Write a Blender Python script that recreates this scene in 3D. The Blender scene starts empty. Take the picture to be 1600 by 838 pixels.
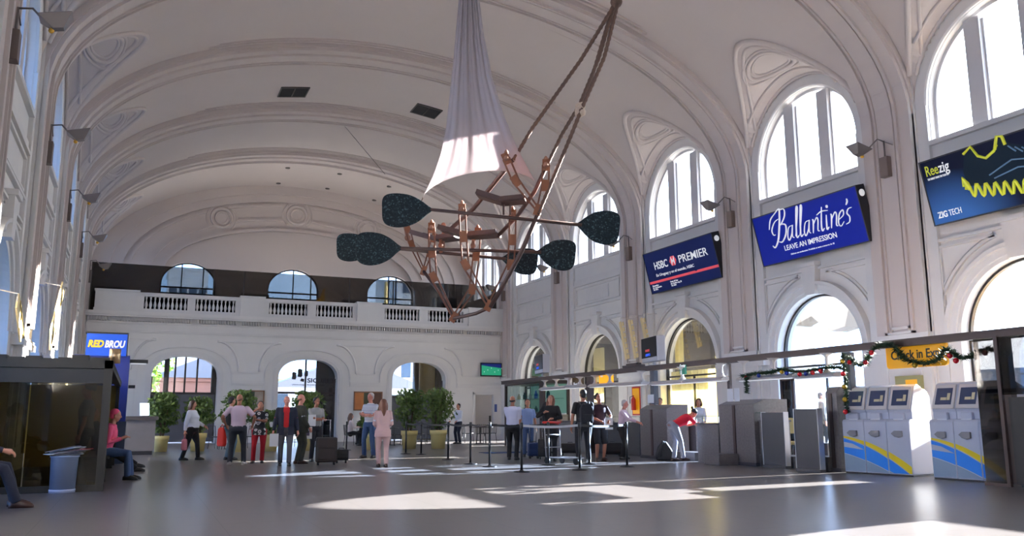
import bpy, math, random
from mathutils import Vector, Matrix, Euler
random.seed(7)
sc = bpy.context.scene
COL = sc.collection
PI = math.pi
# ---------------------------------------------------------------- camera
F_PX, PITCH, YAW, ROLL, CAM_H = 1334.73, math.radians(10.0), math.radians(23.453), math.radians(0.146), 1.1
_fw = Vector((math.sin(YAW)*math.cos(PITCH), math.cos(YAW)*math.cos(PITCH), math.sin(PITCH)))
_rt = Vector((math.cos(YAW), -math.sin(YAW), 0))
_up = _rt.cross(_fw)
R_ = _rt*math.cos(ROLL) - _up*math.sin(ROLL)
U_ = _rt*math.sin(ROLL) + _up*math.cos(ROLL)
cam = bpy.data.cameras.new('camera'); camo = bpy.data.objects.new('camera', cam); COL.objects.link(camo)
camo.matrix_world = Matrix(((R_.x, U_.x, -_fw.x, 0), (R_.y, U_.y, -_fw.y, 0), (R_.z, U_.z, -_fw.z, CAM_H), (0, 0, 0, 1)))
cam.sensor_width = 36; cam.lens = F_PX/1600*36; cam.clip_end = 800; cam.clip_start = 0.05
sc.camera = camo
# ---------------------------------------------------------------- colour management, sky, sun
sc.view_settings.view_transform = 'Standard'; sc.view_settings.look = 'None'
sc.view_settings.gamma = 1; sc.view_settings.use_curve_mapping = False
sc.view_settings.exposure = 0.45
SUN_DIR = Vector((-1.0, -0.09, -0.285)).normalized()      # the way the light travels
SUN_E, SKY_E, GLOW_E = 92.0, 5.4, 8.0
sun = bpy.data.lights.new('sun', 'SUN'); sun.energy = SUN_E; sun.angle = math.radians(0.35); sun.color = (1.0, 0.96, 0.92)
suno = bpy.data.objects.new('sun', sun); COL.objects.link(suno)
suno.rotation_euler = SUN_DIR.to_track_quat('-Z', 'Y').to_euler()
w = bpy.data.worlds.new('sky'); sc.world = w; w.use_nodes = True
nt = w.node_tree; nt.nodes.clear()
N = nt.nodes.new; L = nt.links.new
tc = N('ShaderNodeTexCoord')
dot = N('ShaderNodeVectorMath'); dot.operation = 'DOT_PRODUCT'; dot.inputs[1].default_value = -Vector((SUN_DIR.x, SUN_DIR.y, SUN_DIR.z))
L(tc.outputs['Generated'], dot.inputs[0])
mr = N('ShaderNodeMapRange'); mr.inputs[1].default_value = 0.1; mr.inputs[2].default_value = 1.0; mr.interpolation_type = 'SMOOTHSTEP'
L(dot.outputs['Value'], mr.inputs[0])
sep = N('ShaderNodeSeparateXYZ'); L(tc.outputs['Generated'], sep.inputs[0])
rmp = N('ShaderNodeValToRGB'); L(sep.outputs['Z'], rmp.inputs[0])
e = rmp.color_ramp.elements
e[0].position = 0.0; e[0].color = (0.30, 0.52, 0.90, 1); e[1].position = 0.6; e[1].color = (0.20, 0.40, 0.80, 1)
b1 = N('ShaderNodeBackground'); b1.inputs[1].default_value = SKY_E; L(rmp.outputs[0], b1.inputs[0])
b2 = N('ShaderNodeBackground'); b2.inputs[0].default_value = (1, 0.97, 0.93, 1)
ml = N('ShaderNodeMath'); ml.operation = 'MULTIPLY'; ml.inputs[1].default_value = GLOW_E; L(mr.outputs[0], ml.inputs[0]); L(ml.outputs[0], b2.inputs[1])
ad = N('ShaderNodeAddShader'); L(b1.outputs[0], ad.inputs[0]); L(b2.outputs[0], ad.inputs[1])
wo = N('ShaderNodeOutputWorld'); L(ad.outputs[0], wo.inputs[0])
sc.cycles.max_bounces = 10; sc.cycles.diffuse_bounces = 6; sc.cycles.glossy_bounces = 4
sc.cycles.transparent_max_bounces = 24; sc.cycles.transmission_bounces = 6
sc.cycles.use_denoising = True; sc.cycles.sample_clamp_indirect = 8.0
sc.cycles.caustics_reflective = False; sc.cycles.caustics_refractive = False
# ---------------------------------------------------------------- the hall's measures (metres)
XL, XR, XC = -2.7, 18.1, 7.7           # wall faces, axis of the vault
YF, YE = 42.6, 48.8                    # facade under the balcony, end wall
BAY = 6.517; YC = [12.80 + BAY*k for k in range(-2, 6)]   # bay centres
YP = [YC[0] - BAY/2 + BAY*k for k in range(9)]            # pier centres
Y0 = -3.5                              # wall behind the camera
ZS, VA, VB = 8.85, 10.4, 5.35          # vault: springing, half width, rise

def ray(x, y):
    a, b = x-800, 419-y
    cr, sr = math.cos(ROLL), math.sin(ROLL)
    xx = a*cr + b*sr; yy = -a*sr + b*cr
    return _rt*xx + _up*yy + _fw*F_PX
def pX(x, y, X): d = ray(x, y); t = X/d.x; return Vector((X, t*d.y, CAM_H+t*d.z))
def pY(x, y, Y): d = ray(x, y); t = Y/d.y; return Vector((t*d.x, Y, CAM_H+t*d.z))
def pZ(x, y, Z=0.0): d = ray(x, y); t = (Z-CAM_H)/d.z; return Vector((t*d.x, t*d.y, Z))
def pD(x, y, D): d = ray(x, y); return Vector((0, 0, CAM_H)) + d*(D/F_PX)

# ---------------------------------------------------------------- materials
MATS = {}
def mat(name, col, rough=0.6, metal=0.0, noise=0.0, nscale=4.0, bump=0.0, emit=None, estr=0.0, spec=0.5, transl=0.0, coat=0.0):
    if name in MATS: return MATS[name]
    m = bpy.data.materials.new(name); m.use_nodes = True
    t = m.node_tree; p = t.nodes['Principled BSDF']
    p.inputs['Roughness'].default_value = rough; p.inputs['Metallic'].default_value = metal
    p.inputs['Specular IOR Level'].default_value = spec
    if coat: p.inputs['Coat Weight'].default_value = coat
    c = tuple(col[:3]) + (1,)
    p.inputs['Base Color'].default_value = c
    tcn = t.nodes.new('ShaderNodeTexCoord')
    ns = t.nodes.new('ShaderNodeTexNoise'); ns.inputs['Scale'].default_value = nscale; ns.inputs['Detail'].default_value = 4
    t.links.new(tcn.outputs['Object'], ns.inputs['Vector'])
    if noise > 0:
        mx = t.nodes.new('ShaderNodeMix'); mx.data_type = 'RGBA'
        mx.inputs[6].default_value = tuple(max(0, v*(1-noise)) for v in col[:3]) + (1,)
        mx.inputs[7].default_value = tuple(min(1, v*(1+noise)) for v in col[:3]) + (1,)
        t.links.new(ns.outputs['Fac'], mx.inputs[0]); t.links.new(mx.outputs[2], p.inputs['Base Color'])
    if bump > 0:
        bn = t.nodes.new('ShaderNodeBump'); bn.inputs['Strength'].default_value = bump; bn.inputs['Distance'].default_value = 0.02
        t.links.new(ns.outputs['Fac'], bn.inputs['Height']); t.links.new(bn.outputs[0], p.inputs['Normal'])
    if emit:
        p.inputs['Emission Color'].default_value = tuple(emit[:3]) + (1,); p.inputs['Emission Strength'].default_value = estr
    if transl > 0:
        o = t.nodes['Material Output']; tr = t.nodes.new('ShaderNodeBsdfTranslucent'); tr.inputs[0].default_value = c
        ms = t.nodes.new('ShaderNodeMixShader'); ms.inputs[0].default_value = transl
        t.links.new(p.outputs[0], ms.inputs[1]); t.links.new(tr.outputs[0], ms.inputs[2]); t.links.new(ms.outputs[0], o.inputs[0])
    MATS[name] = m
    return m
def glass(name, col, gloss=0.08, rough=0.02):
    """a thin pane: tinted see-through plus a clear reflection"""
    if name in MATS: return MATS[name]
    m = bpy.data.materials.new(name); m.use_nodes = True
    t = m.node_tree; t.nodes.clear()
    o = t.nodes.new('ShaderNodeOutputMaterial'); a = t.nodes.new('ShaderNodeBsdfTransparent'); a.inputs[0].default_value = tuple(v**0.5 for v in col)+(1,)   # two faces to a pane
    g = t.nodes.new('ShaderNodeBsdfGlossy'); g.inputs['Roughness'].default_value = rough
    lw = t.nodes.new('ShaderNodeLayerWeight'); lw.inputs[0].default_value = 0.35
    mm = t.nodes.new('ShaderNodeMath'); mm.operation = 'MULTIPLY_ADD'; mm.inputs[1].default_value = 0.35; mm.inputs[2].default_value = gloss/2
    t.links.new(lw.outputs['Fresnel'], mm.inputs[0])
    x = t.nodes.new('ShaderNodeMixShader'); t.links.new(mm.outputs[0], x.inputs[0])
    t.links.new(a.outputs[0], x.inputs[1]); t.links.new(g.outputs[0], x.inputs[2]); t.links.new(x.outputs[0], o.inputs[0])
    MATS[name] = m
    return m
def srgb(r, g, b):
    f = lambda v: (v/255/12.92) if v/255 <= 0.04045 else ((v/255+0.055)/1.055)**2.4
    return (f(r), f(g), f(b))

# ---------------------------------------------------------------- mesh builder
class MB:
    def __init__(s): s.v = []; s.f = []; s.m = []; s.sm = []; s.mi = 0; s.smooth = False; s.T = None
    def _add(s, vs, fs, smooth=None):
        b = len(s.v)
        if s.T is not None: vs = [s.T @ Vector(q) for q in vs]
        s.v.extend([tuple(q) for q in vs])
        for f in fs:
            s.f.append(tuple(b+i for i in f)); s.m.append(s.mi); s.sm.append(s.smooth if smooth is None else smooth)
        return s
    def box(s, x0, y0, z0, x1, y1, z1):
        vs = [(x0,y0,z0),(x1,y0,z0),(x1,y1,z0),(x0,y1,z0),(x0,y0,z1),(x1,y0,z1),(x1,y1,z1),(x0,y1,z1)]
        return s._add(vs, [(3,2,1,0),(4,5,6,7),(0,1,5,4),(1,2,6,5),(2,3,7,6),(3,0,4,7)], False)
    def bar(s, p0, p1, w, h=None, up=(0,0,1)):
        """square bar from p0 to p1, w across, h along up"""
        h = w if h is None else h
        p0, p1 = Vector(p0), Vector(p1); d = (p1-p0).normalized(); u = Vector(up)
        a = d.cross(u)
        if a.length < 1e-4: a = d.cross(Vector((1,0,0)))
        a.normalize(); b = a.cross(d).normalized()
        vs = []
        for p in (p0, p1):
            for i, j in ((-1,-1),(1,-1),(1,1),(-1,1)): vs.append(p + a*(i*w/2) + b*(j*h/2))
        return s._add(vs, [(0,1,2,3),(7,6,5,4),(0,4,5,1),(1,5,6,2),(2,6,7,3),(3,7,4,0)], False)
    def cone(s, p0, p1, r0, r1, n=16, caps=True):
        p0, p1 = Vector(p0), Vector(p1); d = (p1-p0).normalized()
        a = d.orthogonal().normalized(); b = d.cross(a)
        vs = []
        for p, r in ((p0, r0), (p1, r1)):
            for i in range(n):
                t = 2*PI*i/n; vs.append(p + a*(math.cos(t)*r) + b*(math.sin(t)*r))
        s._add(vs, [(i, (i+1)%n, n+(i+1)%n, n+i) for i in range(n)], True)
        if caps:
            k = len(s.v)-2*n
            s.f.append(tuple(k+i for i in reversed(range(n)))); s.m.append(s.mi); s.sm.append(False)
            s.f.append(tuple(k+n+i for i in range(n))); s.m.append(s.mi); s.sm.append(False)
        return s
    def ball(s, c, r, n=12, m=8, sc_=(1,1,1), rot=None):
        c = Vector(c); vs = []
        for j in range(m+1):
            t = PI*j/m
            for i in range(n):
                q = Vector((math.sin(t)*math.cos(2*PI*i/n)*r*sc_[0], math.sin(t)*math.sin(2*PI*i/n)*r*sc_[1], math.cos(t)*r*sc_[2]))
                if rot is not None: q = rot @ q
                vs.append(c+q)
        return s._add(vs, [(j*n+i, (j+1)*n+i, (j+1)*n+(i+1)%n, j*n+(i+1)%n) for j in range(m) for i in range(n)], True)
    def lathe(s, prof, c=(0,0,0), n=16, smooth=True):
        vs = []
        for r, z in prof:
            for i in range(n): vs.append((c[0]+r*math.cos(2*PI*i/n), c[1]+r*math.sin(2*PI*i/n), c[2]+z))
        k = len(prof)
        s._add(vs, [(j*n+i, j*n+(i+1)%n, (j+1)*n+(i+1)%n, (j+1)*n+i) for j in range(k-1) for i in range(n)], smooth)
        b = len(s.v)-k*n
        s.f.append(tuple(b+i for i in reversed(range(n)))); s.m.append(s.mi); s.sm.append(False)
        s.f.append(tuple(b+(k-1)*n+i for i in range(n))); s.m.append(s.mi); s.sm.append(False)
        return s
    def tube(s, pts, r, n=8, closed=False, flat=None):
        """round tube through pts; r a number or one per point"""
        pts = [Vector(p) for p in pts]; k = len(pts)
        rr = r if isinstance(r, (list, tuple)) else [r]*k
        vs = []; a = None
        for i, p in enumerate(pts):
            q0 = pts[(i-1) % k] if (closed or i > 0) else p; q1 = pts[(i+1) % k] if (closed or i < k-1) else p
            d = (q1-q0)
            if d.length < 1e-9: d = Vector((0,0,1))
            d.normalize()
            if a is None: a = d.orthogonal().normalized()
            a = (a - d*a.dot(d))
            if a.length < 1e-6: a = d.orthogonal()
            a.normalize(); b = d.cross(a)
            for j in range(n):
                t = 2*PI*j/n; vs.append(p + a*(math.cos(t)*rr[i]) + b*(math.sin(t)*rr[i]))
        fs = [(i*n+j, i*n+(j+1)%n, ((i+1)%k)*n+(j+1)%n, ((i+1)%k)*n+j) for i in range(k if closed else k-1) for j in range(n)]
        if not closed: fs += [tuple(reversed(range(n))), tuple((k-1)*n+j for j in range(n))]
        return s._add(vs, fs, True)
    def prism(s, poly, o, ex, ey, ez, depth):
        """poly (2D) in the frame o, ex, ey, pushed along ez by depth"""
        o, ex, ey, ez = Vector(o), Vector(ex), Vector(ey), Vector(ez); n = len(poly)
        vs = [o + ex*p[0] + ey*p[1] for p in poly] + [o + ex*p[0] + ey*p[1] + ez*depth for p in poly]
        return s._add(vs, [tuple(reversed(range(n))), tuple(range(n, 2*n))] + [(i, (i+1)%n, n+(i+1)%n, n+i) for i in range(n)], False)
    def sweep(s, path, prof, closed=False, smooth=False):
        """path: list of (origin, axis_a, axis_b); prof: (a, b) points of an open or closed section"""
        n = len(prof); k = len(path)
        vs = [Vector(o) + Vector(a)*p[0] + Vector(b)*p[1] for o, a, b in path for p in prof]
        fs = [(i*n+j, i*n+(j+1)%n, ((i+1)%k)*n+(j+1)%n, ((i+1)%k)*n+j) for i in range(k if closed else k-1) for j in range(n)]
        if not closed: fs += [tuple(reversed(range(n))), tuple((k-1)*n+j for j in range(n))]
        return s._add(vs, fs, smooth)
    def grid(s, fn, nu, nv, smooth=True, flip=False):
        vs = [fn(i/nu, j/nv) for j in range(nv+1) for i in range(nu+1)]
        fs = [(j*(nu+1)+i, j*(nu+1)+i+1, (j+1)*(nu+1)+i+1, (j+1)*(nu+1)+i) for j in range(nv) for i in range(nu)]
        if flip: fs = [tuple(reversed(f)) for f in fs]
        return s._add(vs, fs, smooth)
    def build(s, name, mats, parent=None, bevel=0.0, loc=None, kind=None, solid=0.0):
        me = bpy.data.meshes.new(name); me.from_pydata(s.v, [], s.f)
        if not isinstance(mats, (list, tuple)): mats = [mats]
        for q in mats: me.materials.append(q)
        me.polygons.foreach_set('material_index', s.m); me.polygons.foreach_set('use_smooth', s.sm)
        me.update()
        o = bpy.data.objects.new(name, me); COL.objects.link(o)
        if parent is not None: o.parent = parent
        if loc is not None: o.location = loc
        if kind: o['kind'] = kind
        if solid:
            q = o.modifiers.new('solid', 'SOLIDIFY'); q.thickness = abs(solid); q.offset = 0
        if bevel > 0:
            q = o.modifiers.new('bevel', 'BEVEL'); q.width = bevel; q.segments = 2; q.limit_method = 'ANGLE'; q.angle_limit = math.radians(40)
        return o
def thing(name, label, cat, loc=(0,0,0), rz=0.0, group=None):
    o = bpy.data.objects.new(name, None); COL.objects.link(o); o.empty_display_size = 0.2
    o.location = loc; o.rotation_euler = (0, 0, rz); o['label'] = label; o['category'] = cat
    if group: o['group'] = group
    return o
def tag(o, label, cat, group=None, kind=None):
    o['label'] = label; o['category'] = cat
    if group: o['group'] = group
    if kind: o['kind'] = kind
    return o
KIDS = {}
def dup(root, loc=None, rz=None, label=None, group=None):
    def cp(o, par):
        c = o.copy(); COL.objects.link(c)
        if par is not None: c.parent = par
        for ch in o.children: cp(ch, c)
        return c
    r = cp(root, None)
    if loc is not None: r.location = loc
    if rz is not None: r.rotation_euler = (0, 0, rz)
    if label: r['label'] = label
    if group: r['group'] = group
    return r
def plate(name, outer, holes, thick, frame, m, kind='structure', parent=None, bevel=0.0):
    """flat plate with holes: 2D outlines in a frame (4x4), thickness along the frame's z (both ways half)"""
    cu = bpy.data.curves.new(name, 'CURVE'); cu.dimensions = '2D'; cu.fill_mode = 'BOTH'; cu.extrude = thick/2
    for poly in [outer] + holes:
        sp = cu.splines.new('POLY'); sp.points.add(len(poly)-1); sp.use_cyclic_u = True
        for i, q in enumerate(poly): sp.points[i].co = (q[0], q[1], 0, 1)
    t = bpy.data.objects.new(name+'_tmp', cu); COL.objects.link(t)
    dg = bpy.context.evaluated_depsgraph_get()
    me = bpy.data.meshes.new_from_object(t.evaluated_get(dg)); me.name = name
    bpy.data.objects.remove(t); bpy.data.curves.remove(cu)
    me.transform(frame); me.materials.clear(); me.materials.append(m)
    for p in me.polygons: p.use_smooth = False
    o = bpy.data.objects.new(name, me); COL.objects.link(o)
    if kind: o['kind'] = kind
    if parent is not None: o.parent = parent
    return o
def text_mesh(txt, size, m, frame, parent, name='lettering', bold=0.0, depth=0.004, sx=1.0, shear=0.0, align='LEFT', spacing=1.0, fit=None):
    cu = bpy.data.curves.new(name, 'FONT'); cu.body = txt; cu.size = size; cu.extrude = depth; cu.offset = bold; cu.shear = shear
    cu.align_x = align; cu.space_character = spacing; cu.resolution_u = 3
    t = bpy.data.objects.new(name+'_tmp', cu); COL.objects.link(t)
    dg = bpy.context.evaluated_depsgraph_get()
    me = bpy.data.meshes.new_from_object(t.evaluated_get(dg)); me.name = name
    bpy.data.objects.remove(t); bpy.data.curves.remove(cu)
    if fit: sx = fit/max(1e-6, max(v.co.x for v in me.vertices)-min(v.co.x for v in me.vertices))
    me.transform(frame @ Matrix.Diagonal((sx, 1, 1, 1))); me.materials.clear(); me.materials.append(m)
    o = bpy.data.objects.new(name, me); COL.objects.link(o)
    if parent is not None: o.parent = parent
    return o
def frame(o, ex, ey):
    ex, ey = Vector(ex).normalized(), Vector(ey).normalized(); ez = ex.cross(ey)
    return Matrix(((ex.x, ey.x, ez.x, o[0]), (ex.y, ey.y, ez.y, o[1]), (ex.z, ey.z, ez.z, o[2]), (0,0,0,1)))
def arc(cx, cy, r, a0, a1, n, ry=None):
    ry = r if ry is None else ry
    return [(cx + r*math.cos(math.radians(a0+(a1-a0)*i/n)), cy + ry*math.sin(math.radians(a0+(a1-a0)*i/n))) for i in range(n+1)]
def arched(cx, z0, zs, r, ry=None, n=28):
    """outline of a round-headed opening: sill z0, springing zs"""
    return [(cx-r, z0), (cx+r, z0)] + arc(cx, zs, r, 0, 180, n, ry)
def link_trim(cnt=[0]):
    cnt[0] += 1; return 'trim_%d' % cnt[0]
def blob(name, adder, m, voxel, parent=None, smooth_it=4):
    """one continuous skin over overlapping volumes"""
    mb = MB(); adder(mb)
    me = bpy.data.meshes.new(name+'_src'); me.from_pydata(mb.v, [], mb.f)
    o = bpy.data.objects.new(name+'_src', me); COL.objects.link(o)
    r = o.modifiers.new('r', 'REMESH'); r.mode = 'VOXEL'; r.voxel_size = voxel
    if smooth_it:
        s_ = o.modifiers.new('s', 'SMOOTH'); s_.iterations = smooth_it; s_.factor = 0.5
    dg = bpy.context.evaluated_depsgraph_get()
    m2 = bpy.data.meshes.new_from_object(o.evaluated_get(dg)); m2.name = name
    bpy.data.objects.remove(o); bpy.data.meshes.remove(me)
    for p in m2.polygons: p.use_smooth = True
    m2.materials.clear()
    for q in (m if isinstance(m, (list, tuple)) else [m]): m2.materials.append(q)
    o = bpy.data.objects.new(name, m2); COL.objects.link(o)
    if parent is not None: o.parent = parent
    return o
# ================================================================ materials of the setting
PLASTER = mat('plaster', srgb(222, 219, 215), 0.55, noise=0.05, nscale=1.3, bump=0.05)
PLASTER_V = mat('vault_plaster', srgb(198, 187, 182), 0.6, noise=0.04, nscale=0.6)
STONE_T = mat('trim_plaster', srgb(218, 215, 212), 0.5, noise=0.05, nscale=3)
FRAME_D = mat('dark_frame', srgb(38, 32, 32), 0.4)
BLACK = mat('black', (0.012, 0.012, 0.014), 0.5)
GL_CLEAR = glass('clear_glass', (0.93, 0.95, 0.95), 0.03)
GL_BLUE = glass('blue_tinted_glass', (0.50, 0.66, 0.86), 0.05)
GL_SMOKE = glass('smoked_glass', (0.10, 0.093, 0.085), 0.01)
GL_SMOKE2 = glass('smoked_glass_booth', (0.20, 0.17, 0.08), 0.03)
GL_END = glass('end_glass', (0.80, 0.88, 0.92), 0.05)
GL_LOW = glass('arch_glass', (0.80, 0.84, 0.86), 0.06)
WHITEFR = mat('painted_mullion', srgb(196, 194, 196), 0.5)
def floor_material():
    m = bpy.data.materials.new('floor_tiles'); m.use_nodes = True; t = m.node_tree; p = t.nodes['Principled BSDF']
    c = t.nodes.new('ShaderNodeTexCoord'); b = t.nodes.new('ShaderNodeTexBrick'); b.offset = 0.0
    b.inputs['Scale'].default_value = 1.0; b.inputs['Brick Width'].default_value = 0.9; b.inputs['Row Height'].default_value = 0.9
    b.inputs['Mortar Size'].default_value = 0.006; b.inputs['Mortar Smooth'].default_value = 0.3
    b.inputs['Color1'].default_value = srgb(102, 97, 96)+(1,); b.inputs['Color2'].default_value = srgb(104, 99, 98)+(1,)
    b.inputs['Mortar'].default_value = srgb(76, 72, 71)+(1,)
    t.links.new(c.outputs['Object'], b.inputs['Vector'])
    n = t.nodes.new('ShaderNodeTexNoise'); n.inputs['Scale'].default_value = 0.7; n.inputs['Detail'].default_value = 6
    t.links.new(c.outputs['Object'], n.inputs['Vector'])
    mx = t.nodes.new('ShaderNodeMix'); mx.data_type = 'RGBA'; mx.blend_type = 'MULTIPLY'; mx.inputs[0].default_value = 0.04
    t.links.new(b.outputs['Color'], mx.inputs[6]); t.links.new(n.outputs['Fac'], mx.inputs[7]); t.links.new(mx.outputs[2], p.inputs['Base Color'])
    r = t.nodes.new('ShaderNodeMapRange'); r.inputs[3].default_value = 0.27; r.inputs[4].default_value = 0.29
    t.links.new(n.outputs['Fac'], r.inputs[0]); t.links.new(r.outputs[0], p.inputs['Roughness'])
    p.inputs['Specular IOR Level'].default_value = 0.5
    return m
FLOOR = floor_material()
# ---------------------------------------------------------------- floor
mb = MB(); mb.box(XL-0.6, Y0-0.5, -0.3, XR+1.0, 49.5, 0.0); mb.build('floor', FLOOR, kind='structure')
# ---------------------------------------------------------------- side walls with lunette and arch openings
R_UP, Z_SILL, Z_UP = 2.063, 7.99, 8.97
R_LO, Z_LO = 1.71, 2.98
def side_wall(name, X, sgn):
    # frame: u = Y, v = Z, thickness away from the hall
    T = 0.5
    fr = frame((X + sgn*T/2, 0, 0), (0, 1, 0), (0, 0, 1))
    outer = [(Y0-0.5, -0.3), (YE+0.6, -0.3), (YE+0.6, 12.4), (Y0-0.5, 12.4)]
    holes = []
    for yc in YC:
        holes.append(arched(yc, Z_SILL, Z_UP, R_UP))
        if yc < YF: holes.append(arched(yc, 0.02, Z_LO, R_LO))
    plate(name, outer, holes, T, fr, PLASTER)
side_wall('wall_right', XR, 1); side_wall('wall_left', XL, -1)
mb = MB(); mb.box(XL-0.5, Y0-0.5, -0.3, XR+0.5, Y0, 15); mb.build('wall_back', PLASTER, kind='structure')
# ---------------------------------------------------------------- vault: barrel plus a lunette at every window
R_LU = 2.40
def barrel_ok(x, z): return ((x-XC)/VA)**2 + (max(z-ZS, 0)/VB)**2 < 1
def lun_h(d, inw):   # lunette height over Z_UP at distance d from its axis, inw from the wall
    q = d/R_LU
    if q >= 1: return -99
    return (R_LU + 0.34*inw)*math.sqrt(1-q*q)
def lun_ok(x, y, z):
    if x > XR or x < XL: return False
    inw = XR-x if x > XC else x-XL
    if inw > 3.4: return False
    for yc in YC:
        d = abs(y-yc)
        if d < R_LU: return z < Z_UP + lun_h(d, inw)
    return False
def vault_r(th, y, cache={}):
    c, s = math.cos(th), math.sin(th)
    # barrel radius from (XC, ZS)
    rb = 1/math.sqrt((c/VA)**2 + (s/VB)**2)
    near = [yc for yc in YC if abs(y-yc) < R_LU]
    if not near or abs(c) < 0.5: return rb
    lo, hi = rb, 14.0
    k = rb + 0.002
    if not lun_ok(XC+k*c, y, ZS+k*s): return rb
    while k < hi:
        if not lun_ok(XC+k*c, y, ZS+k*s): break
        k += 0.12
    lo = k-0.12; hi = k
    for _ in range(9):
        m_ = (lo+hi)/2
        if lun_ok(XC+m_*c, y, ZS+m_*s): lo = m_
        else: hi = m_
    return max(rb, lo)
def vp(th, y, off=0.0):
    r = vault_r(th, y) - off
    return Vector((XC + r*math.cos(th), y, ZS + r*math.sin(th)))
ths = []
k = 0.0
while k < 180.01:
    ths.append(math.radians(k)); k += 0.75 if (k < 42 or k > 137.5) else 2.5
ys = []
for i, yc in enumerate(YC):
    ys.append(yc-BAY/2)
    for q in range(0, 41):
        ys.append(yc - R_LU*math.cos(PI*q/40)*0.9995)
ys.append(YC[-1]+BAY/2+0.4)
ys = [Y0-0.3] + [y for y in ys if y > Y0]
vv = []
for y in ys:
    for th in ths: vv.append(tuple(vp(th, y)))
n = len(ths)
ff = [(j*n+i, (j+1)*n+i, (j+1)*n+i+1, j*n+i+1) for j in range(len(ys)-1) for i in range(n-1)]
ff = [f for f in ff if not all(abs(vv[i][0]-XR) < 0.03 for i in f) and not all(abs(vv[i][0]-XL) < 0.03 for i in f)]
mb = MB(); mb._add(vv, ff, True); mb.build('ceiling', PLASTER_V, kind='structure')
mb = MB(); mb.box(XL-0.5, Y0-0.5, 14.6, XR+0.5, YE+0.6, 14.9)
for x0, x1 in ((XL-0.5, XL-0.02), (XR+0.02, XR+0.5)): mb.box(x0, Y0-0.5, 12.38, x1, YE+0.6, 14.7)
mb.build('roof', PLASTER, kind='structure')
# ribs across the vault
def arc_strip(mb, y0, y1, drop, th0=3, th1=177, n=72, a=VA, b=VB):
    path = []
    if th0 <= 3:
        path.append((Vector((XR, 0, 3.2)), Vector((-1, 0, 0)), Vector((0, 1, 0)))); th0, th1 = 0.0, 180.0
    for i in range(n+1):
        th = math.radians(th0 + (th1-th0)*i/n); c, s = math.cos(th), math.sin(th)
        r = 1/math.sqrt((c/a)**2 + (s/b)**2); o = Vector((XC + r*c, 0, ZS + r*s))
        nrm = Vector((c/a**2, 0, s/b**2)).normalized()
        path.append((o, -nrm, Vector((0, 1, 0))))
    if th0 == 0.0: path.append((Vector((XL, 0, 3.2)), Vector((1, 0, 0)), Vector((0, 1, 0))))
    mb.sweep(path, [(-0.1, y0), (drop, y0), (drop, y1), (-0.1, y1)], smooth=False)
for yp in YP[1:8]:
    mb = MB()
    arc_strip(mb, yp-0.85, yp+0.85, 0.17)
    arc_strip(mb, yp-0.79, yp+0.79, 0.272)
    for s_ in (-1, 1):
        arc_strip(mb, yp+s_*0.41-0.04, yp+s_*0.41+0.04, 0.35)
        arc_strip(mb, yp+s_*0.28-0.02, yp+s_*0.28+0.02, 0.32)
        arc_strip(mb, yp+s_*1.02-0.04, yp+s_*1.02+0.04, 0.08, 34, 146)
        arc_strip(mb, yp+s_*1.16-0.025, yp+s_*1.16+0.025, 0.06, 36, 144)
    mb.build(link_trim(), PLASTER_V, kind='structure')
# mouldings round every lunette, with an oval boss panel
def thof(x, z): return math.atan2(z-ZS, x-XC)
for yc in YC:
    for side in (1, -1):
        if side == -1 and yc < 10: continue
        mb = MB()
        Xw = XR if side == 1 else XL
        for sc_, r_, up in ((1.03, 0.085, 0.0), (0.955, 0.055, 0.0)):
            pts = []
            for q in range(0, 61):
                ph = math.radians(14 + (152)*q/60)
                y = yc + R_LU*sc_*math.cos(ph)*0.999 if abs(R_LU*sc_*math.cos(ph)) < 9 else yc
                # where the lunette meets the barrel
                d = min(abs(math.cos(ph)), 0.995)*R_LU
                lo, hi = 0.0, 3.3
                for _ in range(16):
                    m_ = (lo+hi)/2; x = Xw - side*m_
                    zl = Z_UP + lun_h(d, m_); u = (x-XC)/VA; zb = ZS + VB*math.sqrt(max(0, 1-u*u))
                    if zl > zb: lo = m_
                    else: hi = m_
                m_ = lo + (0.10 if sc_ > 1 else -0.16)
                x = Xw - side*m_; u = (x-XC)/VA
                if sc_ > 1: z = ZS + VB*math.sqrt(max(0, 1-u*u))
                else: z = Z_UP + lun_h(abs(y-yc), m_)
                pts.append((x, y, z))
            mb.tube(pts, r_, 6)
        # moulding close to the window head
        for inw, r_ in ((0.16, 0.05), (0.50, 0.05)):
            pts = []
            for q in range(0, 41):
                ph = math.radians(8 + 164*q/40); y = yc + R_LU*math.cos(ph)*0.995
                pts.append((Xw - side*inw, y, Z_UP + lun_h(abs(y-yc), inw) - 0.01))
            pts = [p for p in pts if p[2] > ZS + VB*math.sqrt(max(0, 1-((p[0]-XC)/VA)**2)) - 0.02]
            if len(pts) > 3: mb.tube(pts, r_, 6)
        # oval
        for k_, r_ in ((1.0, 0.075), (0.80, 0.045), (1.22, 0.05)):
            pts = []
            for q in range(36):
                a = 2*PI*q/36; y = yc + 0.90*k_*math.cos(a); inw = 1.15 + 0.45*k_*math.sin(a)
                pts.append((Xw - side*inw, y, Z_UP + lun_h(abs(y-yc), inw)))
            mb.tube(pts, r_, 6, closed=True)
        mb.build(link_trim(), PLASTER_V, kind='structure')
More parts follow.
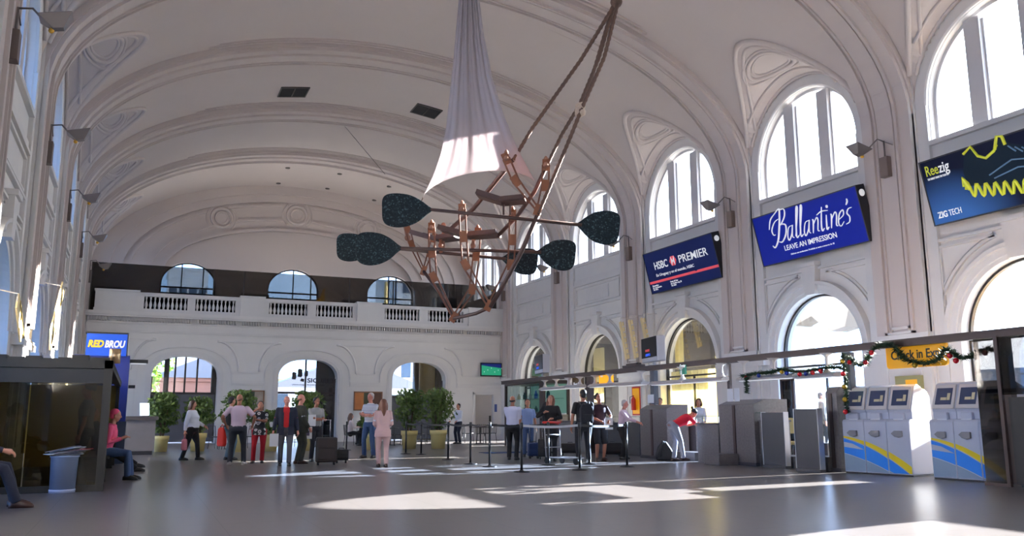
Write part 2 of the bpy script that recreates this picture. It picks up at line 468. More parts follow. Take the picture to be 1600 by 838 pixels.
# ---------------------------------------------------------------- piers, arches, panels on the side walls
def wall_arch_path(yc, zc, r, X, sgn, a0=0, a1=180, n=40):
    out = []
    for i in range(n+1):
        t = math.radians(a0 + (a1-a0)*i/n); d = Vector((0, math.cos(t), math.sin(t)))
        out.append((Vector((X, yc, zc)) + d*r, d, Vector((-sgn, 0, 0))))
    return out
def strip(mb, y0, z0, y1, z1, X, sgn, d=0.04, w_=0.05):
    """rectangular raised frame on the wall"""
    x1 = X - sgn*d; xa, xb = min(X, x1), max(X, x1)
    mb.box(xa, y0, z0, xb, y1, z0+w_); mb.box(xa, y0, z1-w_, xb, y1, z1)
    mb.box(xa, y0, z0+w_, xb, y0+w_, z1-w_); mb.box(xa, y1-w_, z0+w_, xb, y1, z1-w_)
def side_pier(X, sgn, yp):
    mb = MB()
    def bx(hw, z0, z1, d0, d1):
        xa, xb = sorted((X - sgn*d0, X - sgn*d1)); mb.box(xa, yp-hw, z0, xb, yp+hw, z1)
    bx(1.18, 0, Z_UP, -0.01, 0.10); bx(0.86, 0, 9.9, 0.10, 0.17); bx(0.80, 0, 10.0, 0.17, 0.27)
    for hw in (0.70,):
        xf = X - sgn*0.27
        for hz, z0, d_ in ((0.45, 3.2, 0.08), (0.30, 3.33, 0.05)):
            xa, xb = sorted((xf, xf-sgn*d_)); mb.box(xa, yp-hz, z0, xb, yp+hz, z0+0.06)
        strip(mb, yp-0.55, 0.5, yp+0.55, 2.55, xf, sgn, 0.03, 0.05)
    bx(1.24, 0, 0.32, 0.0, 0.33)
    bx(1.22, 2.72, 2.86, 0.0, 0.33); bx(1.2, 2.86, 2.94, 0.0, 0.30)
    mb.build(link_trim(), STONE_T, kind='structure')
def side_bay(X, sgn, yc):
    mb = MB(); nx = Vector((-sgn, 0, 0))
    # archivolt
    mb.sweep(wall_arch_path(yc, Z_LO, 0, X, sgn), [(R_LO, -0.02), (R_LO, 0.04), (R_LO+0.09, 0.05), (R_LO+0.10, 0.10), (R_LO+0.25, 0.11), (R_LO+0.27, 0.19), (R_LO+0.36, 0.20), (R_LO+0.38, -0.02)])
    for s_ in (-1, 1):
        ya, yb = sorted((yc + s_*R_LO, yc + s_*(R_LO+0.37)))
        xa, xb = sorted((X, X - sgn*0.07)); mb.box(xa, ya, 0, xb, yb, Z_LO)
    # outer arc framing the spandrel panels
    for s_ in (-1, 1):
        a0, a1 = (20, 76) if s_ == 1 else (104, 160)
        mb.sweep(wall_arch_path(yc, Z_LO, 0, X, sgn, a0, a1, 20), [(2.32, 0), (2.32, 0.075), (2.39, 0.075), (2.39, 0)])
        mb.sweep(wall_arch_path(yc, Z_LO, 0, X, sgn, a0+1, a1-1, 20), [(2.44, 0), (2.44, 0.05), (2.475, 0.05), (2.475, 0)])
        ye = yc + s_*2.0; xa, xb = sorted((X, X - sgn*0.075))
        ya = yc + s_*0.55; yb = yc + s_*2.10
        y_0, y_1 = sorted((ya, yb)); mb.box(xa, y_0, 5.24, xb, y_1, 5.30)
        y_0, y_1 = sorted((yb-s_*0.05, yb)); mb.box(xa, y_0, 3.78, xb, y_1, 5.24)
    # broad plain band round the window head
    mb.sweep(wall_arch_path(yc, Z_UP, 0, X, sgn, 0, 180, 48), [(R_UP+0.01, -0.02), (R_UP+0.01, 0.07), (R_UP+0.05, 0.10), (2.40, 0.10), (2.46, 0.04), (2.46, -0.02)])
    # keystone
    kx = [(-0.20, 4.66), (0.20, 4.66), (0.30, 5.55), (-0.30, 5.55)]
    mb.prism(kx, (X, yc, 0), (0, 1, 0), (0, 0, 1), nx, 0.20)
    mb.prism([(-0.33, 5.5), (0.33, 5.5), (0.33, 5.62), (-0.33, 5.62)], (X, yc, 0), (0, 1, 0), (0, 0, 1), nx, 0.26)
    # string courses and sunk panel under the window
    xa, xb = sorted((X, X - sgn*0.05))
    for z0, z1, d in ((5.40, 5.46, 0.09), (5.95, 6.02, 0.10), (6.98, 7.06, 0.11), (7.06, 7.30, 0.05)):
        xa, xb = sorted((X, X - sgn*d)); mb.box(xa, yc-2.08, z0, xb, yc+2.08, z1)
    strip(mb, yc-1.95, 6.10, yc+1.95, 6.90, X, sgn, 0.07, 0.06)
    xa, xb = sorted((X, X - sgn*0.035)); mb.box(xa, yc-1.0, 6.22, xb, yc+1.0, 6.76)
    mb.build(link_trim(), STONE_T, kind='structure')
for X, sgn in ((XR, 1), (XL, -1)):
    for yp in YP[1:8]: side_pier(X, sgn, yp)
    for yc in YC[:7]: side_bay(X, sgn, yc)
# ---------------------------------------------------------------- windows of the side walls
def lunette_window(idx, X, sgn, yc, gl):
    xg = X + sgn*0.22
    r = bpy.data.objects.new('window_%d' % idx, None); COL.objects.link(r); r.location = (xg, yc, Z_SILL); r['kind'] = 'structure'
    mb = MB(); k = Z_UP-Z_SILL
    mb.sweep([(Vector((0, 0, k)) + Vector((0, math.cos(t), math.sin(t)))*0, Vector((0, math.cos(t), math.sin(t))), Vector((1, 0, 0))) for t in [PI*i/36 for i in range(37)]], [(R_UP-0.09, -0.05), (R_UP-0.09, 0.05), (R_UP+0.01, 0.05), (R_UP+0.01, -0.05)])
    for s_ in (-1, 1): y0, y1 = sorted((s_*(R_UP-0.09), s_*R_UP)); mb.box(-0.05, y0, 0, 0.05, y1, k)
    mb.box(-0.06, -R_UP, 0, 0.06, R_UP, 0.06)
    for s_ in (-1, 1):   # heavy mullions
        yy = s_*0.72; h = k + math.sqrt(R_UP**2 - 0.95**2)
        xa, xb = sorted((-sgn*0.16, sgn*0.06)); mb.box(xa, yy-0.21, 0, xb, yy+0.21, h-0.03); mb.box(-0.05, yy-0.26, 0, 0.05, yy+0.26, h-0.10)
    mb.build('window_frame', WHITEFR, r)
    poly = [(-R_UP+0.05, 0.03), (R_UP-0.05, 0.03)] + [(math.cos(t)*(R_UP-0.05), k + math.sin(t)*(R_UP-0.05)) for t in [PI*i/36 for i in range(37)]]
    g = MB(); g.prism(poly, (-0.006, 0, 0), (0, 1, 0), (0, 0, 1), (1, 0, 0), 0.012); g.build('window_pane', gl, r)
    s = MB(); x0, x1 = sorted((-sgn*0.34, -sgn*0.02)); s.box(x0, -R_UP-0.02, -0.10, x1, R_UP+0.02, 0.02); s.build('window_sill', STONE_T, r)
wi = 0
for yc in YC:
    wi += 1; lunette_window(wi, XR, 1, yc, GL_CLEAR)
for yc in YC[1:]:
    wi += 1; lunette_window(wi, XL, -1, yc, GL_BLUE)
def arch_window(idx, X, sgn, yc, gl, transom=None):
    xg = X + sgn*0.26
    r = bpy.data.objects.new('window_%d' % idx, None); COL.objects.link(r); r.location = (xg, yc, 0.02); r['kind'] = 'structure'
    mb = MB(); k = Z_LO-0.02
    mb.sweep([(Vector((0, 0, k)), Vector((0, math.cos(t), math.sin(t))), Vector((1, 0, 0))) for t in [PI*i/36 for i in range(37)]], [(R_LO-0.06, -0.05), (R_LO-0.06, 0.05), (R_LO+0.01, 0.05), (R_LO+0.01, -0.05)])
    for s_ in (-1, 1): y0, y1 = sorted((s_*(R_LO-0.06), s_*R_LO)); mb.box(-0.05, y0, 0, 0.05, y1, k)
    mb.box(-0.05, -R_LO, 0, 0.05, R_LO, 0.08)
    if transom: mb.box(-0.04, -R_LO, transom-0.03, 0.04, R_LO, transom+0.03); mb.box(-0.03, -0.025, 0, 0.03, 0.025, transom)
    mb.build('window_frame', FRAME_D, r)
    poly = [(-R_LO+0.03, 0.03), (R_LO-0.03, 0.03)] + [(math.cos(t)*(R_LO-0.03), k + math.sin(t)*(R_LO-0.03)) for t in [PI*i/36 for i in range(37)]]
    g = MB(); g.prism(poly, (-0.006, 0, 0), (0, 1, 0), (0, 0, 1), (1, 0, 0), 0.012); g.build('window_pane', gl, r)
for i, yc in enumerate(YC[:7]):
    wi += 1; arch_window(wi, XR, 1, yc, GL_LOW if i != 3 else glass('blue_door_glass', (0.50, 0.66, 0.90), 0.06), 2.9 if i < 3 else 2.6)
for i, yc in enumerate(YC[:7]):
    wi += 1; arch_window(wi, XL, -1, yc, GL_BLUE, 2.6)
# ---------------------------------------------------------------- facade under the balcony
AX = [1.95, 7.60, 13.25]; AHW, AZ, ARY = 1.43, 3.05, 0.94
def bask(hw, zs, ry, n=30, ex=2.3):
    """basket-handle arch"""
    out = []
    for i in range(n+1):
        t = PI*i/n; c, s = math.cos(t), math.sin(t)
        out.append((hw*math.copysign(abs(c)**(2/ex), c), zs + ry*abs(s)**(2/ex)))
    return out
fr = frame((0, YF+0.3, 0), (1, 0, 0), (0, 0, 1))
outer = [(XL-0.3, -0.3), (XR+0.3, -0.3), (XR+0.3, 5.55), (XL-0.3, 5.55)]
holes = [[(ax-AHW, 0.02), (ax+AHW, 0.02)] + [(ax+x, z) for x, z in bask(AHW, AZ, ARY)] for ax in AX]
holes.append([(16.36, 0.02), (17.36, 0.02), (17.36, 2.35), (16.36, 2.35)])
plate('wall_far', outer, holes, 0.6, fr, PLASTER)
mb = MB()
for ax in AX:
    def ring(o0, o1, d):
        pts_in = [(-AHW-o0, 0.02)] + list(reversed(bask(AHW+o0, AZ, ARY+o0))) + [(AHW+o0, 0.02)]
        pts_out = [(-AHW-o1, 0.02)] + list(reversed(bask(AHW+o1, AZ, ARY+o1))) + [(AHW+o1, 0.02)]
        n = len(pts_in)
        vs = [(ax+p[0], YF-d, p[1]) for p in pts_in] + [(ax+p[0], YF-d, p[1]) for p in pts_out] + [(ax+p[0], YF+0.01, p[1]) for p in pts_in] + [(ax+p[0], YF+0.01, p[1]) for p in pts_out]
        fs = []
        for i in range(n-1): fs += [(i, i+1, n+i+1, n+i), (i, 2*n+i, 2*n+i+1, i+1), (n+i, n+i+1, 3*n+i+1, 3*n+i)]
        mb._add(vs, fs, False)
    ring(0.0, 0.09, 0.03); ring(0.09, 0.20, 0.07); ring(0.20, 0.26, 0.04)
    # raised outer band, only over the arch
    def oband(hw, ry, w_, d, z0=2.95):
        a = list(reversed(bask(hw, AZ, ry))); b = list(reversed(bask(hw+w_, AZ, ry+w_))); n = len(a)
        vs = [(ax+p[0], YF-d, p[1]) for p in a] + [(ax+p[0], YF-d, p[1]) for p in b] + [(ax+p[0], YF+0.01, p[1]) for p in a] + [(ax+p[0], YF+0.01, p[1]) for p in b]
        fs = []
        for i in range(n-1): fs += [(i, i+1, n+i+1, n+i), (i, 2*n+i, 2*n+i+1, i+1), (n+i, n+i+1, 3*n+i+1, 3*n+i)]
        mb._add(vs, fs, False)
    oband(AHW+0.60, ARY+0.42, 0.07, 0.09)
    mb.box(ax-AHW-0.66, YF-0.05, 2.9, ax-AHW-0.60, YF, 3.06); mb.box(ax+AHW+0.60, YF-0.05, 2.9, ax+AHW+0.66, YF, 3.06)
mb.build(link_trim(), STONE_T, kind='structure')
mb = MB()
edges = [XL+0.27] + [v for ax in AX for v in (ax-AHW-0.62, ax+AHW+0.62)] + [XR-0.27]
for a, b in zip(edges[0::2], edges[1::2]):   # imposts and pier panels
    mb.box(a, YF-0.10, 2.78, b, YF, 2.90); mb.box(a, YF-0.06, 2.68, b, YF, 2.78); mb.box(a, YF-0.06, 0, b, YF, 0.30)
    w_ = b-a
    if w_ > 1.8 and b < 15.0:
        mb.box(a+0.05, YF-0.03, 0.3, a+0.10, YF, 2.68); mb.box(b-0.10, YF-0.03, 0.3, b-0.05, YF, 2.68)
        mb.box(a+0.45, YF-0.03, 0.9, a+0.50, YF, 2.45); mb.box(b-0.50, YF-0.03, 0.9, b-0.45, YF, 2.45); mb.box(a+0.45, YF-0.03, 2.45, b-0.45, YF, 2.5)
    elif b < 15: mb.box(a+0.2, YF-0.03, 0.6, a+0.25, YF, 2.5); mb.box(b-0.5, YF-0.03, 0.6, b-0.45, YF, 2.5)
# spandrel panel lines
sp = []
for ax0, ax1 in ((XL+0.3, AX[0]), (AX[0], AX[1]), (AX[1], AX[2]), (AX[2], XR-0.3)):
    l = ax0 + (2.35 if ax0 in AX else 0.1); r = ax1 - (2.35 if ax1 in AX else 1.0)
    l2 = ax0 + (1.35 if ax0 in AX else 0.1); r2 = ax1 - (1.35 if ax1 in AX else 0.9)
    mb.box(l2, YF-0.06, 4.69, r2, YF, 4.75); mb.box(l, YF-0.06, 3.27, r, YF, 3.33)
    for (xa, s_) in ((ax0, 1), (ax1, -1)):
        if xa in AX:
            pts = [(xa + s_*(1.35 + 1.0*math.sin(t)), YF-0.015, 3.33 + 1.40*math.cos(t)**1.0) for t in [PI/2*i/12 for i in range(13)]]
            mb.tube(pts, 0.05, 6)
mb.build(link_trim(), STONE_T, kind='structure')
# entablature and balcony slab
mb = MB()
mb.box(XL, YF, 5.5, XR, YE, 5.95)
def hcourse(z0, z1, d): mb.box(XL+0.02, YF-d, z0, XR-0.02, YF+0.02, z1)
hcourse(5.02, 5.10, 0.05); hcourse(5.10, 5.42, 0.08); hcourse(5.42, 5.50, 0.14)
hcourse(5.50, 5.70, 0.03); hcourse(5.70, 5.78, 0.30); hcourse(5.78, 5.86, 0.36); hcourse(5.86, 5.95, 0.30)
for a, b in ((-2.3, -1.35), (-1.1, 2.05), (2.35, 4.1), (4.35, 5.3), (5.55, 7.55), (7.8, 9.7), (9.95, 13.2), (13.5, 15.6), (15.85, 17.7)):
    x = a
    while x < b: mb.box(x, YF-0.24, 5.53, x+0.055, YF-0.02, 5.69); x += 0.12
mb.build(link_trim(), STONE_T, kind='structure')
# ---------------------------------------------------------------- end wall over the balcony
fr = frame((0, YE+0.3, 0), (1, 0, 0), (0, 0, 1))
EWX = [2.1, 7.68, 13.34]
outer = [(XL-0.3, -0.3), (XR+0.3, -0.3), (XR+0.3, 14.7), (XL-0.3, 14.7)]
holes = [[(ax-1.41, 7.75), (ax+1.41, 7.75)] + [(ax+x, z) for x, z in bask(1.41, 8.3, 1.18, ex=2.0)] for ax in EWX]
holes += [[(ax-1.9, 0.02), (ax+1.9, 0.02), (ax+1.9, 4.6), (ax-1.9, 4.6)] for ax in AX]
plate('wall_end', outer, holes, 0.6, fr, PLASTER_V)
mb = MB()
def eband(a0, b0, a1, b1, d, th0=0, th1=180, n=60):
    vs = []; 
    for a, b in ((a0, b0), (a1, b1)):
        for yy in (YE-d, YE+0.01):
            for i in range(n+1):
                t = math.radians(th0+(th1-th0)*i/n); vs.append((XC+a*math.cos(t), yy, ZS+b*math.sin(t)))
    m_ = n+1; fs = []
    for i in range(n): fs += [(i, i+1, 2*m_+i+1, 2*m_+i), (i, m_+i, m_+i+1, i+1), (2*m_+i, 2*m_+i+1, 3*m_+i+1, 3*m_+i)]
    mb._add(vs, fs, False)
eband(9.55, 4.85, 10.6, 5.5, 0.34); eband(8.9, 4.45, 9.6, 4.9, 0.22)
eband(8.55, 4.12, 8.62, 4.19, 0.20, 14, 68); 
for a_, b_ in ((8.55, 4.19), (7.55, 3.35)):
    for t0, t1 in ((8, 55), (64, 84), (96, 116), (125, 172)): eband(a_, b_, a_+0.12, b_+0.12, 0.24, t0, t1, 24)
eband(6.9, 2.75, 8.9, 4.45, 0.12); eband(6.9, 2.75, 7.05, 2.9, 0.26)
for t in (59.5, 90, 120.5):
    tt = math.radians(t); c_ = Vector((XC+8.05*math.cos(tt), YE-0.12, ZS+3.77*math.sin(tt)))
    for r_, q in ((0.54, 0.09), (0.34, 0.06), (0.78, 0.08)):
        if r_ < 0.7: mb.tube([c_ + Vector((r_*math.cos(a), 0, r_*math.sin(a))) for a in [2*PI*i/28 for i in range(28)]], q, 6, closed=True)
        else:
            for a0 in (-50, 130):
                mb.tube([c_ + Vector((r_*math.cos(math.radians(a0+i*100/12)), 0.04, r_*math.sin(math.radians(a0+i*100/12)))) for i in range(13)], q, 6)
mb.build(link_trim(), PLASTER_V, kind='structure')
for i, ax in enumerate(EWX):
    wi += 1
    r = bpy.data.objects.new('window_%d' % wi, None); COL.objects.link(r); r.location = (ax, YE+0.2, 7.75); r['kind'] = 'structure'
    mb = MB()
    for x in ((-0.35, 0.75) if i == 0 else (0.0, 1.0) if i == 1 else (-0.1, 0.35)): mb.box(x-0.03, -0.04, 0, x+0.03, 0.04, 0.55+1.18*math.sqrt(max(0, 1-(x/1.41)**2)))
    mb.box(-1.41, -0.05, 0.33, 1.41, 0.05, 0.41); mb.box(-1.41, -0.05, 0, 1.41, 0.05, 0.08)
    pts = [(x, 0, z-7.75) for x, z in bask(1.39, 8.3, 1.16, ex=2.0)]
    mb.tube([(1.39, 0, 0)] + pts + [(-1.39, 0, 0)], 0.05, 6)
    mb.build('window_frame', FRAME_D, r)
    g = MB(); g.prism([(-1.39, 0), (1.39, 0)] + [(p[0], p[2]) for p in pts], (0, 0.02, 0), (1, 0, 0), (0, 0, 1), (0, 1, 0), 0.012); g.build('window_pane', GL_END, r)
# ================================================================ outside
PAVE = mat('paving', srgb(150, 148, 142), 0.8, noise=0.1, nscale=2)
mb = MB(); mb.box(XR+1.0, -60, -0.5, 160, 160, -0.05); mb.box(-160, 49.5, -0.5, XR+1.0, 200, -0.05); mb.box(-160, -60, -0.5, XL-0.6, 49.5, -0.05)
mb.build('ground', PAVE, kind='structure')
BW = mat('facade_white', srgb(215, 218, 222), 0.7, noise=0.05, nscale=0.5)
BC = mat('facade_cream', srgb(196, 178, 120), 0.7, noise=0.05, nscale=0.5)
BB = mat('facade_brick', srgb(150, 100, 82), 0.8, noise=0.15, nscale=2)
WG = mat('window_dark', srgb(60, 75, 92), 0.2)
ROOFT = mat('roof_slate', srgb(120, 120, 128), 0.7)
GOLD = mat('gold_paint', srgb(222, 170, 60), 0.35, metal=0.3)
def house(label, x0, y0, x1, y1, h, m, nx, nz, face='y', cat='building', wh=1.2, ww=0.9, roof=None, group=None):
    t = thing('building', label, cat, ((x0+x1)/2, (y0+y1)/2, -0.05), group=group)
    dx, dy = (x1-x0)/2, (y1-y0)/2
    b = MB(); b.box(-dx, -dy, 0, dx, dy, h); b.box(-dx-0.15, -dy-0.15, h, dx+0.15, dy+0.15, h+0.3)
    b.build('wall', m, t)
    for i in range(nx):
        for j in range(nz):
            z = 1.6 + (h-2.4)*(j+0.25)/nz
            q = MB()
            if face == 'y':
                x = -dx + 2*dx*(i+0.5)/nx; q.box(x-ww/2, -dy-0.06, z, x+ww/2, -dy-0.01, z+wh)
            else:
                y = -dy + 2*dy*(i+0.5)/nx; q.box(-dx-0.06, y-ww/2, z, -dx-0.01, y+ww/2, z+wh)
            q.build('window', WG, t)
    if roof:
        q = MB(); q.prism([(-dx-0.3, h+0.3), (dx+0.3, h+0.3), (0, h+0.3+roof)], (0, -dy-0.3, 0), (1, 0, 0), (0, 0, 1), (0, 1, 0), 2*dy+0.6); q.build('roof', ROOFT, t)
    return t
LEAF = mat('leaf_sunlit', srgb(86, 118, 40), 0.6, noise=0.35, nscale=6, transl=0.35)
LEAF2 = mat('leaf_indoor', srgb(92, 116, 54), 0.45, noise=0.4, nscale=9, transl=0.25)
BARK = mat('bark', srgb(84, 68, 52), 0.85, noise=0.2, nscale=8)
def leaves(mb, c, rad, n, size, rnd, sq=(1,1,1)):
    for _ in range(n):
        while True:
            p = Vector((rnd.uniform(-1,1), rnd.uniform(-1,1), rnd.uniform(-1,1)))
            if 0.25 < p.length < 1: break
        p = Vector((p.x*rad*sq[0], p.y*rad*sq[1], p.z*rad*sq[2])) + Vector(c)
        a = Vector((rnd.gauss(0,1), rnd.gauss(0,1), rnd.gauss(0,1)-0.5)).normalized(); b = a.orthogonal().normalized()
        b = (Matrix.Rotation(rnd.uniform(0, 6.28), 3, a) @ b)
        s = size*rnd.uniform(0.7, 1.3)
        mb._add([p-a*s*0.5, p+b*s*0.24, p+a*s*0.5, p-b*s*0.24], [(0,1,2,3)], False)
def tree(label, x, y, h, r, n, seed, group=None):
    rnd = random.Random(seed); t = thing('tree', label, 'tree', (x, y, -0.05), group=group)
    b = MB(); b.tube([(0,0,0), (0.1,0,h*0.3), (0,0.1,h*0.55)], [0.22, 0.17, 0.10], 8)
    for k in range(6):
        a = k*1.05; b.tube([(0.05,0,h*0.35+k*0.1), (math.cos(a)*r*0.4, math.sin(a)*r*0.4, h*0.6), (math.cos(a)*r*0.75, math.sin(a)*r*0.75, h*0.78)], [0.09, 0.05, 0.02], 5)
    b.build('trunk', BARK, t)
    q = MB()
    for k in range(9):
        a = rnd.uniform(0, 6.28); rr = rnd.uniform(0, r*0.55)
        leaves(q, (math.cos(a)*rr, math.sin(a)*rr, h*rnd.uniform(0.45, 0.88)), r*0.55, n//9, 0.34, rnd)
    q.build('foliage', LEAF, t)
tree('leafy green tree just outside the left arch under the balcony', -0.4, 53.0, 6.5, 2.6, 3600, 3)
house('low brick building with a dark block seen through the left arch', 1.0, 75, 9.0, 81, 4.2, BB, 5, 1, roof=1.8)
house('pale yellowish office building beyond the brick building', 8.2, 92, 14, 98, 5.0, BC, 4, 2)
house('white hall with long grey pitched roof seen through the middle arch', 9.0, 66, 21.0, 74, 3.2, BW, 7, 1, roof=2.4)
house('tall white office tower with rows of windows seen through the right arch', 21.4, 76, 31.0, 84, 18.0, BW, 5, 6, wh=1.4, ww=0.9)
house('grey apartment block seen through the right upstairs window', 28.5, 96, 42, 104, 19.0, mat('facade_grey', srgb(175, 178, 182), 0.7), 6, 5)
house('pale distant block on the skyline of the left upstairs window', 2.5, 110, 7, 118, 19.0, BW, 4, 5)
house('low building with a row of square windows beyond the nearest right arch', 62, 24, 72, 60, 4.6, mat('facade_blue_grey', srgb(150, 165, 190), 0.7), 9, 1, face='x', wh=1.4, ww=2.0)
# lamp mast outside the right upstairs window
t = thing('lamp_mast', 'pale tall lamp mast outside the right upstairs window', 'street lamp', (14.3, 53.5, -0.05))
q = MB(); q.cone((0,0,0), (0,0,9.9), 0.16, 0.11, 12); q.build('pole', BC, t)
q = MB(); q.tube([(0,0,9.8), (0.3,0,10.0), (0.8,0,10.0)], 0.05, 6); q.box(0.6, -0.12, 9.92, 1.1, 0.12, 10.02); q.build('lamp_head', FRAME_D, t)
# rooms behind the facade: partitions and the glazing seen through the arches
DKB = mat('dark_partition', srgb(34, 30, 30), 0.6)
GREYP = mat('grey_panel', srgb(74, 76, 84), 0.45, noise=0.08, nscale=2)
OCHRE = mat('ochre_wall', srgb(170, 145, 82), 0.65, noise=0.06, nscale=1)
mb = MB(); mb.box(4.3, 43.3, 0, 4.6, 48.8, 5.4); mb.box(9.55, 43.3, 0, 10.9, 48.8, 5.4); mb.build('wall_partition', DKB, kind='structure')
def arch_glazing(ax, mulls, zt, lower):
    global wi
    wi += 1
    r = bpy.data.objects.new('window_%d' % wi, None); COL.objects.link(r); r.location = (ax, YF+0.5, 0.02); r['kind'] = 'structure'
    b = MB()
    for x in mulls: b.box(x-0.04, -0.04, zt, x+0.04, 0.04, AZ+ARY*math.sqrt(max(0, 1-(x/AHW)**2)))
    b.box(-AHW, -0.05, zt-0.05, AHW, 0.05, zt+0.05)
    b.box(-AHW, -0.04, 0, -AHW+0.05, 0.04, AZ); b.box(AHW-0.05, -0.04, 0, AHW, 0.04, AZ)
    b.build('window_frame', FRAME_D, r)
    if lower:
        b = MB(); b.box(-AHW+0.05, -0.02, 0.05, AHW-0.05, 0.02, zt-0.05); b.build('lower_panel', GREYP, r)
    g = MB(); pts = bask(AHW-0.02, AZ, ARY-0.02)
    g.prism([(-AHW+0.02, zt if lower else 0), (AHW-0.02, zt if lower else 0)] + pts, (0, 0.05, 0), (1, 0, 0), (0, 0, 1), (0, 1, 0), 0.012); g.build('window_pane', GL_LOW, r)
arch_glazing(AX[0], (-0.72, -0.42, 0.02, 0.55, 1.25), 2.28, True)
arch_glazing(AX[1], (-0.05, 0.5), 2.35, False)
arch_glazing(AX[2], (), 2.20, True)
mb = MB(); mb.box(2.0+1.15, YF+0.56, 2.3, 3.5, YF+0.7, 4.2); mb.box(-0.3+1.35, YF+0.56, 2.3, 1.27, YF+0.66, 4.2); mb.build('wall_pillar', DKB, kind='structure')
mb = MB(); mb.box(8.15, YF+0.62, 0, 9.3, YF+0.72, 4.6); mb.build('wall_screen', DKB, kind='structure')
t = thing('round_column', 'round ochre column behind the right arch under the balcony', 'column', (14.5, 45.0, 0))
b = MB(); b.lathe([(0.58, 0), (0.58, 0.3), (0.51, 0.35), (0.51, 5.0), (0.6, 5.1), (0.6, 5.5)], n=36); b.build('shaft', OCHRE, t)
mb = MB(); mb.box(13.60, 44.6, 0, 13.86, 44.9, 5.5); mb.box(14.6, 43.9, 0, 15.9, 44.1, 5.5); mb.build('wall_brown', mat('brown_wall', srgb(72, 58, 38), 0.6), kind='structure')
# lettering on the glass of the middle arch
LB = mat('sign_black', (0.02, 0.02, 0.025), 0.5)
t = thing('window_decal', 'dark logo and lettering stuck on the glass of the middle arch', 'window lettering', (6.9, YF+0.40, 3.1))
b = MB()
for x, z, s_ in ((0.08, 0.10, 0.17), (0.36, 0.24, 0.19), (0.66, 0.22, 0.14)):
    b.prism([(x-s_*0.6, z-s_*1.0), (x+s_*0.35, z-s_*1.1), (x+s_*0.6, z-s_*0.7), (x+s_*0.6, z+s_*0.9), (x-s_*0.3, z+s_*1.1), (x-s_*0.6, z+s_*0.8)], (0,0,0), (1,0,0), (0,0,1), (0,-1,0), 0.01)
b.prism([(0.38, -0.16), (0.55, -0.2), (0.58, -0.06), (0.42, -0.02)], (0,0,0), (1,0,0), (0,0,1), (0,-1,0), 0.01)
b.build('logo', LB, t)
text_mesh('SICUREX', 0.30, LB, frame((0.72, 0, -0.22), (1,0,0), (0,0,1)), t, bold=0.008, sx=1.25)
text_mesh('sistema integral de control de calidad', 0.09, LB, frame((0.0, 0, -0.36), (1,0,0), (0,0,1)), t, bold=0.002, sx=1.2, name='small_lettering')
# covered gallery outside the farther right arches
SOFF = mat('gallery_soffit', srgb(58, 50, 40), 0.7)
CREAM = mat('cream_curtain', srgb(250, 238, 190), 0.7, transl=0.6)
mb = MB(); mb.box(18.7, 25.6, 4.6, 22.0, 42.5, 4.9); mb.box(21.6, 25.6, 3.1, 22.0, 42.5, 4.6); mb.build('ceiling_gallery', SOFF, kind='structure')
mb = MB(); mb.box(18.7, 29.2, 0, 22.0, 29.4, 4.6); mb.box(18.7, 35.6, 0, 22, 35.8, 4.6); mb.box(18.7, 41.8, 0, 22, 42.0, 4.6)
mb.build('wall_gallery', SOFF, kind='structure')
def curtain(label, y0, y1, z0, z1, x, group=None, m=CREAM):
    o = MB()
    n = max(8, int((y1-y0)/0.09))
    o.grid(lambda u, v: (x + 0.035*math.sin(u*n*1.7), y0+(y1-y0)*u, z0+(z1-z0)*v), n*3, 2)
    return tag(o.build('curtain', m, solid=0.004), label, 'curtain', group)
curtain('cream curtain lit from behind in the lower left of the third right arch', YC[4]+0.03, YC[4]+1.66, 0.9, 2.82, XR+0.42)
curtain('cream curtain lit from behind in the lower right of the third right arch', YC[4]-1.66, YC[4]-0.03, 0.9, 2.82, XR+0.42)
curtain('narrow cream curtain hanging down the near side of the third right arch', YC[4]-1.68, YC[4]-1.0, 2.95, 4.30, XR+0.45)
curtain('narrow cream curtain hanging down the far side of the third right arch', YC[4]+1.1, YC[4]+1.7, 2.95, 4.62, XR+0.6)
curtain('cream curtain at the far side of the fourth right arch', YC[5]+0.75, YC[5]+1.7, 1.8, 4.2, XR+0.7)
curtain('cream curtain at the near side of the fourth right arch', YC[5]-0.1, YC[5]+0.4, 2.0, 3.6, XR+1.2)
curtain('cream curtain at the near side of the fifth right arch', YC[6]-1.7, YC[6]-1.1, 1.9, 4.2, XR+0.6)
# things outside the two near arches
mb = MB()
for yc in YC[:2]: mb.box(XR+0.2, yc-1.68, 0.03, XR+0.24, yc+1.68, 2.95)
mb.build('wall_boarding', GREYP, kind='structure')  # unseen boards added to keep the sun off the near floor
t = thing('awning', 'yellow awning strip outside the nearest right arch', 'awning', (20.5, 12.0, 0))
b = MB(); b.box(0, -2.0, 2.05, 1.2, 2.2, 2.5); b.build('canopy', mat('awning_yellow', srgb(250, 200, 40), 0.6, transl=0.3), t)
b = MB(); b.box(0.1, -1.9, -0.05, 0.16, -1.84, 2.05); b.box(0.1, 2.04, -0.05, 0.16, 2.1, 2.05); b.build('post', FRAME_D, t)
t = thing('porch_pier', 'cream stone porch pier outside the second right arch', 'pillar', (21.5, 24.15, -0.05))
b = MB(); b.box(-0.5, -0.5, 0, 0.5, 0.5, 5.6); b.box(-0.6, -0.6, 0, 0.6, 0.6, 0.5); b.build('shaft', mat('porch_stone', srgb(196, 186, 168), 0.7), t)
b = MB(); b.prism([(-4.6, 5.9), (0.6, 5.9), (0.6, 4.3), (-0.5, 4.35), (-1.4, 4.6), (-2.2, 4.0), (-2.9, 4.1), (-3.2, 4.9), (-4.2, 5.5)], (-0.4, 0, 0), (0, 1, 0), (0, 0, 1), (1, 0, 0), 0.8); b.build('arch_spring', mat('porch_brown', srgb(120, 102, 84), 0.7), t)
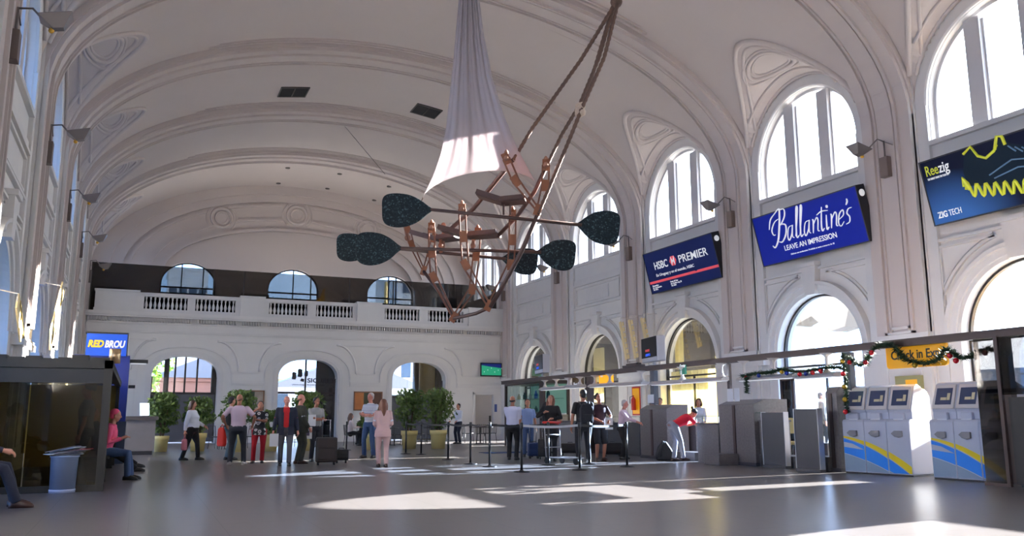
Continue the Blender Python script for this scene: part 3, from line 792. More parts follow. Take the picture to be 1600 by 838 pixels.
t = thing('porch_pier', 'grey porch pillar outside the near side of the second right arch', 'pillar', (20.2, 18.9, -0.05))
b = MB(); b.box(-0.12, -0.28, 0, 0.12, 0.28, 5.2); b.build('shaft', mat('porch_grey', srgb(120, 118, 116), 0.7), t)
# ================================================================ balcony
RAILM = mat('balustrade_stone', srgb(212, 210, 208), 0.5, noise=0.04, nscale=3)
t = thing('balustrade', 'white stone balustrade along the balcony edge above the three arches', 'balustrade', (0, YF, 5.95))
b = MB()
segs = [(-2.06, -0.25), (4.23, 5.33), (9.87, 11.1), (15.86, 17.83)]
for a, c in segs:
    b = MB(); b.box(a, -0.28, 0, c, 0.14, 0.90); b.box(a-0.04, -0.32, 0.90, c+0.04, 0.18, 0.98); b.box(a-0.03, -0.30, 0, c+0.03, 0.16, 0.12); b.build('pedestal', RAILM, t)
gaps = [(-0.25, 4.23), (5.33, 9.87), (11.1, 15.86)]
for a, c in gaps:
    b = MB(); b.box(a, -0.22, 0.74, c, 0.10, 0.90); b.box(a, -0.25, 0.84, c, 0.13, 0.90); b.build('top_rail', RAILM, t)
    b = MB(); b.box(a, -0.20, 0, c, 0.08, 0.16); b.build('bottom_rail', RAILM, t)
prof = [(0.05, 0), (0.05, 0.04), (0.035, 0.06), (0.06, 0.14), (0.068, 0.20), (0.055, 0.27), (0.028, 0.38), (0.024, 0.44), (0.042, 0.47), (0.036, 0.52), (0.05, 0.55), (0.05, 0.58)]
for a, c in ((-0.02, 1.85), (2.2, 4.0), (5.56, 7.4), (7.82, 9.66), (11.31, 13.15), (13.62, 15.58)):
    for q in range(10):
        o = MB(); o.lathe(prof, (a + (c-a)*(q+0.5)/10, -0.06, 0.16), 10); o.build('baluster', RAILM, t)
for a, c in ((-0.25, -0.02), (1.85, 2.2), (4.0, 4.23), (5.33, 5.56), (7.4, 7.82), (9.66, 9.87), (11.1, 11.31), (13.15, 13.62), (15.58, 15.86)):
    b = MB(); b.box(a, -0.19, 0.16, c, 0.07, 0.74); b.build('block', RAILM, t)
t = thing('glass_screen', 'tall smoked glass screen standing behind the balcony balustrade', 'screen', (0, YF+0.45, 5.95))
xs = [-2.3, 3.0, 4.4, 9.6, 11.9, 14.9, 17.7]
for a, c in zip(xs[:-1], xs[1:]):
    b = MB(); b.box(a+0.02, -0.008, 0.05, c-0.02, 0.008, 2.30); b.build('pane', GL_SMOKE, t)
for x in xs: b = MB(); b.box(x-0.025, -0.03, 0.06, x+0.025, 0.03, 2.3); b.build('post', FRAME_D, t)
b = MB(); b.box(-2.3, -0.03, 0, 17.7, 0.03, 0.06); b.build('bottom_channel', FRAME_D, t)
b = MB(); b.box(-2.3, 0.01, 0.06, 17.7, 0.03, 0.92); b.build('kick_panel', DKB, t)  # dark sheet added so the gaps between the balusters look black
# furniture upstairs behind the smoked glass
DK = mat('dark_furniture', srgb(30, 27, 26), 0.5)
def cabinet(label, x, y, w_, d_, h, m=DK, shelves=2):
    t = thing('cabinet', label, 'cabinet', (x, y, 5.95)); b = MB()
    b.box(-w_/2, -d_/2, 0.05, w_/2, d_/2, h-0.03); b.box(-w_/2-0.02, -d_/2-0.02, h-0.03, w_/2+0.02, d_/2+0.02, h); b.box(-w_/2+0.04, -d_/2+0.04, 0, w_/2-0.04, d_/2-0.04, 0.05); b.build('body', m, t)
    for k in range(shelves):
        z = 0.1 + (h-0.2)*k/shelves; q = MB(); q.box(-w_/2+0.04, -d_/2-0.02, z, w_/2-0.04, -d_/2, z+(h-0.2)/shelves-0.03); q.build('door', m, t)
    return t
cabinet('low dark cabinet at the left end of the balcony', -1.6, 44.6, 1.3, 0.5, 1.35)
cabinet('dark cabinet between the left and middle upstairs windows', 5.2, 45.5, 1.4, 0.5, 1.5, DK, 3)
cabinet('tall dark cabinet beside the right upstairs window', 15.9, 46.5, 1.3, 0.6, 2.0, DK, 3)
cabinet('ochre cupboard at the right end of the balcony', 14.7, 45.6, 0.5, 0.4, 1.35, OCHRE)
cabinet('dark cabinet before the left of the right upstairs window', 10.6, 46.5, 1.2, 0.5, 1.6)
def table(label, x, y, z, w_, d_, h, m):
    t = thing('table', label, 'table', (x, y, z)); b = MB(); b.box(-w_/2, -d_/2, h-0.04, w_/2, d_/2, h); b.build('tabletop', m, t)
    for i in (-1, 1):
        for j in (-1, 1): q = MB(); q.cone((i*(w_/2-0.06), j*(d_/2-0.06), 0), (i*(w_/2-0.05), j*(d_/2-0.05), h-0.04), 0.02, 0.025, 8); q.build('leg', m, t)
    return t
table('long dark table behind the smoked glass on the balcony', 3.4, 45.0, 5.95, 1.9, 0.8, 1.0, DK)
t = thing('gilded_ornament', 'gold upright ornament standing on the balcony before the middle window', 'ornament', (8.6, 45.2, 5.95))
b = MB(); b.box(-0.22, -0.12, 0, 0.22, 0.12, 1.1); b.build('plinth', DK, t)
b = MB(); b.prism([(-0.2, 1.1), (0.16, 1.1), (0.14, 1.8), (0.2, 2.05), (0.02, 1.9), (-0.1, 1.5)], (0, -0.04, 0), (1,0,0), (0,0,1), (0,1,0), 0.08); b.ball((-0.15, 0, 1.35), 0.12); b.build('figure', GOLD, t)
# ================================================================ ceiling: vents, rose, little lights
VENT = mat('vent_black', (0.01, 0.01, 0.012), 0.7)
def onvault(x, y): u = (x-XC)/VA; z = ZS + VB*math.sqrt(1-u*u); n_ = Vector((u/VA, 0, (z-ZS)/VB**2)).normalized(); return Vector((x, y, z)), n_
for x, lab in ((4.9, 'left of the two black louvred vents in the vault'), (10.45, 'right of the two black louvred vents in the vault')):
    p, n_ = onvault(x, 33.2)
    t = bpy.data.objects.new('ceiling_vent', None); COL.objects.link(t); tag(t, lab, 'vent', 'ceiling vents')
    ex = Vector((n_.z, 0, -n_.x)); t.matrix_world = Matrix(((ex.x, 0, -n_.x, p.x), (0, -1, 0, p.y), (ex.z, 0, -n_.z, p.z), (0,0,0,1)))
    b = MB(); b.box(-0.56, -0.55, -0.02, 0.56, -0.48, 0.05); b.box(-0.56, 0.48, -0.02, 0.56, 0.55, 0.05)
    for x_ in (-0.56, -0.02, 0.52): b.box(x_, -0.48, -0.02, x_+0.04, 0.48, 0.05)
    b.build('frame', mat('vent_frame', srgb(70, 62, 58), 0.5), t)
    b = MB(); b.box(-0.54, -0.5, -0.05, 0.54, 0.5, 0.0)
    b.build('backing', VENT, t)
    b = MB()
    for k in range(12): b.bar((-0.52, -0.44+k*0.08, 0.02), (0.52, -0.44+k*0.08, 0.02), 0.05, 0.008, up=(0, 0.5, 1))
    b.build('slat', VENT, t)
t = thing('ceiling_rose', 'round plaster ceiling rose with a long thin hanging wire', 'ceiling rose', (7.61, 36.4, ZS+VB-0.02))
b = MB(); b.lathe([(0.08, -0.16), (0.20, -0.12), (0.26, -0.07), (0.32, -0.06), (0.34, 0.0)], n=24); b.build('rose', PLASTER_V, t)
b = MB(); b.tube([(0,0,-0.14), (0.9, -4.0, -3.4)], 0.012, 5); b.build('wire', mat('wire', srgb(90, 84, 80), 0.4), t)
k = 0
for x in (6.45, 9.2, 11.95):
    for y in (44.55, 47.8):
        p, n_ = onvault(x, y)
        t = thing('downlight', ('small dark recessed light in the vault over the balcony, ' + ('front' if y < 46 else 'back') + ' row, ' + ('left', 'middle', 'right')[int((x-6)/2.5)]), 'ceiling light', (p.x, p.y, p.z-0.03), group='downlights over the balcony')
        b = MB(); b.lathe([(0.05, -0.03), (0.10, -0.02), (0.13, 0.0), (0.13, 0.05)], n=16); b.build('ring', mat('ring_metal', srgb(80, 74, 70), 0.4), t)
        b = MB(); b.lathe([(0.0, -0.02), (0.09, -0.018), (0.09, 0.03)], n=16); b.build('lens', VENT, t)
# ================================================================ flood lights on the piers
FL_M = mat('lamp_metal', srgb(128, 120, 118), 0.4, metal=0.6)
FL_B = mat('lamp_box', srgb(112, 98, 92), 0.5)
def flood(yp, side, z, label):
    t = thing('floodlight', label, 'floodlight', ((XR-0.27) if side > 0 else (XL+0.27), yp, z), 0 if side > 0 else PI, 'uplights on the wall piers')
    b = MB(); b.box(-0.16, -0.13, -0.60, 0.0, 0.13, -0.05); b.build('ballast_box', FL_B, t, bevel=0.01)
    b = MB(); b.tube([(-0.08, 0, -0.05), (-0.08, 0, 0.40)], 0.025, 6); b.tube([(-0.08, 0.0, 0.38), (-0.3, 0.0, 0.42), (-0.62, 0.22, 0.02)], 0.02, 6); b.tube([(-0.08, 0, 0.38), (-0.10, -0.30, 0.2)], 0.015, 6)
    b.build('arm', FL_M, t)
    h = MB(); o = Vector((-0.72, 0.26, 0.12))
    top = [Vector((-0.26, -0.21, 0.10)), Vector((0.26, -0.21, 0.10)), Vector((0.26, 0.21, 0.10)), Vector((-0.26, 0.21, 0.10))]
    bot = [Vector((-0.08, -0.08, -0.12)), Vector((0.08, -0.08, -0.12)), Vector((0.08, 0.08, -0.12)), Vector((-0.08, 0.08, -0.12))]
    rt = Matrix.Rotation(math.radians(14), 3, 'Y')
    vs = [o + rt @ q for q in top+bot]; h._add(vs, [(4,5,6,7), (0,4,7,3), (1,2,6,5), (0,1,5,4), (3,7,6,2)], False); h.build('reflector', FL_M, t, solid=0.015)
    h = MB(); h._add([o + rt @ (q*0.94) for q in top], [(0,1,2,3)]); h.build('lens', glass('lamp_glass', (0.6, 0.6, 0.62), 0.15), t, solid=0.008)
    h = MB(); h.ball(o + Vector((0.08, -0.03, -0.15)), 0.05, 8, 6); h.build('socket', GOLD, t)
names_r = {2: 'nearest', 3: 'second', 4: 'third', 5: 'fourth', 6: 'fifth'}
for i, nm in names_r.items(): flood(YP[i+1], 1, 7.95, 'grey uplight on a bent arm, right wall, %s pier from the camera' % nm)
for i, nm in names_r.items():
    if i >= 2: flood(YP[i+1], -1, 7.75, 'grey uplight on a bent arm, left wall, %s pier from the camera' % nm)
# small speaker on the left wall
t = thing('wall_speaker', 'small grey box speaker on the left wall panel', 'speaker', (XL+0.02, 22.1, 5.56))
b = MB(); b.box(0, -0.16, -0.2, 0.22, 0.16, 0.2); b.build('case', mat('spk_case', srgb(120, 112, 104), 0.5), t, bevel=0.015); b = MB(); b.box(0.22, -0.13, -0.17, 0.235, 0.13, 0.17); b.build('grille', mat('spk_grille', srgb(70, 66, 64), 0.6), t)
# ================================================================ the boat sculpture hanging from the vault
WOOD = mat('orange_wood', srgb(108, 62, 42), 0.6, noise=0.25, nscale=7)
WOODD = mat('dark_wood', srgb(72, 48, 42), 0.5, noise=0.25, nscale=6)
BLOCK = mat('block_wood', srgb(128, 70, 34), 0.45, noise=0.15, nscale=9)
ROPE = mat('rope', srgb(96, 74, 64), 0.85, noise=0.35, nscale=30)
BONE = mat('pale_finial', srgb(150, 104, 82), 0.6, noise=0.1, nscale=10)
def mosaic():
    m = bpy.data.materials.new('blade_mosaic'); m.use_nodes = True; t = m.node_tree; p = t.nodes['Principled BSDF']
    c = t.nodes.new('ShaderNodeTexCoord'); v = t.nodes.new('ShaderNodeTexVoronoi'); v.inputs['Scale'].default_value = 34
    t.links.new(c.outputs['Object'], v.inputs['Vector'])
    sp_ = t.nodes.new('ShaderNodeSeparateColor'); t.links.new(v.outputs['Color'], sp_.inputs[0])
    r = t.nodes.new('ShaderNodeValToRGB'); t.links.new(sp_.outputs[0], r.inputs[0])
    e = r.color_ramp.elements; e[0].color = (0.008, 0.012, 0.016, 1); e[1].color = (0.055, 0.10, 0.115, 1); e[1].position = 0.93
    a = e.new(0.55); a.color = (0.012, 0.02, 0.026, 1); a = e.new(0.85); a.color = (0.02, 0.034, 0.042, 1)
    t.links.new(r.outputs[0], p.inputs['Base Color']); p.inputs['Roughness'].default_value = 0.6; p.inputs['Specular IOR Level'].default_value = 0.15
    return m
MOS = mosaic()
ORG = pD(740, 400, 20.8)
boat = thing('boat_sculpture', 'hanging wooden boat skeleton of jointed V frames, planks and ropes', 'sculpture', ORG)
def bp(x, y, D): return pD(x, y, D) - ORG
VIEWN = _fw.copy()
def rib_frame(pts, D, tops, w_=0.052, gap=0.075):
    P_ = [bp(x, y, D) for x, y in pts]
    b = MB()
    n = len(P_)
    offs = []
    for i, p in enumerate(P_):
        d0 = (P_[i]-P_[i-1]).normalized() if i > 0 else None; d1 = (P_[i+1]-P_[i]).normalized() if i < n-1 else None
        d = ((d0 or d1) + (d1 or d0)).normalized(); offs.append(d.cross(VIEWN).normalized())
    for s_ in (-1, 1):
        q = [P_[i] + offs[i]*(s_*gap) for i in range(n)]
        for a, c in zip(q[:-1], q[1:]): b.bar(a, c, w_*0.75, w_*1.3, up=VIEWN)
    b.build('rails', WOOD, None).parent = boat
    for a, c in zip(P_[:-1], P_[1:]):
        L_ = (c-a).length; k = max(1, int(L_/0.75))
        for j in range(k+1):
            if j == k and c is not P_[-1]: continue
            q = a + (c-a)*(j/k); d = (c-a).normalized(); blk = MB(); blk.bar(q-d*0.13, q+d*0.13, gap*2+0.015, 0.07, up=VIEWN); blk.build('joint_block', BLOCK, boat)
    for ti in tops:
        p = P_[ti]; f = MB(); f.lathe([(0.05, -0.06), (0.075, -0.02), (0.06, 0.05), (0.03, 0.08), (0.05, 0.12), (0.052, 0.16), (0.025, 0.20), (0.0, 0.22)], p, 10); f.build('finial', BONE, boat)
rib_frame([(674.4, 356), (675, 395), (677.5, 433), (709.4, 496), (738, 452), (744, 400), (746.5, 364)], 21.6, (0, 6))
rib_frame([(722, 327), (724, 370), (727.5, 414), (764, 478), (798, 414), (800.5, 375), (801, 336)], 20.2, (0, 6))
rib_frame([(637, 357), (643.5, 383), (662, 423), (672, 395), (678, 372)], 23.2, (), 0.045, 0.06)
rib_frame([(791, 248), (806, 283), (840.5, 328), (852, 290), (853, 258)], 19.4, (0, 4))
def yoke(x0, y0, x1, y1, D0, D1, dip=0.12):
    a, c = bp(x0, y0, D0), bp(x1, y1, D1); m_ = (a+c)/2 - Vector((0,0,dip)); d = (c-a).normalized(); sd = d.cross(Vector((0,0,1))).normalized()
    b = MB()
    for p, q in ((a, m_), (m_, c)): b.bar(p, q, 0.42, 0.08)
    for s_ in (-1, 1):
        for p, q in ((a, m_), (m_, c)): b.bar(p+sd*s_*0.24+Vector((0,0,0.03)), q+sd*s_*0.24+Vector((0,0,0.03)), 0.05, 0.11)
    b.build('plank', WOODD, boat)
yoke(651, 366, 720, 371, 22.6, 21.6); yoke(689, 359, 779, 367, 21.0, 20.6); yoke(747, 305, 822, 313, 19.9, 19.7)
b = MB(); 
for x in (787, 797): b.tube([bp(x, 312, 19.8), bp(x, 336, 19.8)], 0.022, 6)
b.build('strut', WOODD, boat)
b = MB(); b.tube([bp(662, 424, 23.2), bp(694, 467, 22.4), bp(709, 498, 21.6), bp(744, 490, 20.8), bp(764, 481, 20.2)], 0.045, 8); b.build('keel', WOODD, boat)
# small standing posts between the frames
for x0, y0, x1, y1, D in ((693, 352, 692, 392, 22.0), (740, 373, 738, 395, 20.9), (688, 372, 689, 395, 21.8)):
    p0, p1 = bp(x0, y0, D), bp(x1, y1, D); b = MB(); b.tube([p1, p0], [0.05, 0.04], 8); b.ball(p0, 0.07, 8, 6); b.ball((p0+p1)/2, 0.07, 8, 6); b.build('post', BONE, boat)
p0, p1, p2 = bp(633, 352, 23.4), bp(637, 372, 23.4), bp(645, 390, 23.2)
b = MB(); b.tube([p0, p1, p2], [0.06, 0.05, 0.03], 8); b.ball(p1, 0.09, 8, 6); b.build('carved_prow', BONE, boat)
def rope(pts, r, name='rope', m=ROPE):
    P_ = [bp(x, y, D) for x, y, D in pts]
    out = []
    for a, c in zip(P_[:-1], P_[1:]):
        k = max(2, int((c-a).length/0.06))
        for j in range(k): out.append(a + (c-a)*(j/k))
    out.append(P_[-1])
    b = MB(); b.tube(out, [r*(1 + 0.14*((i % 2)*2-1)) for i in range(len(out))], 7); b.build(name, m, boat)
rope([(963, 3, 19.6), (908, 93, 19.8), (832, 200, 20.0), (802, 250, 20.0)], 0.045)
rope([(961, 4, 19.7), (936, 90, 19.7), (905, 165, 19.7), (878, 210, 19.6), (853, 262, 19.4)], 0.042)
rope([(965, 6, 19.4), (944, 90, 19.4), (908, 172, 19.4), (893, 210, 19.4), (866, 275, 19.4), (842, 332, 19.4)], 0.045)
rope([(958, 8, 19.9), (925, 120, 19.9), (905, 180, 19.7)], 0.04)
b = MB(); b.tube([bp(802, 250, 20.0), bp(775, 283, 20.4), bp(740, 326, 21.0), bp(700, 362, 21.8)], 0.055, 8); b.build('spar', WOODD, boat)
b = MB(); b.tube([bp(853, 262, 19.4), bp(835, 300, 19.7), bp(808, 338, 20.2), bp(778, 369, 20.6)], 0.05, 8); b.build('spar', WOODD, boat)
b = MB(); b.tube([bp(842, 332, 19.4), bp(815, 393, 19.8), bp(790, 440, 20.0), bp(766, 480, 20.2)], 0.055, 8); b.build('spar', WOODD, boat)
b = MB(); q = bp(908, 172, 19.5)
for k in range(7): b.ball(q + Vector((random.uniform(-.08,.08), random.uniform(-.08,.08), random.uniform(-.1,.1))), 0.09, 8, 6)
b.build('knot', mat('pale_rope', srgb(200, 180, 160), 0.8, noise=0.2, nscale=20), boat)
ap = bp(963, 3, 19.6); wp = ap+ORG; zc = ZS + VB*math.sqrt(1-((wp.x-XC)/VA)**2)
b = MB(); b.ball(ap, 0.14, 10, 8); b.tube([ap, Vector((ap.x, ap.y, zc-ORG.z-0.02))], 0.03, 6); b.build('hanging_cable', ROPE, boat)
# oars
def oar(L_, R_2, Ds, lab, tilt=0.0, sc_=1.0):
    (lx0, lx1, ly, lh), (rx0, rx1, ry, rh) = L_, R_2
    dl, dr = Ds
    c = (pD(lx1, ly, dl) + pD(rx0, ry, dr))/2
    t = thing('oar', lab, 'oar', c, group='mosaic bladed oars of the boat sculpture')
    a, e_ = pD(lx1, ly, dl)-c, pD(rx0, ry, dr)-c
    b = MB(); b.tube([a - (e_-a).normalized()*0.12, e_ + (e_-a).normalized()*0.12], 0.042, 8); b.build('shaft', WOODD, t)
    prof = [(0.0, 0.0), (0.10, 0.15), (0.25, 0.34), (0.45, 0.50), (0.70, 0.56), (0.90, 0.52), (0.99, 0.36), (1.0, 0.0), (0.985, -0.34), (0.90, -0.52), (0.72, -0.60), (0.50, -0.56), (0.28, -0.40), (0.12, -0.18)]
    for tip, end, y1, h, D in ((lx1, lx0, ly, lh, dl), (rx0, rx1, ry+ (6 if sc_ else 0), rh, dr)):
        o = pD(tip, y1 if tip == lx1 else ry, D)-c; q = pD(end, y1, D)-c; ex = (q-o); W_ = ex.length; ex = ex/W_
        ez = VIEWN.copy(); ey = ex.cross(ez).normalized();
        if ey.z < 0: ey = -ey
        H_ = h/F_PX*D
        # smooth outline
        pr_ = []
        n = len(prof)
        for i in range(n):
            p0_, p1_, p2_, p3_ = (Vector(prof[(i+k) % n]) for k in (-1, 0, 1, 2))
            for s_ in (0, .25, .5, .75):
                if i == n-1 and s_ > 0 or (i == 0 and s_ == 0) : pass
                v = 0.5*((2*p1_) + (p2_-p0_)*s_ + (2*p0_-5*p1_+4*p2_-p3_)*s_*s_ + (3*p1_-p0_-3*p2_+p3_)*s_**3); pr_.append((v.x*W_, v.y*H_))
        b = MB(); b.prism(pr_, o - ez*0.03, ex, ey, ez, 0.06); b.build('blade', MOS, t, bevel=0.015)
    return t
oar((597, 676, 328, 46), (901, 968, 351, 46), (19.9, 19.3), 'upper oar with dark mosaic blades, longest of the three')
oar((556, 628, 388, 45), (838, 899, 394, 42), (21.3, 20.4), 'middle oar with dark mosaic blades, its left blade over another')
oar((526, 590, 386, 38), (783, 840, 404, 36), (22.6, 21.4), 'lowest and farthest oar with dark mosaic blades')
# sail
SAIL = mat('sailcloth', srgb(206, 198, 200), 0.85, noise=0.03, nscale=2, transl=0.42)
def lerp_tab(tab, y):
    for (y0, x0), (y1, x1) in zip(tab[:-1], tab[1:]):
        if y <= y1: return x0 + (x1-x0)*(y-y0)/(y1-y0)
    return tab[-1][1]
LE = [(-190, 729), (-60, 721), (0, 717), (100, 708), (200, 697), (240, 689), (270, 679), (290, 670), (309, 661)]
RE = [(-190, 735), (-60, 742), (0, 749), (60, 757), (120, 769), (180, 787), (230, 807), (262, 824), (288, 838)]
SORG = pD(745, 200, 20.0)
def sailf(u, v):
    yl = -190 + (309+190)*v; yr = -190 + (288+190)*v
    xl, xr = lerp_tab(LE, yl), lerp_tab(RE, yr)
    x = xl + (xr-xl)*u
    sag = (4*u*(1-u))**0.6*30*max(0, (v-0.55)/0.45)**1.6
    y = yl + (yr-yl)*u - sag
    D = 20.0 + 0.035*math.sin(u*31)*(1.2-v) + 0.035*math.sin(u*58+v*2)*(1.1-v) + 0.05*math.sin(u*9+v*3)*v + 0.25*(u*(1-u))*v
    return pD(x, y, D) - SORG
b = MB(); b.grid(sailf, 90, 60)
t = thing('hanging_sail', 'tall tapering off-white cloth sail hanging over the boat sculpture', 'sail', SORG)
b.build('cloth', SAIL, t, solid=0.012)
b = MB(); p = sailf(0.5, 0); pw = p+SORG; zc = ZS + VB*math.sqrt(1-((pw.x-XC)/VA)**2); b.tube([p, (p.x, p.y, zc-SORG.z-0.02)], 0.03, 6); b.build('hanging_line', ROPE, t)
b = MB(); b.tube([sailf(0, 1), bp(640, 352, 22.6)+ORG-SORG], 0.015, 5); b.build('tie_rope', ROPE, t)
# ================================================================ wall signs
NAVY = mat('panel_navy', srgb(16, 30, 84), 0.45, emit=srgb(16, 30, 84), estr=0.2, spec=0.15)
BLUE = mat('panel_blue', srgb(6, 26, 138), 0.45, emit=srgb(6, 30, 140), estr=0.25, spec=0.15)
BLACKP = mat('panel_black', (0.01, 0.014, 0.03), 0.3)
CASE = mat('case_dark', srgb(28, 28, 34), 0.4)
LWHITE = mat('letter_white', (0.8, 0.8, 0.82), 0.4, emit=(0.8, 0.82, 0.85), estr=0.35)
LRED = mat('letter_red', srgb(225, 80, 90), 0.4, emit=srgb(225, 80, 90), estr=0.3)
LYEL = mat('letter_yellow', srgb(205, 212, 60), 0.4, emit=srgb(205, 212, 60), estr=0.15)
def signbox(name, label, cat, pts, Xp, thick, panel):
    """pts: the four corners of the face in the photograph, as seen on the plane in front of the wall (tilted forward)"""
    tl, tr, br, bl = pts   # (x, y, X)
    P_ = [pX(*q) for q in (tl, tr, br, bl)]
    # true rectangle from the mean edges
    cen = sum(P_, Vector())/4
    ex = ((P_[1]-P_[0]) + (P_[2]-P_[3])); ex.z = 0; ex.normalize()
    ey = ((P_[0]-P_[3]) + (P_[1]-P_[2])); ey = (ey - ex*ey.dot(ex)).normalized()
    ez = ex.cross(ey)
    w_ = ((P_[1]-P_[0]).length + (P_[2]-P_[3]).length)/2; h = ((P_[0]-P_[3]).length + (P_[1]-P_[2]).length)/2
    t = bpy.data.objects.new(name, None); COL.objects.link(t); tag(t, label, cat)
    t.matrix_world = Matrix(((ex.x, ey.x, ez.x, cen.x), (ex.y, ey.y, ez.y, cen.y), (ex.z, ey.z, ez.z, cen.z), (0,0,0,1)))
    b = MB(); b.box(-w_/2, -h/2, -thick, w_/2, h/2, -0.01)
    for x0, y0, x1, y1 in ((-w_/2-0.03, -h/2-0.03, w_/2+0.03, -h/2), (-w_/2-0.03, h/2, w_/2+0.03, h/2+0.03), (-w_/2-0.03, -h/2, -w_/2, h/2), (w_/2, -h/2, w_/2+0.03, h/2)): b.box(x0, y0, -thick, x1, y1, 0.015)
    b.build('case', CASE, t)
    b = MB(); b.box(-w_/2, -h/2, -0.01, w_/2, h/2, 0.0); b.build('panel', panel, t)
    b = MB(); b.cone((w_/2+0.03, h/2-0.2, -thick*0.5), (w_/2+0.04, h/2-0.2, -thick*0.5), 0.10, 0.10, 16); b.build('badge', LWHITE, t)
    return t, w_, h
ID = Matrix.Identity(4)
def TM(x, y, z=0.004): return Matrix.Translation((x, y, z))
# bank sign, third bay
t, W_, H_ = signbox('advertising_sign', 'navy lightbox sign with a red and white hexagon and a red stripe', 'advertising sign', ((1010.5, 398, 17.45), (1117, 365, 17.45), (1122, 433, 17.8), (1014, 459, 17.8)), 17.6, 0.30, NAVY)
text_mesh('HSBC', 0.52*H_/2.0, LWHITE, TM(-W_*0.375, H_*0.06), t, bold=0.006, fit=W_*0.205, name='lettering')
text_mesh('PREMIER', 0.52*H_/2.0, LWHITE, TM(-W_*0.005, H_*0.06), t, bold=0.003, fit=W_*0.40, name='lettering')
b = MB(); cx, cy, s_ = -W_*0.083, H_*0.155, H_*0.115
b.prism([(-s_*1.25, 0), (-s_*0.6, s_), (s_*0.6, s_), (s_*1.25, 0), (s_*0.6, -s_), (-s_*0.6, -s_)], (cx, cy, 0), (1,0,0), (0,1,0), (0,0,1), 0.006); b.build('emblem', LRED, t)
b = MB(); b.prism([(-s_*0.6, s_), (0, 0), (-s_*0.6, -s_)], (cx, cy, 0.007), (1,0,0), (0,1,0), (0,0,1), 0.003); b.prism([(s_*0.6, -s_), (0, 0), (s_*0.6, s_)], (cx, cy, 0.007), (1,0,0), (0,1,0), (0,0,1), 0.003); b.build('emblem_white', LWHITE, t)
text_mesh('En Uruguay y en el mundo, HSBC', 0.20*H_/2.0, LWHITE, TM(-W_*0.375, -H_*0.12), t, bold=0.001, fit=W_*0.56, name='small_lettering')
b = MB(); b.prism([(-W_/2, -H_*0.27), (-W_/2, -H_*0.21), (W_*0.18, -H_*0.21), (W_*0.2, -H_*0.235), (W_*0.22, -H_*0.21), (W_/2, -H_*0.21), (W_/2, -H_*0.27)], (0,0,0), (1,0,0), (0,1,0), (0,0,1), 0.006); b.build('red_stripe', LRED, t)
for j, (x, tx) in enumerate(((-0.47, ('Montevideo', 'Dr. Luis Bonavita', 'Tel. 2915'))  , (-0.19, ('Punta del Este', 'Av. Gorlero esq. 28', 'Tel. 4244')))):
    for k, l_ in enumerate(tx): text_mesh(l_, 0.085, LWHITE, TM(W_*x, -H_*(0.34+0.05*k)), t, bold=0.001, name='small_lettering')
# whisky sign, second bay
t, W_, H_ = signbox('advertising_sign', 'royal blue lightbox sign with white script lettering, middle of the three big signs', 'advertising sign', ((1182, 341.5, 17.40), (1343, 291, 17.40), (1351, 378, 17.75), (1187.5, 415.5, 17.75)), 17.6, 0.30, BLUE)
def script(mb, strokes, ox, oy, s, r):
    for st in strokes:
        pts = [Vector((ox + x*s, oy + y*s, 0.012)) for x, y in st['p']]
        out = []; n = len(pts)
        for i in range(n-1):
            p0, p1, p2, p3 = pts[max(0, i-1)], pts[i], pts[i+1], pts[min(n-1, i+2)]
            for k in range(5):
                q = k/5; out.append(0.5*((2*p1) + (p2-p0)*q + (2*p0-5*p1+4*p2-p3)*q*q + (3*p1-p0-3*p2+p3)*q**3))
        out.append(pts[-1]); wv = st.get('w', 1.0)
        m_ = len(out); mb.tube([Vector((p.x, p.y, 0.01)) for p in out], [r*wv*(0.45+0.55*math.sin(PI*min(1, max(0, (i+1)/(m_+1))))) for i in range(m_)], 6)
A_ = lambda x, *p, w=1.0: dict(p=[(x+a+b*0.33, b) for a, b in p], w=w)
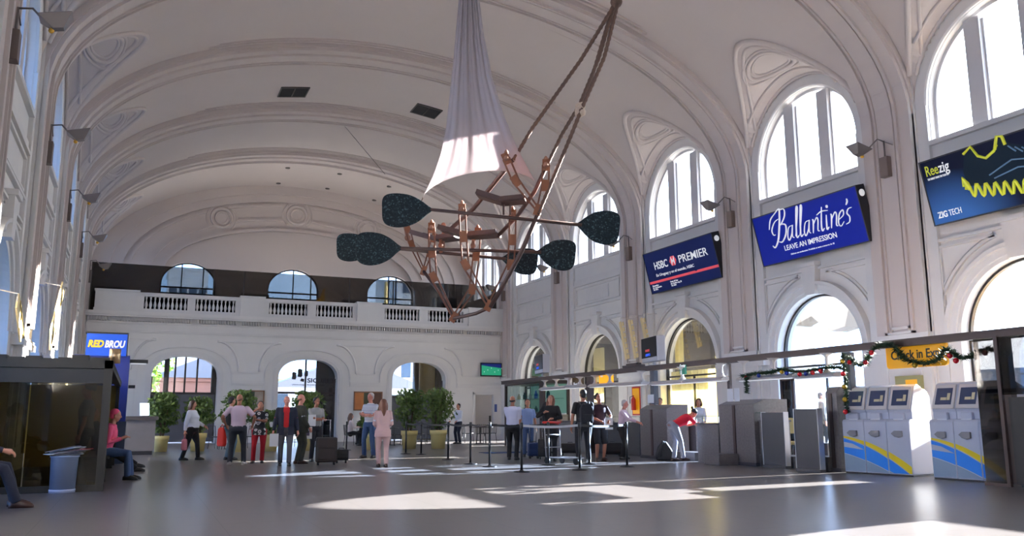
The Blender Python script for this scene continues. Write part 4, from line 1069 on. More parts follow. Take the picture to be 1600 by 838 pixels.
b = MB(); strokes = [
 A_(0.0, (0.30,1.05), (0.05,0.95), (-0.12,0.65), (-0.02,0.42), (0.12,0.40)),
 A_(0.0, (0.02,1.30), (0.35,1.48), (0.40,1.2), (0.38,0.7), (0.30,0.15), (0.10,-0.15), (-0.08,-0.05), w=1.5),
 A_(0.0, (0.02,1.30), (-0.22,1.1), (-0.3,0.7)),
 A_(0.0, (0.40,1.42), (0.68,1.40), (0.72,1.1), (0.50,0.80), (0.42,0.78), w=1.1), A_(0.0, (0.46,0.80), (0.78,0.70), (0.80,0.32), (0.58,0.02), (0.36,0.05), w=1.3),
 A_(0.92, (0.28,0.60), (0.06,0.55), (0.0,0.2), (0.10,0.0), (0.26,0.25), (0.30,0.62), (0.30,0.15), (0.42,0.05)),
 A_(1.40, (0.02,0.1), (0.10,0.7), (0.14,1.25), (0.06,1.25), (0.06,0.3), (0.12,0.02), (0.24,0.1), w=1.2),
 A_(1.66, (0.02,0.1), (0.10,0.7), (0.14,1.25), (0.06,1.25), (0.06,0.3), (0.12,0.02), (0.24,0.1), w=1.2),
 A_(1.96, (0.28,0.60), (0.06,0.55), (0.0,0.2), (0.10,0.0), (0.26,0.25), (0.30,0.62), (0.30,0.15), (0.40,0.05)),
 A_(2.44, (0.0,0.6), (0.06,0.5), (0.06,0.02), w=1.2), A_(2.44, (0.06,0.35), (0.24,0.62), (0.34,0.5), (0.34,0.1), (0.44,0.05)),
 A_(2.92, (0.06,1.0), (0.06,0.3), (0.12,0.02), (0.24,0.1), w=1.2), A_(2.92, (-0.22,0.72), (0.05,0.82), (0.42,0.78), w=0.9),
 A_(3.22, (0.04,0.62), (0.06,0.3), (0.10,0.02), (0.20,0.1), w=1.2),
 A_(3.50, (0.0,0.6), (0.06,0.5), (0.06,0.02), w=1.2), A_(3.50, (0.06,0.35), (0.24,0.62), (0.34,0.5), (0.34,0.1), (0.44,0.05)),
 A_(3.96, (0.02,0.28), (0.26,0.42), (0.22,0.62), (0.04,0.5), (0.0,0.15), (0.14,0.0), (0.30,0.15)),
 A_(4.36, (0.30,0.62), (0.12,0.60), (0.06,0.44), (0.20,0.28), (0.20,0.08), (0.02,0.02)), A_(4.36, (0.02,1.02), (0.06,0.90), (0.0,0.78), w=1.3)]
s_ = W_*0.77/4.85; script(b, strokes, -W_*0.34, -H_*0.12, s_, 0.021)
b.ball((-W_*0.34+(3.22+0.38)*s_, -H_*0.12+0.95*s_, 0.01), 0.05, 8, 6, (1,1,0.3)); b.build('script_lettering', LWHITE, t)
text_mesh('LEAVE AN IMPRESSION', 0.22, LWHITE, TM(-W_*0.25, -H_*0.30), t, bold=0.002, fit=W_*0.50, name='lettering')
text_mesh('Disfrute con moderacion. Prohibida su venta a menores de 18', 0.07, LWHITE, TM(-W_*0.2, -H_*0.41), t, bold=0.0, name='small_lettering')
# shoe sign, first bay
def duo():
    m = bpy.data.materials.new('panel_black_blue'); m.use_nodes = True; tt = m.node_tree; p = tt.nodes['Principled BSDF']
    c = tt.nodes.new('ShaderNodeTexCoord'); g = tt.nodes.new('ShaderNodeTexNoise'); g.inputs['Scale'].default_value = 0.6
    mp = tt.nodes.new('ShaderNodeMapping'); mp.inputs['Location'].default_value = (0.70, 0.66, 0); mp.inputs['Scale'].default_value = (0.55, 0.75, 1)
    gr = tt.nodes.new('ShaderNodeTexGradient'); gr.gradient_type = 'SPHERICAL'
    tt.links.new(c.outputs['Object'], mp.inputs['Vector']); tt.links.new(mp.outputs[0], gr.inputs[0])
    r = tt.nodes.new('ShaderNodeValToRGB'); tt.links.new(gr.outputs['Fac'], r.inputs[0]); r.color_ramp.elements[0].color = (0.004, 0.006, 0.02, 1); r.color_ramp.elements[1].color = (0.03, 0.10, 0.30, 1); r.color_ramp.elements[1].position = 0.7
    tt.links.new(r.outputs[0], p.inputs['Base Color']); tt.links.new(r.outputs[0], p.inputs['Emission Color']); p.inputs['Emission Strength'].default_value = 0.35; p.inputs['Roughness'].default_value = 0.5; p.inputs['Specular IOR Level'].default_value = 0.1
    return m
t, W_, H_ = signbox('advertising_sign', 'black and blue lightbox sign picturing a dark shoe with a yellow zigzag sole', 'advertising sign', ((1443, 255, 17.40), (1668, 181, 17.40), (1680, 302, 17.75), (1455.5, 350, 17.75)), 17.6, 0.30, duo())
text_mesh('Ree', 0.36, LYEL, TM(-W_*0.475, H_*0.27), t, bold=0.003, fit=W_*0.098, name='lettering')
text_mesh('zig', 0.36, LWHITE, TM(-W_*0.368, H_*0.27), t, bold=0.004, fit=W_*0.082, name='lettering')
text_mesh('THE ENERGY DRINK FOR YOUR FEET', 0.075, LWHITE, TM(-W_*0.47, H_*0.20), t, bold=0.0, fit=W_*0.17, name='small_lettering')
text_mesh('ZIG', 0.21, LWHITE, TM(-W_*0.46, -H_*0.41), t, bold=0.006, fit=W_*0.075, name='lettering')
text_mesh('TECH', 0.21, LWHITE, TM(-W_*0.375, -H_*0.41), t, bold=0.0, fit=W_*0.095, name='lettering')
SHOE = mat('shoe_dark', srgb(18, 32, 46), 0.5, emit=srgb(18, 32, 46), estr=0.2, spec=0.1); SHOE2 = mat('shoe_grey', srgb(80, 110, 140), 0.4, emit=srgb(80, 110, 140), estr=0.3)
x0, y0 = -W_*0.19, -H_*0.04
b = MB(); up = [(0.0, 0.0), (-0.02, 0.35), (0.10, 0.72), (0.32, 0.86), (0.44, 0.60), (0.62, 0.50), (0.85, 0.60), (1.00, 0.88), (1.10, 0.88), (1.25, 0.66), (1.6, 0.50), (2.0, 0.30), (2.3, 0.05), (2.35, -0.15), (1.6, -0.35), (0.8, -0.2)]
b.prism(up, (x0, y0, 0.002), (1,0,0), (0,1,0), (0,0,1), 0.006); b.build('shoe_picture', SHOE, t)
b = MB()
pts = []
for k in range(0, 97):
    u = k/96; x = -0.05 + 2.4*u; base = 0.05 - 0.42*u**0.8 - 0.03; tri = 0.15*math.sin(u*10.5*2*PI); pts.append(Vector((x0+x, y0+base+tri-0.10, 0.014)))
b.tube(pts, 0.036, 6)
b.tube([Vector((x0+q[0], y0+q[1], 0.012)) for q in ((-0.1, 0.0), (-0.06, 0.2), (0.0, 0.05), (0.05, -0.1))], [0.03, 0.05, 0.07, 0.05], 6)
b.tube([Vector((x0+q[0], y0+q[1], 0.012)) for q in ((0.10, 0.74), (0.32, 0.86), (0.44, 0.60), (0.62, 0.50), (0.85, 0.60), (0.95, 0.72))], 0.035, 6)
b.tube([Vector((x0+q[0], y0+q[1], 0.012)) for q in ((0.88, 0.62), (1.0, 0.9), (1.12, 0.86), (1.15, 0.66))], 0.04, 6)
b.build('zigzag_sole', LYEL, t)
b = MB()
for q in (((0.6, 0.1), (1.2, 0.3), (1.7, 0.2)), ((0.7, 0.0), (1.3, 0.1), (1.9, 0.0)), ((1.2, 0.62), (1.35, 0.45)), ((1.35, 0.55), (1.5, 0.4)), ((1.5, 0.5), (1.65, 0.33)), ((1.7, 0.2), (2.0, 0.1), (2.25, 0.0))): b.tube([Vector((x0+a, y0+c, 0.012)) for a, c in q], 0.018, 5)
b.build('shoe_lines', SHOE2, t)
# ================================================================ check-in counters along the right wall
CX = 13.2                                   # line of the counter fronts
def yx(x, X=CX, y=690): return pX(x, y, X).y
def zy(x, y, X=CX): return pX(x, y, X).z
GRAN = mat('granite', srgb(98, 93, 93), 0.4, noise=0.4, nscale=22)
GRAND = mat('granite_dark', srgb(66, 65, 68), 0.35, noise=0.3, nscale=24)
SLABM = mat('grey_slab', srgb(60, 60, 66), 0.4, noise=0.12, nscale=6)
BRZ = mat('bronze_frame', srgb(66, 52, 50), 0.4, metal=0.3)
WLAMP = mat('lamp_white', srgb(214, 206, 200), 0.45)
GLS = glass('shelf_glass', (0.55, 0.75, 0.68), 0.12)
def podium(name, label, cat, xa, xb, ztop, depth, x0=CX, side=0.18, slope=0.12):
    """granite podium between photo columns xa..xb: a sloping top desk"""
    ya, yb = yx(xb, x0), yx(xa, x0)
    t = thing(name, label, cat, (x0, (ya+yb)/2, 0)); h = (yb-ya)/2
    b = MB(); b.prism([(0, 0), (depth, 0), (depth, ztop+slope), (depth*0.35, ztop+slope), (0, ztop)], (0, -h, 0), (1,0,0), (0,0,1), (0,1,0), 2*h); b.build('body', GRAN, t, bevel=0.01)
    b = MB(); b.box(-0.02, -0.04+h*0.1, 0.08, 0.0, 0.05+h*0.1, ztop-0.02); b.build('dark_joint', BRZ, t)
    b = MB(); b.box(-0.02, -h-0.01, 0, depth+0.02, h+0.01, 0.08); b.build('plinth', GRAND, t)
    return t
podium('check_in_podium', 'tall granite podium with sloping top left of the bending woman in red', 'counter', 1001, 1043, 1.35, 0.7)
podium('check_in_podium', 'tall granite podium with sunlit papers on its top', 'counter', 1125, 1180, 1.42, 1.0)
podium('check_in_podium', 'granite podium pillar just left of the self-service machines', 'counter', 1294, 1312, 1.62, 0.30, 13.3)
def desk(label, xa, xb, h, depth=0.75, m=GRAN, x0=CX+0.15, group=None, shelf=True):
    ya, yb = yx(xb, x0), yx(xa, x0); t = thing('check_in_desk', label, 'counter', (x0, (ya+yb)/2, 0), group=group); w_ = (yb-ya)/2
    b = MB(); b.box(0, -w_, 0, depth, w_, h-0.04); b.build('body', m, t)
    b = MB(); b.box(-0.05, -w_, h-0.04, depth+0.05, w_, h); b.build('desktop', GRAND, t, bevel=0.008)
    if shelf: b = MB(); b.box(-0.10, -w_, h+0.16, 0.30, w_, h+0.175); b.build('glass_shelf', GLS, t); 
    if shelf:
        for s_ in (-1, 1): b = MB(); b.cone((0.1, s_*(w_-0.1), h), (0.1, s_*(w_-0.1), h+0.16), 0.012, 0.012, 8); b.build('shelf_post', WLAMP, t)
    return t
desk('granite check-in desk with a glass shelf where the woman in red bends', 1045, 1088, 0.92, 0.7, GRAN, CX+0.82)
desk('granite check-in desk with glass shelf left of the tall podium with papers', 1090, 1123, 0.98, 0.7, GRAN, CX)
desk('granite check-in desk between the tall podium and the dark slab', 1188, 1198, 1.05, 0.7, GRAN, CX+0.1)
desk('long granite counter where the grey-haired man in pink stands', 932, 999, 0.98, 0.7, GRAND, CX+0.4)
desk('pale panelled counter behind the woman in the black coat', 846, 930, 1.02, 0.7, mat('pale_counter', srgb(112, 108, 107), 0.5, noise=0.08, nscale=5), CX+0.6)
def panelslab(label, xa, xb, h, x0, m):
    ya, yb = yx(xb, x0), yx(xa, x0); t = thing('divider_slab', label, 'divider', (x0, (ya+yb)/2, 0)); w_ = (yb-ya)/2
    b = MB(); b.box(0, -w_, 0.06, 0.10, w_, h); b.build('slab', m, t, bevel=0.01)
    b = MB(); b.box(-0.015, -w_-0.012, 0.06, 0.115, -w_+0.008, h+0.01); b.box(-0.015, w_-0.008, 0.06, 0.115, w_+0.012, h+0.01); b.build('metal_edge', mat('steel', (0.5, 0.5, 0.52), 0.3, metal=0.9), t)
    b = MB(); b.box(-0.03, -w_, 0, 0.13, w_, 0.06); b.build('foot', GRAND, t)
panelslab('dark grey upright slab right of the podium with papers', 1192, 1227, 1.22, 13.1, SLABM)
panelslab('dark grey upright slab just left of the white machines', 1243, 1280, 1.28, 12.8, SLABM)
def lowblock(label, xa, xb, h, x0, depth):
    ya, yb = yx(xb, x0, 720), yx(xa, x0, 720); b = MB(); b.box(0, -(yb-ya)/2, 0, depth, (yb-ya)/2, h)
    return tag(b.build('baggage_step', GRAN, loc=(x0, (ya+yb)/2, 0), bevel=0.01), label, 'step')
lowblock('low granite baggage step behind the bending woman in red', 1046, 1086, 0.22, 13.35, 0.5)
lowblock('low granite baggage step with a sunlit edge beside the tall podium', 1100, 1124, 0.26, 12.6, 0.55)
lowblock('low granite baggage step under the first dark slab', 1186, 1240, 0.26, 13.3, 0.7)
lowblock('low granite baggage step beside the pillar left of the machines', 1256, 1294, 0.30, 13.2, 0.6)
lowblock('pale low bench below the window left of the machines', 1281, 1294, 0.55, 13.9, 0.4)
# long overhead beam on posts
BX = 13.5
t = thing('overhead_beam', 'long dark bronze beam on posts running above the whole check-in row', 'beam', (BX, 20.0, 0))
b = MB(); b.box(-0.06, 8.9-20.0, 2.45, 0.06, 32.1-20.0, 2.57); b.box(-0.08, 8.9-20, 2.57, 0.08, 32.1-20, 2.59); b.build('beam', BRZ, t)
POST_B = mat('post_slate', srgb(62, 66, 78), 0.4)
for x, m_, w_ in ((1022, POST_B, 0.20), (1140, BRZ, 0.10), (1328, POST_B, 0.20), (922, BRZ, 0.22), (1574, BRZ, 0.20)):
    y = yx(x, BX, 600)-20.0; b = MB(); b.box(-w_/2*0.7, y-w_/2, {1022: 1.48, 1140: 1.55}.get(x, 0), w_/2*0.7, y+w_/2, 2.44); b.build('post', m_, t)
# smoked glass and dark boarding at the near end
t = thing('smoked_glass_divider', 'smoked glass divider standing over the nearest self-service machines', 'screen', (12.9, 9.95, 0))
b = MB(); b.box(-0.01, -0.19, 0.05, 0.01, 0.20, 2.40); b.build('pane', glass('divider_glass', (0.10, 0.09, 0.08), 0.05), t)
b = MB(); b.box(-0.03, -0.25, 0, 0.03, -0.19, 2.42); b.box(-0.02, -0.19, 0, 0.02, 0.22, 0.05); b.build('frame', BRZ, t)
b = MB(); b.box(-0.01, -1.0, 1.46, 0.01, -0.25, 2.40); b.build('upper_pane', MATS['divider_glass'], t)
# hanging white lamps under the beam
def lamp(label, xa, xb, z, hang, xoff=-0.12):
    ya, yb = yx(xb, BX, 590), yx(xa, BX, 590); c = (ya+yb)/2; w_ = (yb-ya)/2
    t = thing('counter_lamp', label, 'lamp', (BX+xoff, c, z), group='white lamps hanging under the long beam')
    b = MB(); b.prism([(-0.13, 0.0), (0.13, 0.0), (0.16, 0.04), (0.06, 0.10), (-0.06, 0.10), (-0.16, 0.04)], (0, -w_, 0), (1,0,0), (0,0,1), (0,1,0), 2*w_); b.build('housing', WLAMP, t)
    for hx in hang:
        y = yx(hx, BX, 590)-c
        b = MB(); b.lathe([(0.10, 0.09), (0.05, 0.16), (0.035, 0.22), (0.035, 2.36-z), (0.06, 2.40-z), (0.15, 2.455-z)], (0, y, 0), 12); b.build('hanger', WLAMP, t)
    b = MB(); b.box(-0.10, -w_+0.05, -0.015, 0.10, w_-0.05, 0.005); b.build('diffuser', LWHITE, t)
lamp('white strip lamp under the beam over the woman in the black coat', 852, 893, 2.10, (856, 874))
lamp('white strip lamp under the beam beneath the brown sign', 894, 917, 2.10, (893, 911))
lamp('white strip lamp under the beam beneath the yellow sign', 929, 972, 2.08, (935, 958))
lamp('thin white strip lamp between the yellow sign and the slate post', 974, 1013, 2.06, (1008,))
lamp('white strip lamp just right of the slate post', 1026, 1077, 2.02, (1072,))
lamp('white strip lamp above the employee at the bright window', 1078, 1141, 2.02, (1134,))
lamp('white strip lamp carrying the christmas garland', 1164, 1252, 1.98, (1169, 1216))
lamp('white strip lamp at the garlanded post', 1253, 1318, 1.95, (1300,))
# hanging signs
def hsign(name, label, xa, xb, ya_, yb_, X, m, txt, tm, size, thick=0.05, dx=0.0, sxx=1.0, round_=0.0):
    P0, P1 = pX(xa, ya_, X), pX(xb, yb_, X); cy = (P0.y+P1.y)/2; w_ = abs(P0.y-P1.y)/2; h = abs(P0.z-P1.z)/2; cz = (P0.z+P1.z)/2
    t = thing(name, label, 'sign', (X, cy, cz))
    b = MB()
    if round_: 
        r = round_; poly = [(s_x*(w_-r)+r*math.cos(a), s_z*(h-r)+r*math.sin(a)) for s_x, s_z, a0 in ((1,1,0), (-1,1,90), (-1,-1,180), (1,-1,270)) for a in [math.radians(a0+q*18) for q in range(6)]]
        b.prism(poly, (0, 0, 0), (0,-1,0), (0,0,1), (-1,0,0), thick)
    else: b.box(-thick, -w_, -h, 0, w_, h)
    b.build('panel', m, t)
    for i, (tt, dz) in enumerate(txt):
        text_mesh(tt, size, tm, frame((-thick-0.003, w_-0.1-dx, dz), (0,-1,0), (0,0,1)), t, bold=0.004, sx=sxx)
    return t
YSIGN = mat('sign_yellow', srgb(240, 172, 20), 0.45, emit=srgb(240, 172, 20), estr=0.15)
hsign('hanging_sign', 'brown hanging sign with pale lettering under the beam', 896, 913, 589, 604, BX+0.1, mat('sign_brown', srgb(96, 70, 34), 0.5), [('First Class', -0.15)], LWHITE, 0.17, sxx=0.85)
hsign('hanging_sign', 'bright yellow hanging sign under the beam', 938, 959, 587, 603, BX+0.1, mat('sign_yellow_lit', srgb(250, 176, 10), 0.45, emit=srgb(250, 176, 10), estr=0.5), [('N.K', 0.12)], LWHITE, 0.1)
hsign('hanging_sign', 'small green sign with numerals hanging from the beam', 1064, 1073, 571, 585, BX-0.1, mat('sign_green', srgb(24, 120, 96), 0.45), [('Counter', 0.06), ('1.5', -0.12)], LWHITE, 0.12, sxx=0.6, dx=-0.08)
hsign('check_in_sign', 'yellow rounded sign with black lettering behind the garland', 1386, 1484, 539, 571, 13.62, YSIGN, [('Check in Express', -0.07)], LB, 0.24, round_=0.07, sxx=0.88, dx=0.02)
# garlands
GARL = mat('garland_green', srgb(36, 62, 34), 0.6, noise=0.4, nscale=12); GARLB = mat('garland_bright', srgb(110, 190, 60), 0.5, noise=0.3, nscale=12)
REDB = mat('bauble_red', srgb(200, 24, 36), 0.25); BLUB = mat('bauble_blue', srgb(30, 50, 140), 0.25); GLDB = mat('bauble_gold', srgb(200, 160, 50), 0.25, metal=0.6)
def garland(label, pix, X, r=0.075, seed=1, bright=(), balls=()):
    rnd = random.Random(seed); P_ = [pX(x, y, X) for x, y in pix]; c = P_[0].copy(); P_ = [p-c for p in P_]
    t = thing('garland', label, 'garland', c)
    out = []; n = len(P_)
    for i in range(n-1):
        p0, p1, p2, p3 = P_[max(0, i-1)], P_[i], P_[i+1], P_[min(n-1, i+2)]
        for k in range(8):
            q = k/8; out.append(0.5*((2*p1) + (p2-p0)*q + (2*p0-5*p1+4*p2-p3)*q*q + (3*p1-p0-3*p2+p3)*q**3))
    out.append(P_[-1])
    b = MB(); b.tube(out, 0.02, 5); b.build('stem', GARL, t)
    b, b2 = MB(), MB()
    for i in range(len(out)-1):
        a, d = out[i], out[i+1]-out[i]
        tgt = b2 if any(abs(i/len(out)-f) < 0.05 for f in bright) else b
        for k in range(max(14, int(d.length*520))):
            p = a + d*rnd.random(); v = Vector((rnd.gauss(0,1), rnd.gauss(0,1), rnd.gauss(0,1))).normalized(); w_ = v.orthogonal().normalized()*0.016
            L_ = r*rnd.uniform(0.7, 1.2); tgt._add([p-w_, p+v*L_, p+w_], [(0,1,2)], False)
    b.build('needles', GARL, t)
    if b2.v: b2.build('sunlit_needles', GARL, t)
    for f, m_ in balls:
        i = min(len(out)-1, int(f*len(out))); b = MB(); b.ball(out[i] + Vector((-0.05, 0, -0.06)), 0.05, 10, 8); b.build('bauble', m_, t)
    return t
garland('green christmas garland with red ornaments looped along the near end of the beam', [(1318, 556), (1330, 562), (1345, 571), (1355, 562), (1366, 545), (1385, 538), (1400, 545), (1412, 560), (1430, 566), (1450, 567), (1468, 560), (1478, 546), (1488, 552), (1500, 560), (1520, 556), (1535, 548), (1548, 546), (1562, 550), (1575, 556)], BX-0.22, 0.12, 3, (0.1, 0.62), [(0.06, REDB), (0.17, REDB), (0.22, REDB), (0.66, REDB), (0.71, REDB), (0.86, REDB), (0.45, GLDB)])
garland('green christmas garland lying along the white lamp housing', [(1160, 588), (1172, 586), (1188, 583), (1205, 582), (1220, 577), (1236, 580), (1252, 581), (1268, 579), (1285, 576), (1300, 574), (1316, 576)], BX-0.30, 0.11, 5, (), [(0.08, REDB), (0.20, BLUB), (0.42, GLDB), (0.48, BLUB), (0.60, REDB), (0.66, BLUB), (0.72, REDB), (0.80, REDB)])
garland('short bright green garland hanging down at the lamp end by the papers', [(1167, 590), (1166, 598), (1167, 606), (1167, 614)], BX-0.42, 0.09, 7, (0.1, 0.3, 0.5, 0.7, 0.9))
garland('green and gold garland wound down the post left of the machines', [(1318, 553), (1319, 570), (1321, 590), (1322, 610), (1323, 630), (1324, 646)], BX-0.30, 0.08, 9, (), [(0.1, GLDB), (0.3, REDB), (0.5, GLDB), (0.7, GLDB), (0.9, REDB)])
# monitors on the beam
MONB = mat('monitor_bezel', srgb(186, 186, 194), 0.4); SCR = mat('screen_dark', srgb(10, 11, 18), 0.3, spec=0.1)
def monitor(label, x0, x1, y0, y1, X, standz, group=None):
    P0, P1 = pX(x0, y1, X), pX(x1, y0, X); cy = (P0.y+P1.y)/2; w_ = abs(P0.y-P1.y)/2; z0, z1 = min(P0.z, P1.z), max(P0.z, P1.z)
    z0, z1 = pX((x0+x1)/2, y1, X).z, pX((x0+x1)/2, y0, X).z
    t = thing('flight_monitor', label, 'monitor', (X, cy, standz), math.radians(-12), group)
    z0 -= standz; z1 -= standz
    b = MB(); b.box(-0.04, -w_, z0, 0.22, w_, z1); b.build('case', MONB, t, bevel=0.02)
    b = MB(); b.box(-0.055, -w_+0.02, z0+0.13, -0.04, w_-0.015, z1-0.015); b.build('screen', SCR, t)
    text_mesh('SALIDAS', 0.10, LRED, frame((-0.058, w_-0.35, z0+0.30), (0,-1,0), (0,0,1)), t, sx=0.9)
    text_mesh('ARRIVOS', 0.11, mat('letter_blue', srgb(40, 90, 220), 0.4, emit=srgb(40, 90, 220), estr=0.6), frame((-0.058, w_-0.35, z0+0.17), (0,-1,0), (0,0,1)), t, sx=0.9)
    b = MB(); b.cone((0.1, 0, 0), (0.1, 0, z0+0.02), 0.04, 0.04, 10); b.box(-0.02, -0.2, -0.01, 0.22, 0.2, 0.02); b.build('stand', MONB, t)
    return t
monitor('larger dark monitor on the beam above the slate post', 999, 1034, 527, 566, BX-0.0, 2.60)
monitor('smaller dark monitor on the beam in front of the farthest arch', 832, 855, 555, 584, BX-0.0, 2.60)
b = MB(); b.box(-0.12, -0.45, 0, 0.12, 0.45, 0.07); b.box(-0.08, -0.3, 0.07, 0.08, 0.3, 0.12)
tag(b.build('cable_box', BRZ, loc=(BX, yx(998, BX, 560)+0.3, 2.592)), 'flat dark box on the beam left of the larger monitor', 'box')
# cream slatted mobiles
SLATC = mat('slat_cream', srgb(226, 204, 150), 0.6)
def slats(label, P0, P1, ex, n=7, wdt=0.22, group=None):
    t = thing('slatted_hanging', label, 'decoration', P0, group=group); v = P1-P0; ex = Vector(ex).normalized()
    b = MB(); b.bar(ex*0.06, v+ex*0.06, wdt*0.75, 0.02, up=ex.cross(v)); b.build('band', SLATC, t)
    for k in range(n): c = v*((k+0.5)/n); b = MB(); b.bar(c-v.normalized()*v.length/n*0.36-ex*0.12, c+v.normalized()*v.length/n*0.36-ex*0.12, 0.10, 0.03, up=ex.cross(v)); b.build('slat', SLATC, t)
    b = MB(); b.tube([(0,0,0), (0.0, 0, 0.15), (1.0 if P0.x < 5 else XR-P0.x-0.24, 0, 0.18)] if P0.x > 5 else [(0,0,0), (0,0,0.15), (XL+0.28-P0.x, 0, 0.18)], 0.012, 5); b.build('wire', WLAMP, t)
    return t
X_ = 17.2
slats('leftmost of three cream slatted strips hung between the two arches right of the hanging lamps', pX(970, 503, X_), pX(980, 562, X_), (0,1,0), 7, 0.2, 'cream slatted strips on the right wall')
slats('middle of three cream slatted strips hung between the two arches', pX(984, 500, X_), pX(994, 560, X_), (0,1,0), 7, 0.2, 'cream slatted strips on the right wall')
slats('shortest of three cream slatted strips, its foot behind the larger monitor', pX(1003, 497, X_), pX(1012, 540, X_), (0,1,0), 5, 0.2, 'cream slatted strips on the right wall')
# glass showcase at the far end of the counters
SHG = glass('showcase_glass', (0.62, 0.80, 0.74), 0.10)
ya, yb = yx(846, 14.0, 610), yx(790, 14.0, 610)
t = thing('glass_showcase', 'green-tinted glass showcase in a dark bronze frame at the far end of the counters', 'showcase', (14.0, (ya+yb)/2, 0)); w_ = (yb-ya)/2
b = MB()
for y in (-w_, w_-0.09): b.box(-0.05, y, 0.0, 0.05, y+0.09, 2.5); b.box(1.1, y, 0.0, 1.2, y+0.09, 2.5)
b.box(-0.05, -w_, 2.42, 1.2, w_, 2.55); b.box(-0.05, -w_, 1.25, 0.05, w_, 1.33); b.box(-0.05, -w_-0.25, 1.1, 0.05, -w_, 2.5)
b.build('frame', BRZ, t)
b = MB(); b.box(-0.02, -w_, 0, 1.15, w_, 1.25); b.build('base', mat('showcase_base', srgb(150, 146, 144), 0.5, noise=0.1, nscale=3), t)
b = MB(); b.box(-0.01, -w_+0.09, 1.33, 0.01, w_-0.09, 2.42); b.build('front_glass', SHG, t)
b = MB(); b.box(0.15, -w_+0.1, 1.85, 1.0, w_-0.1, 1.865); b.build('glass_shelf', SHG, t)
b = MB(); b.box(1.10, -w_+0.1, 1.3, 1.12, w_-0.1, 2.42); b.build('back_panel', mat('showcase_back', srgb(120, 150, 140), 0.5, emit=srgb(120, 170, 150), estr=0.25), t)
rnd = random.Random(4)
for k in range(12):
    col = [srgb(60, 110, 190), srgb(190, 190, 180), srgb(40, 90, 90), srgb(180, 150, 60)][k % 4]
    z = 1.335 if k < 6 else 1.87; y = t.location.y - w_+0.35+(k % 6)*(2*w_-0.7)/5; hh = rnd.uniform(0.18, 0.36)
    b = MB(); b.lathe([(0.07, 0), (0.075, 0.02), (0.07, hh*0.6), (0.03, hh*0.75), (0.03, hh), (0.0, hh)], n=12)
    tag(b.build('bottle', mat('bottle_%d' % (k % 4), col, 0.2), loc=(14.45, y, z)), 'small bottle on the %s level of the green-tinted showcase' % ('lower' if k < 6 else 'upper'), 'bottle', 'bottles on the %s level of the showcase' % ('lower' if k < 6 else 'upper'))
# papers, fire point, small devices
PAPER = mat('paper', (0.85, 0.85, 0.86), 0.6)
def paper(label, x0, y0, x1, y1, X, rz=0):
    P0, P1 = pX(x0, y0, X), pX(x1, y1, X); b = MB(); b.box(-0.006, -abs(P0.y-P1.y)/2, -abs(P0.z-P1.z)/2, 0.0, abs(P0.y-P1.y)/2, abs(P0.z-P1.z)/2)
    o = b.build('notice', PAPER, loc=(X, (P0.y+P1.y)/2, (P0.z+P1.z)/2)); o.rotation_euler = (0, 0, rz); return tag(o, label, 'notice')
paper('white notice sheet on the slate post', 1012, 617, 1022, 630, BX-0.08)
paper('left of two bright sunlit notice sheets over the tall podium', 1136, 608, 1146, 631, BX-0.07)
paper('right of two bright sunlit notice sheets over the tall podium', 1147, 607, 1156, 629, BX-0.07)
t = thing('extinguisher_panel', 'yellow wall panel edged in red with a fire extinguisher', 'fire extinguisher', pX(994, 627, 17.79))
b = MB(); b.box(0, -0.30, -0.55, 0.04, 0.30, 0.55); b.build('red_border', mat('fire_red', srgb(190, 36, 30), 0.4), t)
b = MB(); b.box(-0.01, -0.24, -0.49, 0.0, 0.24, 0.49); b.build('yellow_board', YSIGN, t)
b = MB(); b.lathe([(0.08, -0.35), (0.09, -0.33), (0.09, 0.05), (0.05, 0.13), (0.02, 0.16), (0.02, 0.22), (0.0, 0.22)], (-0.11, 0.02, 0), 14); b.build('extinguisher', MATS['fire_red'], t)
b = MB(); b.tube([(-0.11, 0.02, 0.2), (-0.2, 0.14, 0.15), (-0.18, 0.15, -0.1)], 0.014, 6); b.build('hose', BLACK, t)
